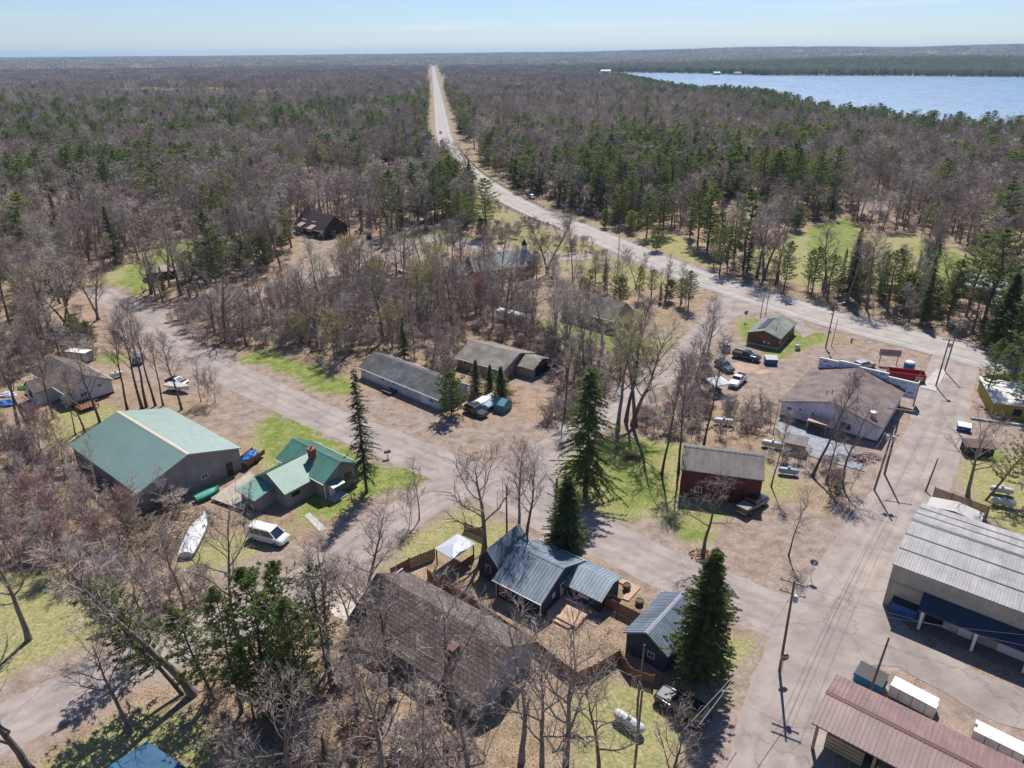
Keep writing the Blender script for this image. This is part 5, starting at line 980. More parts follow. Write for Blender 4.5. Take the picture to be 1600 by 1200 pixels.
# stop signs
SR = mat('sign_red', (.42, .012, .02), .45); SW = mat('sign_white', (.75, .75, .75), .5); SGR = mat('sign_back_grey', (.20, .20, .20), .5, .5)
def textmesh(txt, size, m, name='lettering'):
    cu = bpy.data.curves.new(name, 'FONT'); cu.body = txt; cu.size = size; cu.align_x = 'CENTER'; cu.align_y = 'CENTER'; cu.extrude = .004
    cu.resolution_u = 3; q = bpy.data.objects.new('tmp', cu); me_ = bpy.data.meshes.new_from_object(q); bpy.data.objects.remove(q); me_.materials.clear(); me_.materials.append(m)
    o = bpy.data.objects.new(name, me_); COL.objects.link(o); return o
def stop_sign(px, h, yaw, label, back=False, sc=1.):
    e = empty('stop_sign', (*G(*px), 0), yaw, label, 'stop sign'); R_ = .40*sc
    MB().box(-.03, .03, .02, .08, 0, h+R_*.9).build('post', MATS['galvanised'], e)
    oct_ = lambda r_: [(r_*cos(pi/8+i*pi/4), h+r_*sin(pi/8+i*pi/4)) for i in range(8)]
    p = MB().yprism(oct_(R_), -.01, .012).build('plate', SR, e, fixn=True)
    b = MB(); o1, o2 = oct_(R_*.99), oct_(R_*.91); b.add([(x, -.0135, z) for x, z in o1+o2], [(i, (i+1) % 8, 8+(i+1) % 8, 8+i) for i in range(8)]); b.build('border', SW, p)
    t = textmesh('STOP', .33*sc, SW); t.parent = p; t.location = (0, -.016, h); t.rotation_euler = (pi/2, 0, 0)
    MB().yprism(oct_(R_*.97), .013, .018).build('back_plate', SGR, p, fixn=True); return e
stop_sign((1220, 1056), 2.5, .1, 'red stop sign facing the camera in front of the tall utility pole', sc=1.25)
stop_sign((1267, 903), 2.3, pi-.5, 'stop sign seen from its dark back beside the small bare tree', sc=1.2)
stop_sign((1164, 503), 2.3, .2, 'small red stop sign left of the brown wood building by the highway', sc=1.3)
e = empty('message_board', (*G(1387, 570), 0), -.25, 'two-post message board behind the red container', 'sign board')
MB().box(-2.0, 2.0, 0, .1, 1.9, 3.3).build('panel', mat('board_pinkish', (.34, .25, .24), .7), e); MB().box(-.04, .04, -.03, 0, 1.9, 3.3).box(-2.0, 2.0, -.03, 0, 2.55, 2.62).build('frame', BRWOOD, e)
for s in (-1.6, 1.6): MB().box(s-.06, s+.06, .1, .22, 0, 3.3).build('post', BRWOOD, e)
e = empty('fire_hydrant', (*G(1330, 535), 0), 0, 'red fire hydrant on the dirt beside the highway', 'hydrant'); MB().lathe([(.2, 0), (.2, .08), (.14, .1), (.14, .65), (.2, .67), (.2, .73), (.1, .9), (.03, .93)], 12).build('body', SR, e); MB().lathe([(.07, -.3), (.07, .3)], 8, (0, 0, .5), 'x').build('outlet', SR, e)
for i, p in enumerate(((407, 297),)): pass
e = empty('mailbox', (*G(606, 716), 0), .4, 'dark mailboxes on a stand beside the road by the slender spruce', 'mailbox'); MB().box(-.05, .05, -.05, .05, 0, 1.0).build('post', POLE, e); b = MB(); b.box(-.5, -.05, -.2, .25, 1.0, 1.3); b.box(.05, .5, -.2, .25, 1.0, 1.35); b.build('box', DLID, e)
# guardrails
def guardrail(px, off, label):
    P = []
    d = [p for p in HWY if 130 < p[1] < 560]
    def near(q): X, Y = G(*q); return min(range(len(d)), key=lambda i: hypot(d[i][0]-X, d[i][1]-Y))
    i0_, i1_ = sorted((near(px[0]), near(px[1]))); seg = d[i0_:i1_+1]
    Q = []
    for i in range(len(seg)):
        x0, y0 = seg[max(i-1, 0)]; x1, y1 = seg[min(i+1, len(seg)-1)]; L_ = hypot(x1-x0, y1-y0); Q.append((seg[i][0]-(y1-y0)/L_*off, seg[i][1]+(x1-x0)/L_*off))
    e = empty('guardrail', (*Q[0], 0), 0, label, 'guardrail'); ox, oy = Q[0]
    MB().tube([(x-ox, y-oy, .62) for x, y in Q], .15, 4, True).build('rail', mat('guardrail_steel', (.24, .21, .19), .5, .4), e)
    acc = 0; posts = []
    for (x0, y0), (x1, y1) in zip(Q[:-1], Q[1:]):
        L_ = hypot(x1-x0, y1-y0); n = max(1, int(L_/2.6))
        for k in range(n): posts.append((x0+(x1-x0)*k/n-ox, y0+(y1-y0)*k/n-oy))
    for x, y in posts[:95]: MB().box(x-.1, x+.1, y-.1, y+.1, 0, .78).build('post', BARKB, e)
guardrail(((727, 283), (860, 360)), 6.9, 'lower guardrail on the left side of the highway curve'); 
guardrail(((705, 240), (850, 322)), -6.9, 'upper guardrail on the right side of the highway curve')
# ------------------------------------------------------------------ trees
def blade(b, p, d, L, w, r, bend=.0):
    """a thin two-triangle twig or needle spray from p along d"""
    a = Vector((r.uniform(-1, 1), r.uniform(-1, 1), r.uniform(-1, 1))); s = d.cross(a)
    if s.length < 1e-4: return
    s = s.normalized()*w; q = p+d*L
    o = len(b.v); b.v += [tuple(p-s*.5), tuple(p+s*.5), tuple(q+s*.25), tuple(q-s*.25)]; b.f.append((o, o+1, o+2, o+3)); b.mi.append(b.cur)
def rdir(r, d, spread):
    v = Vector((r.gauss(0, 1), r.gauss(0, 1), r.gauss(0, 1))).normalized(); return (d+v*spread).normalized()
def bare(seed, h, crown_r, tr, nl=12, nb=6, ns=5, nt=5, tw=.022, start=.3, up=.55, twl=.9, multi=1, k=6, wig=.35):
    r = random.Random(seed); T = MB(); C = MB()
    for mstem in range(multi):
        lean = Vector((r.uniform(-.08, .08), r.uniform(-.08, .08), 0)) if multi == 1 else Vector((cos(mstem*2*pi/multi+seed)*.22, sin(mstem*2*pi/multi+seed)*.22, 0))
        n = 9; pts = []; p = Vector((0, 0, -.1)) if multi == 1 else Vector((cos(mstem*2.1)*.25, sin(mstem*2.1)*.25, -.1)); d = (Vector((0, 0, 1))+lean).normalized(); hh = h*(1 if multi == 1 else r.uniform(.8, 1))
        for i in range(n+1):
            pts.append(p.copy()); p = p+d*(hh*.92/n); d = (d+Vector((r.uniform(-wig, wig)*.22, r.uniform(-wig, wig)*.22, .05))).normalized()
        rad = [tr*(1.25 if i == 0 else 1)*(1-(i/n)**.9*.88)/sqrt(multi) for i in range(n+1)]
        rad = [q_*1.25 for q_ in rad]; T.tube(pts, rad, k+1, False)
        for i in range(nl):
            t = start+(1-start)*((i+r.random())/nl)**.85; f = t*n; j = min(int(f), n-1); bp = pts[j].lerp(pts[j+1], f-j)
            az = i*2.4+r.uniform(-.5, .5); out = Vector((cos(az), sin(az), 0)); ang = up*(.6+.6*t); d = (out*(1-ang*.6)+Vector((0, 0, ang))).normalized()
            Lm = crown_r*(1.15-.65*abs(t-start-.12)/(1-start))*r.uniform(.75, 1.15); seg = 6; lp_ = [bp]; q = bp; dd = d
            for s in range(seg): q = q+dd*(Lm/seg); lp_.append(q.copy()); dd = (dd+Vector((r.uniform(-wig, wig), r.uniform(-wig, wig), r.uniform(-.1, .32)))*.62).normalized()
            r0 = max(.035, rad[j]*.52); T.tube(lp_, [r0*(1-s/seg*.82) for s in range(seg+1)], max(3, k-1), False)
            for s in range(nb):
                t2 = .25+.75*(s+r.random()*.6)/nb; f2 = t2*seg; j2 = min(int(f2), seg-1); bp2 = lp_[j2].lerp(lp_[j2+1], min(1, f2-j2)); d2 = rdir(r, (lp_[j2+1]-lp_[j2]).normalized()+Vector((0, 0, .18)), .85)
                L2 = Lm*r.uniform(.28, .5)*(1.1-.4*t2); m1 = bp2+d2*L2*.5; d3 = rdir(r, d2, .45); m2 = m1+d3*L2*.5
                T.tube([bp2, m1, m2], [r0*.44, r0*.28, r0*.10], 3, False)
                for u in range(ns):
                    t3 = .2+.8*(u+r.random())/ns; q3 = bp2.lerp(m1, t3*2) if t3 < .5 else m1.lerp(m2, t3*2-1)
                    d4 = rdir(r, d3, .8); L4 = twl*r.uniform(.5, 1.2); C.cur = 0; blade(C, q3, d4, L4, tw*1.5, r); e_ = q3+d4*L4
                    for w_ in range(nt): blade(C, q3+d4*L4*r.uniform(.15, 1), rdir(r, d4, .75), L4*r.uniform(.35, .8), tw, r)
    return T, C
def spruce(seed, h, R, tr, step=.36, per=7, tw=.12, bl=.34, droop=.25, gap=.0, base=.08, dens=1., taper=1., rag=.35):
    r = random.Random(seed); T = MB(); C = MB(); T.tube([(0, 0, -.1), (r.uniform(-.1, .1), r.uniform(-.1, .1), h*.5), (0, 0, h)], [tr, tr*.6, .02], 8, False); z = h*base
    while z < h-.15:
        t = (z/h); L = R*(1-t)**taper*r.uniform(.8, 1.1)+.12
        if t < base+.08: L *= .8
        for i in range(per):
            if r.random() < gap: continue
            az = r.uniform(0, 2*pi); Lb = L*r.uniform(.55, 1.12)*(1+.16*sin(az*2+seed+z*.9)+rag*(.16*sin(z*2.3+az*1.7)+.14*sin(z*4.1-az*3)))*(1.3 if r.random() < .06 else 1); rise = .35*(t-.35); n = max(2, int(Lb/.2*dens)); p0 = Vector((0, 0, z+r.uniform(-.1, .1)))
            prev = p0
            pts = []
            for s in range(5): u = s/4; pts.append(p0+Vector((cos(az)*Lb*u, sin(az)*Lb*u, Lb*(rise*u-droop*u*u+.12*u**4))))
            T.tube([pts[0], pts[2], pts[4]], [.035, .02, .006], 3, False)
            for s in range(n):
                u = .12+.88*(s+r.random())/n; f = u*4; j = min(3, int(f)); q = pts[j].lerp(pts[j+1], f-j); dd = (pts[j+1]-pts[j]).normalized(); side = Vector((-sin(az), cos(az), 0))
                for sg in (-1, 1):
                    d = (dd*.8+side*sg*r.uniform(.4, 1.1)+Vector((0, 0, -droop*r.uniform(.2, 1.4)))).normalized(); blade(C, q, d, bl*r.uniform(.6, 1.2)*(1.1-.4*u), tw, r)
                if r.random() < .5: blade(C, q, (dd+Vector((0, 0, r.uniform(-.6, .3)))).normalized(), bl*.8, tw, r)
        z += step*(1-.35*t)
    return T, C
def pine(seed, h, R, tr, whorls=14, per=6, tufts=9, tw=.10, bl=.36, base=.25, k=8, flat=.15, nb=10):
    r = random.Random(seed); T = MB(); C = MB(); n = 8; pts = [Vector((sin(i*1.3+seed)*.12*i/3, cos(i+seed)*.12*i/3, h*i/n)) for i in range(n+1)]; pts[0].z = -.1
    T.tube(pts, [tr*(1-i/n*.9) for i in range(n+1)], k, False)
    for w in range(whorls):
        t = base+(1-base)*(w+.3)/whorls; f = t*n; j = min(int(f), n-1); bp = pts[j].lerp(pts[j+1], f-j); prof = sin(pi*min(1, (t-base)/(1-base)*.8+.25))**.7
        for i in range(per):
            if r.random() < .14: continue
            az = i*2*pi/per+r.uniform(-.4, .4)+w; L = R*prof*r.uniform(.55, 1.2); up = .15+.5*(t-base)
            lp_ = [bp+Vector((cos(az)*L*u, sin(az)*L*u, L*(up*u+.18*u*u))) for u in (0, .35, .7, 1)]; T.tube(lp_, [.07*(1-t*.5), .05, .03, .012], 3, False)
            for s in range(tufts):
                u = .3+.7*(s+r.random())/tufts; f2 = u*3; j2 = min(2, int(f2)); q = lp_[j2].lerp(lp_[j2+1], f2-j2)+Vector((r.uniform(-1, 1), r.uniform(-1, 1), r.uniform(-flat, flat*1.8)))*L*.17
                for _ in range(nb): d = Vector((r.uniform(-1, 1), r.uniform(-1, 1), r.uniform(-.3, 1.0))).normalized(); blade(C, q, d, bl*r.uniform(.6, 1.2), tw, r)
    return T, C
class Proto:
    def __init__(s, name, TC, bm, cm, h): s.name = name; s.t = TC[0].mesh(name+'_trunk', bm, True); s.c = TC[1].mesh(name+'_crown', cm); s.h = h
PR = {}
PR['bareA'] = [Proto('oak', bare(1, 14, 5.4, .27, 12, 7, 4, 4, wig=.6, start=.30), BARK, TWIG, 14), Proto('oak', bare(2, 14, 6.2, .30, 12, 8, 4, 4, wig=.65, start=.24), BARK, TWIG, 14), Proto('oak', bare(13, 14, 4.8, .25, 12, 7, 4, 4, wig=.7, start=.38), BARK, TWIG, 14)]
PR['tall'] = [Proto('maple', bare(3, 16, 3.4, .2, 15, 6, 5, 5, start=.42, up=.85), BARK, TWIG, 16), Proto('maple', bare(4, 16, 3.0, .18, 13, 6, 5, 5, start=.5, up=.9), BARKB, TWIG, 16), Proto('maple', bare(5, 16, 3.8, .22, 15, 6, 5, 5, start=.35, up=.8), BARK, TWIG, 16), Proto('maple', bare(15, 16, 3.6, .26, 15, 6, 5, 5, start=.3, up=.8, multi=2), BARK, TWIG, 16)]
PR['slim'] = [Proto('sapling', bare(6, 9, 1.6, .08, 9, 4, 4, 4, start=.3, up=.9, tw=.02), BARK, TWIG, 9), Proto('sapling', bare(7, 9, 1.9, .07, 8, 4, 4, 4, start=.2, up=.9, multi=3, tw=.02), BARK, TWIG, 9)]
PR['red'] = [Proto('red_maple', bare(8, 8, 2.6, .09, 10, 5, 5, 6, start=.2, up=.8, multi=2, tw=.028), BARK, TWIGR, 8), Proto('red_maple', bare(9, 8, 2.2, .09, 10, 5, 5, 6, start=.25, up=.8, tw=.028), BARK, TWIGR, 8)]
PR['birch'] = [Proto('birch', bare(10, 12, 2.2, .11, 12, 5, 5, 4, start=.3, up=.8, tw=.02), BARKP, TWIGP, 12)]
PR['bud'] = [Proto('budding_tree', bare(11, 10, 3.4, .16, 12, 6, 5, 7, start=.2, up=.7, multi=2, tw=.035), BARK, TWIGY, 10)]
PR['spruce'] = [Proto('spruce', spruce(1, 16, 2.9, .22, .36, 8), BARKB, NEEDD, 16), Proto('spruce', spruce(2, 16, 2.5, .2, .38, 7, gap=.08), BARKB, NEEDD, 16)]
PR['droopy'] = [Proto('spruce', spruce(3, 20, 2.9, .24, .36, 7, droop=.5, gap=.15, base=.12, bl=.38, tw=.1, taper=.65), BARKB, twig_mat('needles_blue', [(0, (.07, .09, .05)), (1, (.09, .11, .06))]), 20)]
PR['bigspruce'] = [Proto('spruce', spruce(4, 20, 4.2, .3, .36, 8, droop=.5, gap=.24, base=.1, bl=.5, tw=.13, taper=.5, rag=1.), BARKB, NEED, 20)]
PR['densespruce'] = [Proto('spruce', spruce(5, 17, 4.2, .3, .27, 13, droop=.2, base=.07, bl=.42, tw=.15, taper=.72, rag=.7), BARKB, NEEDD, 17)]
PR['pine'] = [Proto('pine', pine(1, 16, 3.4, .22), BARKB, NEED, 16), Proto('pine', pine(2, 16, 3.9, .24, 13, 6, 8), BARKB, NEED, 16), Proto('pine', pine(3, 16, 2.9, .2, 16, 6, 7), BARKB, NEED, 16)]
PR['bushpine'] = [Proto('pine', pine(4, 8, 3.0, .14, 12, 7, 9, base=.08, bl=.36, tw=.1), BARKB, NEED, 8)]
PR['yellowpine'] = [Proto('pine', pine(6, 14, 3.0, .2, 14, 7, 8, base=.12), BARKB, NEEDY, 14)]
PR['dead'] = [Proto('dead_spruce', spruce(9, 14, 1.1, .12, .6, 5, gap=.2, base=.3, bl=.3, tw=.025, droop=.1), BARK, TWIGP, 14)]
PR['shrub'] = [Proto('shrub', bare(12, 2.2, 1.1, .04, 6, 4, 4, 4, start=.1, up=.8, multi=4, tw=.018, twl=.5, k=4), BARK, TWIG, 2.2)]
TR = []   # (x, y, r) of placed trees
NAMES = {'bareA': ('bare_tree', 'bare tree'), 'tall': ('bare_tree', 'bare tree'), 'slim': ('bare_sapling', 'sapling'), 'red': ('red_budded_tree', 'red tree'), 'birch': ('birch_tree', 'birch'), 'bud': ('budding_tree', 'budding tree'), 'spruce': ('spruce_tree', 'spruce'), 'droopy': ('spruce_tree', 'spruce'),
         'bigspruce': ('spruce_tree', 'spruce'), 'densespruce': ('spruce_tree', 'spruce'), 'pine': ('pine_tree', 'pine'), 'bushpine': ('pine_tree', 'pine'), 'yellowpine': ('pine_tree', 'pine'), 'dead': ('dead_tree', 'dead tree'), 'shrub': ('bare_shrub', 'shrub')}
def tree_at(X, Y, kind, h, label, group=None, wid=1., lean=(0, 0), z=0., var=None):
    p = PR[kind][rnd.randrange(len(PR[kind])) if var is None else var]; s = h/p.h; nm, cat = NAMES[kind]
    e = empty(nm, (X, Y, z), rnd.uniform(0, 2*pi), label, cat, group, (s*wid, s*wid, s))
    if lean != (0, 0): e.rotation_euler = (Matrix.Rotation(lean[0], 3, 'Y') @ Matrix.Rotation(-lean[1], 3, 'X') @ Matrix.Rotation(e.rotation_euler.z, 3, 'Z')).to_euler()
    for me_, n_ in ((p.t, 'trunk'), (p.c, 'crown')):
        o = bpy.data.objects.new(n_, me_); COL.objects.link(o); o.parent = e
    TR.append((X, Y)); return e
def T(px, py, kind, h, label, **k): X, Y = G(px, py); return tree_at(X, Y, kind, h, label, **k)
# the ones the photograph singles out
T(573, 768, 'droopy', 19.4, 'tall slender drooping spruce between the small green-roofed house and the road')
T(914, 775, 'bigspruce', 20.5, 'tallest shaggy spruce, standing in the middle beside the road bend', wid=1.18)
T(884, 868, 'densespruce', 12.0, 'dark dense spruce right behind the navy house roof', wid=1.1)
T(868, 838, 'spruce', 9, 'narrow dark spruce tip between the shaggy spruce and the bare twin trunks', wid=.7)
T(1092, 1052, 'densespruce', 15.6, 'dense dark cone-shaped spruce between the grey garage and the black suv')
T(706, 648, 'bushpine', 8.2, 'green pine in front of the right end of the white ranch')
T(744, 612, 'spruce', 6.5, 'small spruce left of two behind the white boats', wid=1.9)
T(783, 628, 'spruce', 7.0, 'small spruce directly behind the teal garden shed', wid=2.3); T(766, 616, 'spruce', 6.0, 'smallest spruce between two others behind the covered boats', wid=1.9)
T(632, 560, 'spruce', 9, 'narrow spruce behind the middle of the white ranch roof', wid=1.5)
T(757, 862, 'bareA', 14.5, 'spreading bare oak rising beside the pavilion, its crown over the road', var=1)
T(812, 850, 'tall', 15.5, 'left of the twin bare trunks beside the dark dense spruce', var=0, wid=1.1); T(822, 852, 'tall', 14.5, 'right of the twin bare trunks beside the dark dense spruce', var=2)
T(965, 672, 'tall', 19, 'leftmost big bare trunk at the upper edge of the lawn', var=2, wid=1.2); T(978, 658, 'tall', 21, 'tall straight bare trunk in the clump above the lawn', var=1, wid=1.2); T(992, 664, 'tall', 21.5, 'forked bare trunk right in the clump above the lawn', var=3, wid=1.3)
T(1034, 742, 'tall', 19, 'thin curved bare trunk left of the red barn', var=1, wid=.8); T(1060, 738, 'tall', 19, 'thin curved bare trunk touching the corner of the red barn', var=0, wid=.75); T(1100, 694, 'tall', 18, 'slim bare tree rising behind the red barn roof', var=1, wid=.8)
T(1205, 760, 'tall', 12, 'thin bare tree at the right end of the red barn', var=1, wid=.7)
T(1098, 868, 'bareA', 11.5, 'spreading bare tree with a brick ring in front of the red barn', var=2, wid=1.05)
T(1232, 868, 'slim', 9, 'small bare tree on the verge behind the back-turned stop sign', var=0, wid=1.2)
T(1269, 745, 'tall', 17, 'leaning bare trunk in front of the wrapped building, left of three', lean=(.14, 0), var=1); T(1291, 752, 'tall', 12, 'middle bare trunk of three before the wrapped building', var=0, wid=.8); T(1316, 754, 'bareA', 12.5, 'spreading bare tree in front of the wrapped building, right of three', var=2, wid=.8)
T(1512, 776, 'bareA', 12.5, 'bare many-limbed tree on the grass above the beige store', var=0, lean=(-.08, 0)); T(1540, 782, 'pine', 13.5, 'leaning thick-trunked pine above the beige store at the right edge', lean=(.5, .1), wid=.95)
T(1538, 628, 'pine', 12.5, 'thin-crowned pine on the grass beside the yellow shop', var=2)
T(1592, 650, 'pine', 11, 'pine partly hiding the yellow shop at the right edge', wid=1.2); T(1572, 560, 'pine', 13, 'pine at the right edge above the yellow shop')
T(1556, 548, 'densespruce', 17, 'great dark spruce at the right beyond the highway'); T(1590, 530, 'spruce', 14, 'dark spruce behind the great dark spruce at the right edge')
for i, (x_, y_, h_, k_, l_) in enumerate([(1480, 508, 13, 'pine', 'roadside pine in front of the low teal roofs'), (1436, 468, 12.5, 'pine', 'straight roadside pine left of the track across the highway'), (1400, 462, 12, 'spruce', 'dark roadside spruce left of the straight pine'), (1372, 455, 11, 'pine', 'thin roadside pine above the highway edge grass'), (1345, 462, 9, 'pine', 'low roadside pine above the message board'),
        (1310, 462, 12, 'spruce', 'broad green roadside spruce behind the street lamp'), (1334, 430, 10, 'spruce', 'spruce tucked behind the broad green roadside spruce'), (1268, 460, 13, 'pine', 'pine with dark base left of the broad green spruce'), (1262, 452, 11, 'pine', 'second pine crowded left of the broad green spruce'), (1224, 458, 14, 'pine', 'tall roadside pine right of the big bare forest tree'),
        (1124, 428, 14, 'pine', 'pine clump tree at the highway bend, left of the big bare tree'), (1136, 424, 13.5, 'pine', 'second pine at the highway bend'), (1115, 415, 12, 'pine', 'third pine at the highway bend'), (1050, 350, 16, 'pine', 'full pine left of the clearing beyond the highway'), (1025, 392, 8, 'bushpine', 'small round pine at the highway edge'),
        (1322, 400, 3, 'spruce', 'tiny red-brown spruce on the far lawn'), (1430, 440, 8, 'spruce', 'short dark spruce in front of the far lawn'), (968, 354, 16, 'yellowpine', 'yellow-green pine beyond the highway'), (986, 364, 8, 'bushpine', 'round pine below the yellow-green pine'), (946, 356, 7, 'bushpine', 'round pine left below the yellow-green pine'),
        (1290, 300, 15, 'pine', 'pine at the top of the green clearing'), (1330, 322, 14, 'pine', 'right pine at the top of the green clearing')]):
    T(x_, y_, k_, h_, l_)
T(1192, 436, 'tall', 21, 'big bare tree with fan-shaped crown beyond the highway, left trunk', var=3, wid=1.5); T(1182, 434, 'tall', 20, 'big bare tree with fan-shaped crown beyond the highway, right trunk', var=0, wid=1.4)
T(1348, 425, 'red', 9, 'rounded reddish bare tree on the far lawn', wid=1.2); T(1352, 473, 'red', 7, 'reddish bush between the roadside conifers')
T(700, 395, 'pine', 8, 'small pine by the green verge of the church road'); T(608, 388, 'spruce', 10, 'dark dense spruce beside the church road and the black suv', wid=1.5); T(596, 386, 'spruce', 8, 'second dark spruce touching the dense one by the church road', wid=1.4)
T(730, 362, 'pine', 13, 'pine above the green verge left of the highway guardrail'); T(752, 372, 'bushpine', 7, 'bushy young pine left of the highway guardrail'); T(784, 378, 'bushpine', 5, 'small bushy pine on the highway verge'); T(692, 338, 'pine', 21, 'tall layered pine beside the highway curve', wid=1.25); T(668, 322, 'pine', 18, 'tall pine left of the layered one beside the highway curve', wid=1.2)
T(345, 370, 'pine', 17, 'broad dark green pine at the corner of the green lawn', wid=1.4); T(400, 372, 'bushpine', 13, 'rounded green pine right of the broad dark one', wid=.8); T(440, 392, 'bushpine', 14, 'bluish green pine in front of the dormered house', wid=.9)
T(330, 440, 'bushpine', 10, 'dark pine clump behind the tan shed', wid=1.3); T(380, 430, 'bushpine', 11, 'pine in the clump right of the tan shed', wid=1.2); T(300, 436, 'bushpine', 8, 'low pine spreading over the tan shed corner', wid=1.2); T(258, 462, 'spruce', 8, 'ragged spruce in front of the tan shed', wid=1.2); T(410, 420, 'bushpine', 10, 'pine nearest the church road in the clump', wid=1.1); T(350, 425, 'bushpine', 10, 'dark pine in the middle of the clump right of the tan shed', wid=1.2)
T(215, 398, 'bareA', 13, 'single bare tree on the upper edge of the green lawn'); T(153, 500, 'tall', 17, 'forked bare tree beside the end of the village road', var=3, wid=1.3)
T(122, 530, 'bushpine', 6, 'olive green young pine in the brush behind the white house'); T(140, 535, 'bushpine', 5, 'second young olive green pine in the brush behind the white house')
for i, (x_, y_, h_, v_, l_) in enumerate([(199, 640, 16, 1, 'left leaning bare trunk behind the green barn roof'), (222, 638, 18, 0, 'second bare trunk behind the green barn roof'), (229, 636, 19, 1, 'third bare trunk behind the green barn ridge'), (243, 634, 17, 1, 'fourth bare trunk behind the green barn ridge'), (255, 634, 13, 1, 'fifth bare trunk behind the green barn ridge'),
        (284, 640, 14.5, 0, 'round-topped bare tree by the trailered boat'), (156, 660, 14, 2, 'crooked bare trunk before the gable of the white house'), (133, 676, 12, 1, 'thin bare trunk left of the green barn corner'), (84, 654, 15, 0, 'bare trunk at the left corner of the white house'), (30, 668, 17, 2, 'bare trunk at the left edge below the white house'), (46, 672, 16, 1, 'bare trunk at the left edge by the shaded yard'), (118, 680, 9, 1, 'short bare trunk by the green barn corner'), (10, 690, 15, 1, 'leftmost bare trunk beside the tarp heaps')]):
    T(x_, y_, 'tall', h_, l_, var=v_, wid=1.0, lean=(-.07 if i < 5 else 0, 0))
T(314, 628, 'slim', 8, 'thin sapling right of the round-topped bare tree'); T(325, 628, 'slim', 6.5, 'thin sapling beside the orange-brown verge'); T(335, 630, 'slim', 8, 'rightmost thin sapling by the village road corner')
T(655, 812, 'slim', 9, 'thin bare young tree above the pavilion', wid=1.1); T(640, 820, 'slim', 7, 'reddish young tree left of the thin one above the pavilion')
T(568, 972, 'tall', 13, 'bare tree at the left end of the long shingled roof', var=3, wid=1.5)
T(206, 1144, 'bareA', 12, 'leaning bare tree beside the lower road', var=0, lean=(-.12, 0), wid=.8); T(60, 1215, 'bareA', 17, 'thick bare tree in the bottom left corner', var=1, lean=(-.2, 0), wid=.8)
T(302, 1085, 'tall', 20, 'thick leaning bare trunk above the lower road', var=2, lean=(-.25, 0), wid=1.3); T(250, 975, 'bareA', 12, 'bare tree left behind the green pines', var=2, lean=(-.2, 0), wid=.9); T(45, 1000, 'bareA', 15, 'wide bare tree on the yellow grass at the left edge', var=0, wid=.9)
T(285, 1085, 'pine', 16, 'leaning green pine at the left of the bottom pine clump', lean=(-.42, 0), wid=1.15); T(335, 1095, 'pine', 12, 'second pine from the left in the bottom clump', lean=(-.15, 0), wid=1.2); T(378, 1114, 'pine', 15.5, 'fullest dark green pine of the bottom clump', wid=.9); T(425, 1100, 'pine', 17, 'tall pine of the bottom clump reaching the white van', wid=1.05); T(398, 1125, 'pine', 9, 'lower pine at the foot of the bottom clump'); T(455, 1060, 'pine', 15, 'slender pine leaning over the lower road above the clump', wid=.9); T(510, 1050, 'pine', 14, 'thin green pine beside the gravel patch of the shingled building', wid=.75); T(230, 1040, 'pine', 11, 'yellowish pine on the left bank of the lower road', lean=(-.3, 0), wid=1.1); T(475, 1110, 'pine', 14, 'ragged pine right in the bottom clump', wid=1.1); T(440, 1120, 'bushpine', 8, 'low bushy pine right in the bottom clump')
T(375, 1010, 'bareA', 18, 'bare tree rising between pines beside the lower road', var=2, wid=.7); T(290, 880+70, 'tall', 12, 'bare tree below the white wrapped boat', var=0)
T(520, 1075, 'tall', 17, 'bare trunk left of the long shingled building', var=2, lean=(-.1, 0)); T(560, 1130, 'bareA', 11, 'twisted bare tree below the shingled roof corner', var=1, wid=.9)
for i, (x_, y_, h_, v_, l_) in enumerate([(712, 1140, 15, 2, 'thick bare oak before the chimney of the long shingled roof'), (735, 1255, 12, 1, 'bare oak on the bottom edge below the shingled roof'), (815, 1190, 14, 2, 'bare oak at the lower right corner of the shingled roof'), (845, 1225, 13, 0, 'bare oak standing in the gravel at the bottom centre'), (880, 1260, 16, 1, 'big bare oak at the bottom whose crown reaches the yard'), (930, 1250, 12, 2, 'bare oak at the bottom left of the propane tank'), (1040, 1290, 10, 0, 'low bare oak at the bottom edge below the black suv'), (600, 1240, 13, 0, 'bare oak at the bottom edge beside the brush'), (470, 1260, 13, 2, 'bare oak at the bottom edge below the pines')]):
    T(x_, y_, 'bareA', h_*1.2, l_, var=v_, wid=.8)
T(512, 1205, 'spruce', 4.5, 'small spruce tip at the bottom edge left of centre')
T(525, 562, 'bud', 10, 'budding olive-tan tree above the green verge', wid=1.15); T(470, 540, 'bud', 7, 'lower budding tree above the green verge'); T(750, 500, 'red', 11, 'bright red budded tree between the church and the long trailer'); T(572, 282, 'red', 14, 'red budded tree left of the highway', wid=1.4)
T(855, 428, 'tall', 19, 'big bare twin tree right of the church tower', var=3, wid=1.3); T(895, 440, 'tall', 17, 'straight bare tree right of the big twin tree', var=1); T(965, 425, 'dead', 15, 'dead spruce pole on the highway verge')
for i, x_ in enumerate((846, 862, 905, 925, 938, 952, 974, 990, 1010, 1030, 1046, 1058, 1075)):
    T(x_+rnd.uniform(-9, 9), 446+(x_-846)*.16+rnd.uniform(-10, 8), ('pine', 'spruce', 'bushpine', 'pine')[i % 4], rnd.uniform(4.5, 11), 'young conifer in the row between the highway and the grey house', group='young conifers lining the highway bank', wid=rnd.uniform(1.0, 1.5))
    T(x_+rnd.uniform(-14, 14), 440+(x_-846)*.16+rnd.uniform(-16, 16), ('slim', 'tall')[i % 2], rnd.uniform(7, 12), 'thin bare tree in the row between the highway and the grey house', group='thin bare trees lining the highway bank')
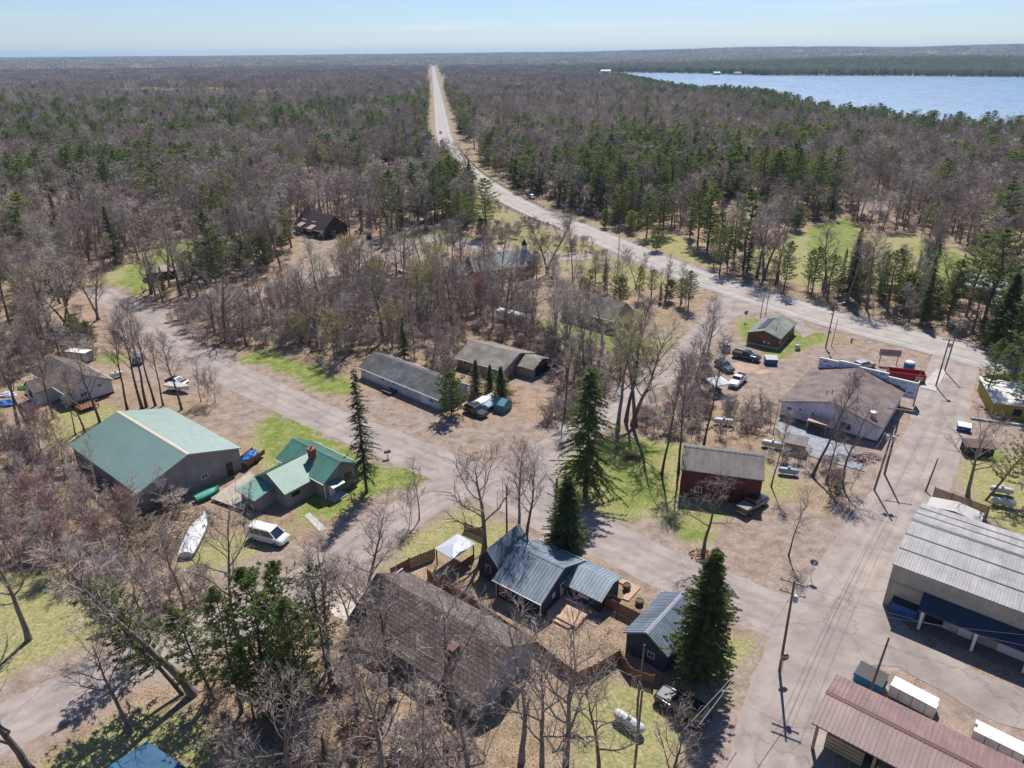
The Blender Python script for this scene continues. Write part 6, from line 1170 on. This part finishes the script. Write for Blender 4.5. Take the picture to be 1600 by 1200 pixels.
for x_, y_ in ((210, 300), (248, 352), (290, 340), (180, 330), (30, 310), (60, 300), (8, 315), (235, 345), (320, 300), (305, 310)):
    T(x_, y_, 'pine', rnd.uniform(15, 20), 'tall pine standing above the bare woods left of the green lawn', group='tall pines above the left woods', wid=1.2)
for i, (x_, y_) in enumerate(((395, 330), (418, 336), (368, 326), (442, 332), (380, 318), (500, 350))): T(x_, y_, 'birch', rnd.uniform(12, 15), 'pale birch in the group above the broad dark pine', group='pale birches left of the dormered house', wid=1.5)
T(1262, 232, 'bud', 14, 'yellow-green leafing tree in the woods below the lake', wid=1.6); T(1250, 236, 'bud', 12, 'smaller yellow-green leafing tree in the woods below the lake', wid=1.5); T(1470, 325, 'bud', 12, 'olive leafing tree in the woods above the far lawn', wid=1.5); T(1570, 340, 'bud', 12, 'olive leafing tree near the right edge above the lawn', wid=1.5); T(1345, 300, 'bud', 11, 'olive leafing tree beside the clearing pines', wid=1.4)
for i, (x_, y_) in enumerate(((640, 300), (655, 318), (672, 300), (700, 312), (712, 340), (680, 352), (648, 342), (625, 322), (718, 368), (590, 312))): T(x_, y_, 'pine', rnd.uniform(15, 22), 'tall pine in the cluster left of the highway bend', group='pines clustered left of the highway bend', wid=rnd.uniform(1.1, 1.4))
T(1575, 615, 'pine', 13, 'pine rising over the white roof of the yellow shop', wid=1.1); T(1608, 745, 'pine', 12, 'dense pine at the right edge by the white tanks', wid=1.1); T(1600, 560, 'spruce', 12, 'spruce behind the yellow false front', wid=1.3)
for i, (x_, y_, h_) in enumerate(((1010, 372, 15), (1035, 366, 18), (1078, 372, 16), (985, 352, 18), (1105, 398, 14), (1155, 380, 16), (905, 322, 15), (880, 318, 17), (845, 300, 18))): T(x_, y_, ('pine', 'spruce')[i % 3 == 2], h_, 'large conifer standing right of the highway curve', group='large conifers right of the highway curve', wid=1.35)
# groves inside the village, filled at random
BUILD = [[(-30, 600-0)]]
foot = []
for o in list(S.objects):
    if o.parent is None and o.type == 'EMPTY' and o.get('category') in ('barn', 'house', 'building', 'store', 'shed', 'shop', 'church', 'cabin', 'pavilion'):
        m_ = o.matrix_basis; pts_ = []
        for c_ in o.children:
            if c_.type == 'MESH': pts_ += [m_ @ Vector(v.co) for v in c_.data.vertices]
        if pts_:
            R2 = Matrix.Rotation(-o.rotation_euler.z, 2); q_ = [R2 @ (p_.xy-o.location.xy) for p_ in pts_]
            foot.append((o.location.x, o.location.y, o.rotation_euler.z, min(p_.x for p_ in q_)-1.5, max(p_.x for p_ in q_)+1.5, min(p_.y for p_ in q_)-1.5, max(p_.y for p_ in q_)+1.5))
VEH = [(o.location.x, o.location.y) for o in S.objects if o.parent is None and o.get('category') in ('pickup', 'suv', 'car', 'van', 'tank', 'dumpster', 'boat', 'trailer', 'brush pile', 'lumber')]
def freemask(X, Y, road_m=2.5, bld=0., grass=False):
    hd_ = pdist(X, Y, HWY); bad = (hd_ < 8+road_m*1.5) | ((hd_ < 14) & (Y > 420)) | ((hd_ < 34) & (Y > 1450)) | ((hd_ < 75) & (Y > 3500))
    for P, w in RP.values(): bad = bad | (pdist(X, Y, P) < w/2+road_m*.8)
    for P in LP_.values(): bad = bad | inpoly(X, Y, P)
    for (fx, fy, fa, xa, xb, ya, yb) in foot:
        u = (X-fx)*cos(fa)+(Y-fy)*sin(fa); v = -(X-fx)*sin(fa)+(Y-fy)*cos(fa); bad = bad | ((u > xa-bld) & (u < xb+bld) & (v > ya-bld) & (v < yb+bld))
    bad = bad | inpoly(X, Y, LAKE) | inpoly(X, Y, POND) | inpoly(X, Y, MARSH)
    if not grass:
        for P in GRASS+DRY+DIRT+CLEAR: bad = bad | inpoly(X, Y, P)
    for (vx, vy) in VEH: bad = bad | (np.hypot(X-vx, Y-vy) < 3.2)
    return ~bad
VILLAGE = Ga([(150, 470), (240, 500), (400, 440), (600, 385), (760, 372), (960, 400), (1140, 445), (1640, 585), (1760, 1300), (-300, 1300), (-60, 640), (40, 560), (140, 540)])
GROVES = [([(235, 505), (330, 478), (470, 448), (600, 420), (735, 420), (735, 520), (640, 545), (570, 560), (470, 548), (370, 545), (300, 540)], 5.8, ('tall', 'slim', 'tall', 'bareA', 'tall', 'slim', 'bareA', 'slim', 'tall', 'bud'), (10, 17), 'bare tree in the thicket between the church road and the village road'),
    ([(740, 430), (830, 470), (850, 520), (960, 555), (1060, 556), (1020, 585), (900, 650), (850, 660), (860, 600), (830, 560), (740, 520)], 5.0, ('tall', 'slim', 'tall', 'tall', 'bareA'), (11, 18), 'slim bare tree in the grove between the taupe-roofed house and the side road'),
    ([(640, 560), (735, 530), (740, 560), (720, 590), (700, 600)], 4.5, ('slim', 'tall'), (7, 12), 'slim bare tree behind the white ranch'),
    ([(0, 540), (60, 520), (150, 530), (150, 560), (60, 580), (0, 600)], 4.5, ('tall', 'slim', 'tall'), (10, 16), 'bare tree in the woods behind the white house'),
    ([(-20, 700), (60, 690), (110, 715), (240, 775), (300, 800), (240, 810), (200, 840), (240, 900), (190, 950), (100, 920), (0, 880)], 4.1, ('red', 'red', 'birch', 'slim', 'red'), (6, 9), 'red-budded small tree in the thicket below the green barn'),
    ([(230, 900), (330, 900), (330, 960), (240, 990)], 4, ('slim', 'slim', 'tall'), (5, 9), 'sapling beside the lower road above the pines'),
    ([(330, 1060), (560, 1030), (640, 1120), (760, 1180), (760, 1280), (330, 1280)], 7.0, ('slim', 'tall', 'slim', 'slim'), (6, 12), 'bare sapling on the leaf litter at the bottom'),
    ([(390, 770), (440, 790), (470, 815), (420, 815), (380, 800)], 3.0, ('slim',), (5, 8), 'sapling against the annex of the green-roofed house'),
    ([(1000, 640), (1200, 640), (1215, 690), (1060, 690), (1000, 668)], 4.0, ('slim', 'slim', 'slim'), (5, 8), 'sapling in the brush strip above the red barn'),
    ([(1070, 560), (1115, 560), (1110, 640), (1050, 640)], 5.5, ('tall', 'slim'), (9, 15), 'slender bare tree between the side road and the dirt lot'),
    ([(600, 1000), (760, 1160), (690, 1180), (540, 1040)], 8, ('tall', 'bareA', 'bareA'), (10, 15), 'bare tree crowding the front of the long shingled building'),
    ([(1190, 700), (1330, 745), (1330, 770), (1200, 735)], 3.6, ('slim',), (4, 7), 'sapling in the brush below the wrapped building')]
def jitter_pts(poly, sp, seed, rnd_amt=.45):
    P = np.array(poly); r = np.random.RandomState(seed); gx, gy = np.meshgrid(np.arange(P[:, 0].min(), P[:, 0].max(), sp), np.arange(P[:, 1].min(), P[:, 1].max(), sp))
    gx = gx+r.uniform(-rnd_amt, rnd_amt, gx.shape)*sp; gy = gy+r.uniform(-rnd_amt, rnd_amt, gy.shape)*sp; k = inpoly(gx, gy, poly); return gx[k], gy[k]
nb_ind = 0
for gi, (px, sp, kinds, (h0, h1), lab) in enumerate(GROVES):
    X, Y = jitter_pts(Ga(px), sp, gi+20); k = freemask(X, Y, 1.5, -1.0, True); 
    for x_, y_ in zip(X[k], Y[k]):
        if min(hypot(x_-a_, y_-b_) for a_, b_ in TR) < sp*.42: continue
        kd = rnd.choice(kinds); hs_ = 1.
        if float(pdist(np.array([x_]), np.array([y_]), RP['church_road'][0])[0]) < 17: kd, hs_ = 'slim', .62
        l_ = {'slim': lab.replace('bare tree', 'thin sapling').replace('red-budded small tree', 'thin bare sapling'), 'birch': lab.replace('red-budded small tree', 'white-barked birch'), 'bud': lab.replace('bare tree', 'budding tree')}.get(kd, lab)
        tree_at(x_, y_, kd, rnd.uniform(h0, h1)*hs_*(.8 if kd == 'slim' else 1), l_, group=l_.replace('tree', 'trees').replace('sapling', 'saplings').replace('birch', 'birches'), wid=rnd.uniform(.9, 1.2)); nb_ind += 1
# ---- the woods outside the village
def conif(X, Y):
    """share of conifers, by stands seen in the photograph"""
    D = np.hypot(X, Y); az = np.degrees(np.arctan2(X, Y)); n = vnoise(X, Y, 90, 31)*.6+vnoise(X, Y, 35, 33)*.4
    c = np.where(n > .66, .55, .06)
    c = np.where(pdist(X, Y, HWY) < 30, np.maximum(c, .45), c)
    c = np.where((az > 0) & (az < 24) & (D > 290) & (D < 520) & (n > .44), .62, c)
    c = np.where((az > 24) & (D > 300) & (D < 420) & (n > .5), .5, c)
    c = np.where((az < -8) & (D > 520) & (D < 900) & (n > .47), .6, c); c = np.where((az > -36) & (az < -20) & (D > 330) & (D < 420) & (n > .55), .6, c)
    c = np.where((pdist(X, Y, NEAR) < 75), np.maximum(c, .5), c)
    c = np.where((D > 1900) & (az > 2), .62, c); c = np.where((D > 4200), .5, c)
    c = np.where((D > 1100) & (D < 2300), np.minimum(c, .22), c)
    return c
def sector(r0, r1, sp, seed):
    r = np.random.RandomState(seed); W_ = r1*sin(radians(46)); gx, gy = np.meshgrid(np.arange(-W_, W_, sp), np.arange(max(60, r0*cos(radians(46))), r1, sp))
    gx = gx+r.uniform(-.48, .48, gx.shape)*sp; gy = gy+r.uniform(-.48, .48, gy.shape)*sp; D = np.hypot(gx, gy); az = np.degrees(np.arctan2(gx, gy))
    k = (D >= r0) & (D < r1) & (np.abs(az) < 41.5+600/np.maximum(D, 60)); gx, gy = gx[k], gy[k]; k = freemask(gx, gy) & ~inpoly(gx, gy, VILLAGE); n_ = vnoise(gx, gy, 48, 77)*.65+vnoise(gx, gy, 19, 78)*.35; k &= ~((n_ > .70) & (np.hypot(gx, gy) < 1500)) & (r.rand(len(gx)) < .55+.75*(1-n_)); return gx[k], gy[k]
X1, Y1 = sector(90, 480, 5.6, 1)
TA = np.array(TR); keep = np.array([np.min(np.hypot(TA[:, 0]-a_, TA[:, 1]-b_)) > 3.4 for a_, b_ in zip(X1, Y1)]); X1, Y1 = X1[keep], Y1[keep]
cz = conif(X1, Y1); rs_ = np.random.RandomState(4); isc = rs_.rand(len(X1)) < cz; D1 = np.hypot(X1, Y1)
# visible ones only, nearest first, become things of their own
def inview(X, Y, m=60):
    out = []
    for x_, y_ in zip(X, Y):
        d = y_*cos(CP)+(CH-8)*sin(CP); u = CF*x_/d; out.append(abs(u) < 800+m)
    return np.array(out)
iv = inview(X1, Y1); order = np.argsort(D1); ind_b, ind_c = [], []
cnt_b = sum(1 for o in S.objects if o.get('category') == 'bare tree'); NB = 296-cnt_b; NC = 150
for i in order:
    if iv[i]:
        if isc[i] and len(ind_c) < NC: ind_c.append(i)
        elif not isc[i] and len(ind_b) < NB: ind_b.append(i)
sel = set(ind_b) | set(ind_c)
def zone(x_, y_):
    az = math.degrees(atan2(x_, y_))
    if az < -18: return 'left of the village'
    if az < -4: return 'between the lawn and the highway'
    if az < 14: return 'just right of the highway'
    return 'around the clearing right of the highway'
for i in ind_b:
    kd = rnd.choices(('tall', 'bareA', 'birch', 'red', 'bud'), (.74, .16, .05, .03, .02))[0]; z_ = zone(X1[i], Y1[i])
    w_ = {'tall': 'tall bare grey-brown tree', 'bareA': 'broad bare tree', 'birch': 'pale-barked birch', 'red': 'reddish bare tree', 'bud': 'olive budding tree'}[kd]
    tree_at(X1[i], Y1[i], kd, {'tall': 16.5, 'bareA': 14, 'birch': 12, 'red': 11, 'bud': 11}[kd]*rnd.uniform(.6, 1.22), w_+' in the woods '+z_, group=w_+' woods '+z_, wid=rnd.uniform(1.0, 1.35))
for i in ind_c:
    kd = rnd.choices(('pine', 'spruce', 'bushpine'), (.6, .3, .1))[0]; z_ = zone(X1[i], Y1[i]); w_ = {'pine': 'tall layered pine', 'spruce': 'dark pointed spruce', 'bushpine': 'low bushy pine'}[kd]
    tree_at(X1[i], Y1[i], kd, {'pine': 19, 'spruce': 14, 'bushpine': 9}[kd]*rnd.uniform(.6, 1.25), w_+' in the woods '+z_, group=w_+' woods '+z_, wid=rnd.uniform(1.1, 1.4))
print('indiv', len(ind_b), len(ind_c), 'groves', nb_ind)
# ---- stuff: masses scattered with geometry nodes
def joined(name, TC, bm, cm):
    b = MB(); t, c = TC; b.add(t.v, t.f); b.cur = 1; b.add(c.v, c.f); me_ = b.mesh(name, [bm, cm]); return me_
def protocoll(name, meshes):
    c = bpy.data.collections.new(name)
    for i, m_ in enumerate(meshes): c.objects.link(bpy.data.objects.new('%s_kind_%02d' % (name, i), m_))
    return c
def scatter(name, X, Y, Z, sc, ix, coll, label, seed=0):
    r = np.random.RandomState(seed); me_ = bpy.data.meshes.new(name); me_.vertices.add(len(X)); me_.vertices.foreach_set('co', np.stack([X, Y, Z], -1).reshape(-1).astype(np.float32))
    a1 = me_.attributes.new('sc', 'FLOAT_VECTOR', 'POINT'); a1.data.foreach_set('vector', np.asarray(sc, np.float32).reshape(-1)); a2 = me_.attributes.new('rz', 'FLOAT', 'POINT'); a2.data.foreach_set('value', (r.rand(len(X))*6.283).astype(np.float32)); a3 = me_.attributes.new('ix', 'INT', 'POINT'); a3.data.foreach_set('value', np.asarray(ix, np.int32))
    o = bpy.data.objects.new(name, me_); COL.objects.link(o); ng = bpy.data.node_groups.new(name, 'GeometryNodeTree'); ng.interface.new_socket('Geometry', in_out='INPUT', socket_type='NodeSocketGeometry'); ng.interface.new_socket('Geometry', in_out='OUTPUT', socket_type='NodeSocketGeometry')
    N = ng.nodes; gi, go_ = N.new('NodeGroupInput'), N.new('NodeGroupOutput'); ip = N.new('GeometryNodeInstanceOnPoints'); ci = N.new('GeometryNodeCollectionInfo'); ci.inputs['Collection'].default_value = coll; ci.inputs['Separate Children'].default_value = True; ci.inputs['Reset Children'].default_value = True
    def at(n_, ty): q = N.new('GeometryNodeInputNamedAttribute'); q.data_type = ty; q.inputs['Name'].default_value = n_; return q.outputs['Attribute']
    cx = N.new('ShaderNodeCombineXYZ'); er = N.new('FunctionNodeEulerToRotation'); L_ = ng.links.new
    L_(gi.outputs[0], ip.inputs['Points']); L_(ci.outputs[0], ip.inputs['Instance']); ip.inputs['Pick Instance'].default_value = True; L_(at('ix', 'INT'), ip.inputs['Instance Index']); L_(at('rz', 'FLOAT'), cx.inputs[2]); L_(cx.outputs[0], er.inputs[0]); L_(er.outputs[0], ip.inputs['Rotation']); L_(at('sc', 'FLOAT_VECTOR'), ip.inputs['Scale']); L_(ip.outputs[0], go_.inputs[0])
    md_ = o.modifiers.new('scatter', 'NODES'); md_.node_group = ng; return tag(o, label, None, None, 'stuff')
lo = [joined('lb0', bare(40, 15, 3.8, .16, 11, 5, 4, 4, tw=.05, start=.35, up=.8, twl=1.3, k=3), BARK, TWIG), joined('lb1', bare(41, 15, 4.2, .17, 12, 5, 4, 4, tw=.05, start=.3, up=.75, twl=1.3, k=3), BARK, TWIG), joined('lb2', bare(42, 14, 4.6, .18, 12, 5, 4, 4, tw=.05, start=.25, up=.7, twl=1.3, k=3), BARKB, TWIG), joined('lb3', bare(43, 13, 2.6, .12, 10, 5, 4, 3, tw=.045, start=.3, up=.8, twl=1.2, k=3), BARKP, TWIGP), joined('lb4', bare(44, 12, 3.4, .12, 10, 5, 4, 4, tw=.055, start=.25, up=.8, twl=1.2, k=3), BARK, TWIGR)]
lc = [joined('lc0', pine(50, 17, 4.0, .2, 11, 6, 4, .22, .75, .22, 4, nb=5), BARKB, NEED), joined('lc1', pine(51, 16, 4.3, .2, 11, 6, 4, .22, .75, .15, 4, nb=5), BARKB, NEED), joined('lc2', spruce(52, 14, 3.0, .18, .7, 7, .3, .8, base=.05, dens=.55), BARKB, NEEDD)]
CB, CC = protocoll('bare_kinds', lo), protocoll('conifer_kinds', lc)
rest = np.array([i for i in range(len(X1)) if i not in sel], int)
X2, Y2 = sector(480, 1500, 7.4, 2); Xa = np.concatenate([X1[rest], X2]); Ya = np.concatenate([Y1[rest], Y2]); ca_ = np.concatenate([isc[rest], rs_.rand(len(X2)) < conif(X2, Y2)])
def scl(n, lo_, hi_, r, wid=1.15): s = r.uniform(lo_, hi_, n); w = s*r.uniform(.95, 1.3, n)*wid; return np.stack([w, w, s], -1)
m_ = ~ca_; n_ = int(m_.sum()); q = rs_.rand(n_); ixb = np.select([q < .32, q < .62, q < .91, q < .96], [0, 1, 2, 3], 4)
scatter('bare_forest', Xa[m_], Ya[m_], np.zeros(n_), scl(n_, .55, 1.2, rs_), ixb, CB, 'far bare brown woods spreading to the horizon', 1)
sx_, sy_ = [], []
for (x0, y0), (x1, y1) in zip(FARS[:-1], FARS[1:]):
    n0 = max(1, int(hypot(x1-x0, y1-y0)/5)); t_ = (np.arange(n0)+rs_.rand(n0))/n0
    for dd_ in (4, 12, 22): sx_.append(x0+(x1-x0)*t_+rs_.uniform(-4, 4, n0)); sy_.append(y0+(y1-y0)*t_+dd_+rs_.uniform(-4, 4, n0))
for (x0, y0), (x1, y1) in zip(NEAR[:-1], NEAR[1:]):
    n0 = max(1, int(hypot(x1-x0, y1-y0)/6)); t_ = (np.arange(n0)+rs_.rand(n0))/n0; far_ = hypot(x0, y0) > 900
    for dd_ in ((3, 10, 18, 28, 40) if far_ else (3, 9)): q_ = 1-(dd_+rs_.uniform(-3, 3, n0))/np.hypot(x0+(x1-x0)*t_, y0+(y1-y0)*t_); sx_.append((x0+(x1-x0)*t_)*q_); sy_.append((y0+(y1-y0)*t_)*q_)
Xa = np.concatenate([Xa]+sx_); Ya = np.concatenate([Ya]+sy_); ca_ = np.concatenate([ca_, np.ones(len(Xa)-len(ca_), bool)])
n_ = int(ca_.sum()); scatter('conifer_forest', Xa[ca_], Ya[ca_], np.maximum(0, tz(Xa[ca_], Ya[ca_])-.2)*(np.hypot(Xa[ca_], Ya[ca_]) > 1600), scl(n_, .6, 1.22, rs_), rs_.randint(0, 3, n_), CC, 'dark conifer stands among the bare woods', 2)
# clumps of many small crowns for the distance
def clump(seed, size, n, conifer, th=14., blades=26, bw=.55):
    r = random.Random(seed); b = MB()
    for i in range(n):
        x_, y_ = r.uniform(-size/2, size/2), r.uniform(-size/2, size/2); isC = r.random() < conifer; b.cur = 1 if isC else 0; hh = th*r.uniform(.7, 1.15)
        for k_ in range(blades):
            t = r.random(); a_ = r.uniform(0, 2*pi)
            if isC: R_ = 2.6*(1-t)+.4; p = Vector((x_+R_*cos(a_)*r.random(), y_+R_*sin(a_)*r.random(), hh*(.25+.75*t))); d = Vector((cos(a_), sin(a_), -.2)).normalized(); blade(b, p, d, 1.8*(1.1-t), 1.3, r)
            else: R_ = 3.6*sin(pi*min(.95, .2+t*.75)); p = Vector((x_+R_*cos(a_)*r.random(), y_+R_*sin(a_)*r.random(), hh*(.4+.6*t))); d = Vector((cos(a_)*.6, sin(a_)*.6, .8)).normalized(); blade(b, p, d, 2.2, bw, r)
    return b.mesh('cl%d' % seed, [TWIG, NEEDD])
cl = [clump(60, 34, 26, .0), clump(61, 34, 26, .12), clump(62, 34, 24, .55), clump(63, 34, 24, .95)]
CK = protocoll('clump_kinds', cl)
X3, Y3 = sector(1500, 3600, 29, 3); X4, Y4 = sector(3600, 14500, 100, 4)
X5 = np.concatenate([X3, X4]); Y5 = np.concatenate([Y3, Y4]); s5 = np.concatenate([np.tile([1, 1, 1.], (len(X3), 1)), np.tile([3.2, 3.2, 1.25], (len(X4), 1))]); n_ = len(X5)
c5 = conif(X5, Y5); q = rs_.rand(n_); ix5 = np.where(c5 > .5, np.where(q < .78, 3, 2), np.where(c5 > .3, np.where(q < .5, 2, 1), np.where(q < .7, 0, 1)))
s5 = s5*rs_.uniform(.85, 1.15, (n_, 1)); scatter('distant_forest', X5, Y5, tz(X5, Y5)-.3, s5, ix5, CK, 'distant forest running to the hazy horizon', 3)
print('stuff', len(Xa), n_)
# undergrowth
sh = [joined('sh0', bare(70, 2.4, 1.2, .03, 6, 4, 4, 3, start=.1, up=.8, multi=3, tw=.022, twl=.5, k=3), BARK, TWIG), joined('sh1', bare(71, 4.0, 1.0, .035, 7, 4, 3, 3, start=.15, up=.9, tw=.022, twl=.5, k=3), BARK, TWIG), joined('sh2', bare(72, 1.6, 1.2, .03, 6, 4, 3, 3, start=.1, up=.6, multi=3, tw=.024, twl=.45, k=3), BARK, TWIGR)]
CS = protocoll('shrub_kinds', sh)
XS, YS = [], []
for gi, (px, sp, kinds, hh, lab) in enumerate(GROVES):
    a_, b_ = jitter_pts(Ga(px), 1.9, gi+60); k = freemask(a_, b_, .6, -1.2, True); XS.append(a_[k]); YS.append(b_[k])
a_, b_ = sector(90, 330, 4.2, 7); XS.append(a_); YS.append(b_)
for vp_ in ([(740, 300), (830, 345), (960, 400), (1050, 440), (1000, 452), (850, 412), (760, 380)], [(1130, 400), (1200, 370), (1250, 430), (1200, 440)], [(1360, 440), (1450, 450), (1500, 500), (1380, 470)]):
    a_, b_ = jitter_pts(Ga(vp_), 3.4, 91); k_ = (pdist(a_, b_, HWY) > 9) & (vnoise(a_, b_, 9, 5) > .45); XS.append(a_[k_]); YS.append(b_[k_])
XS, YS = np.concatenate(XS), np.concatenate(YS); k = rs_.rand(len(XS)) < .8; XS, YS = XS[k], YS[k]; n_ = len(XS)
scatter('undergrowth', XS, YS, np.zeros(n_), scl(n_, .6, 1.2, rs_), rs_.choice([0, 1, 2], n_, p=[.5, .38, .12]), CS, 'low bare brush growing under the trees', 4); print('shrubs', n_)
# ------------------------------------------------------------------ sun, sky, haze, camera
SAZ, SEL = radians(12.9), radians(54)
sun = bpy.data.lights.new('sun', 'SUN'); sun.energy = 5.0; sun.angle = radians(.53); sun.color = (1, .955, .89)
so = bpy.data.objects.new('sun', sun); COL.objects.link(so); dv = Vector((sin(SAZ)*cos(SEL), cos(SAZ)*cos(SEL), sin(SEL))); so.rotation_euler = dv.to_track_quat('Z', 'Y').to_euler(); so.location = dv*300
w = bpy.data.worlds.new('World'); S.world = w; w.use_nodes = True; nt = w.node_tree; sk = nt.nodes.new('ShaderNodeTexSky'); sk.sky_type = 'NISHITA'; sk.sun_disc = False; sk.sun_elevation = SEL; sk.sun_rotation = SAZ; sk.altitude = 300; sk.air_density = 1.; sk.dust_density = .15; sk.ozone_density = 1.5
bg = nt.nodes['Background']; bg.inputs[1].default_value = .070
tint = nt.nodes.new('ShaderNodeMix'); tint.data_type = 'RGBA'; tint.blend_type = 'MULTIPLY'; tint.inputs[0].default_value = 1; tint.inputs[7].default_value = (.82, .94, 1.24, 1); nt.links.new(sk.outputs[0], tint.inputs[6]); 
tc_ = nt.nodes.new('ShaderNodeTexCoord'); mp_ = nt.nodes.new('ShaderNodeMapping'); mp_.inputs['Scale'].default_value = (1.6, 1.6, 34); mp_.inputs['Rotation'].default_value = (.02, .03, 0); no_ = nt.nodes.new('ShaderNodeTexNoise'); no_.inputs['Scale'].default_value = 1.5; no_.inputs['Detail'].default_value = 6
nt.links.new(tc_.outputs['Generated'], mp_.inputs[0]); nt.links.new(mp_.outputs[0], no_.inputs['Vector']); mr_ = nt.nodes.new('ShaderNodeMapRange'); mr_.inputs[1].default_value = .56; mr_.inputs[2].default_value = .75; mr_.inputs[4].default_value = .22; nt.links.new(no_.outputs[0], mr_.inputs[0])
cl_ = nt.nodes.new('ShaderNodeMix'); cl_.data_type = 'RGBA'; nt.links.new(mr_.outputs[0], cl_.inputs[0]); nt.links.new(tint.outputs[2], cl_.inputs[6]); cl_.inputs[7].default_value = (13, 12.6, 12.4, 1); nt.links.new(cl_.outputs[2], bg.inputs[0])
hz = MB().box(-16500, 16500, -300, 16500, -1, 150).build('haze', []); tag(hz, 'thin blue air haze over the whole landscape', None, None, 'stuff')
hm = bpy.data.materials.new('haze_air'); hm.use_nodes = True; N = hm.node_tree.nodes; N.remove(N['Principled BSDF']); pv = N.new('ShaderNodeVolumePrincipled'); pv.inputs['Color'].default_value = (.47, .73, 1., 1); pv.inputs['Density'].default_value = HAZE if 'HAZE' in globals() else 6.2e-5; pv.inputs['Anisotropy'].default_value = .1
hm.node_tree.links.new(pv.outputs[0], N['Material Output'].inputs['Volume']); hz.data.materials.append(hm); pass
cam = bpy.data.cameras.new('camera'); co = bpy.data.objects.new('camera', cam); COL.objects.link(co); S.camera = co
cam.sensor_width = 36; cam.sensor_fit = 'HORIZONTAL'; cam.lens = 36*CF/1600; cam.clip_start = .5; cam.clip_end = 60000; co.location = (0, 0, CH)
co.rotation_euler = (Matrix.Rotation(pi/2-CP, 3, 'X') @ Matrix.Rotation(-CR*-1, 3, 'Z')).to_euler()
V = S.view_settings; V.view_transform = 'Standard'; V.look = 'None'; V.exposure = .40; V.gamma = 1
cy = S.cycles if hasattr(S, 'cycles') else None
S.render.engine = 'CYCLES'; S.cycles.max_bounces = 5; S.cycles.diffuse_bounces = 2; S.cycles.glossy_bounces = 2; S.cycles.transmission_bounces = 2; S.cycles.volume_bounces = 0; S.cycles.use_denoising = True; S.cycles.use_adaptive_sampling = True; S.cycles.adaptive_threshold = .015
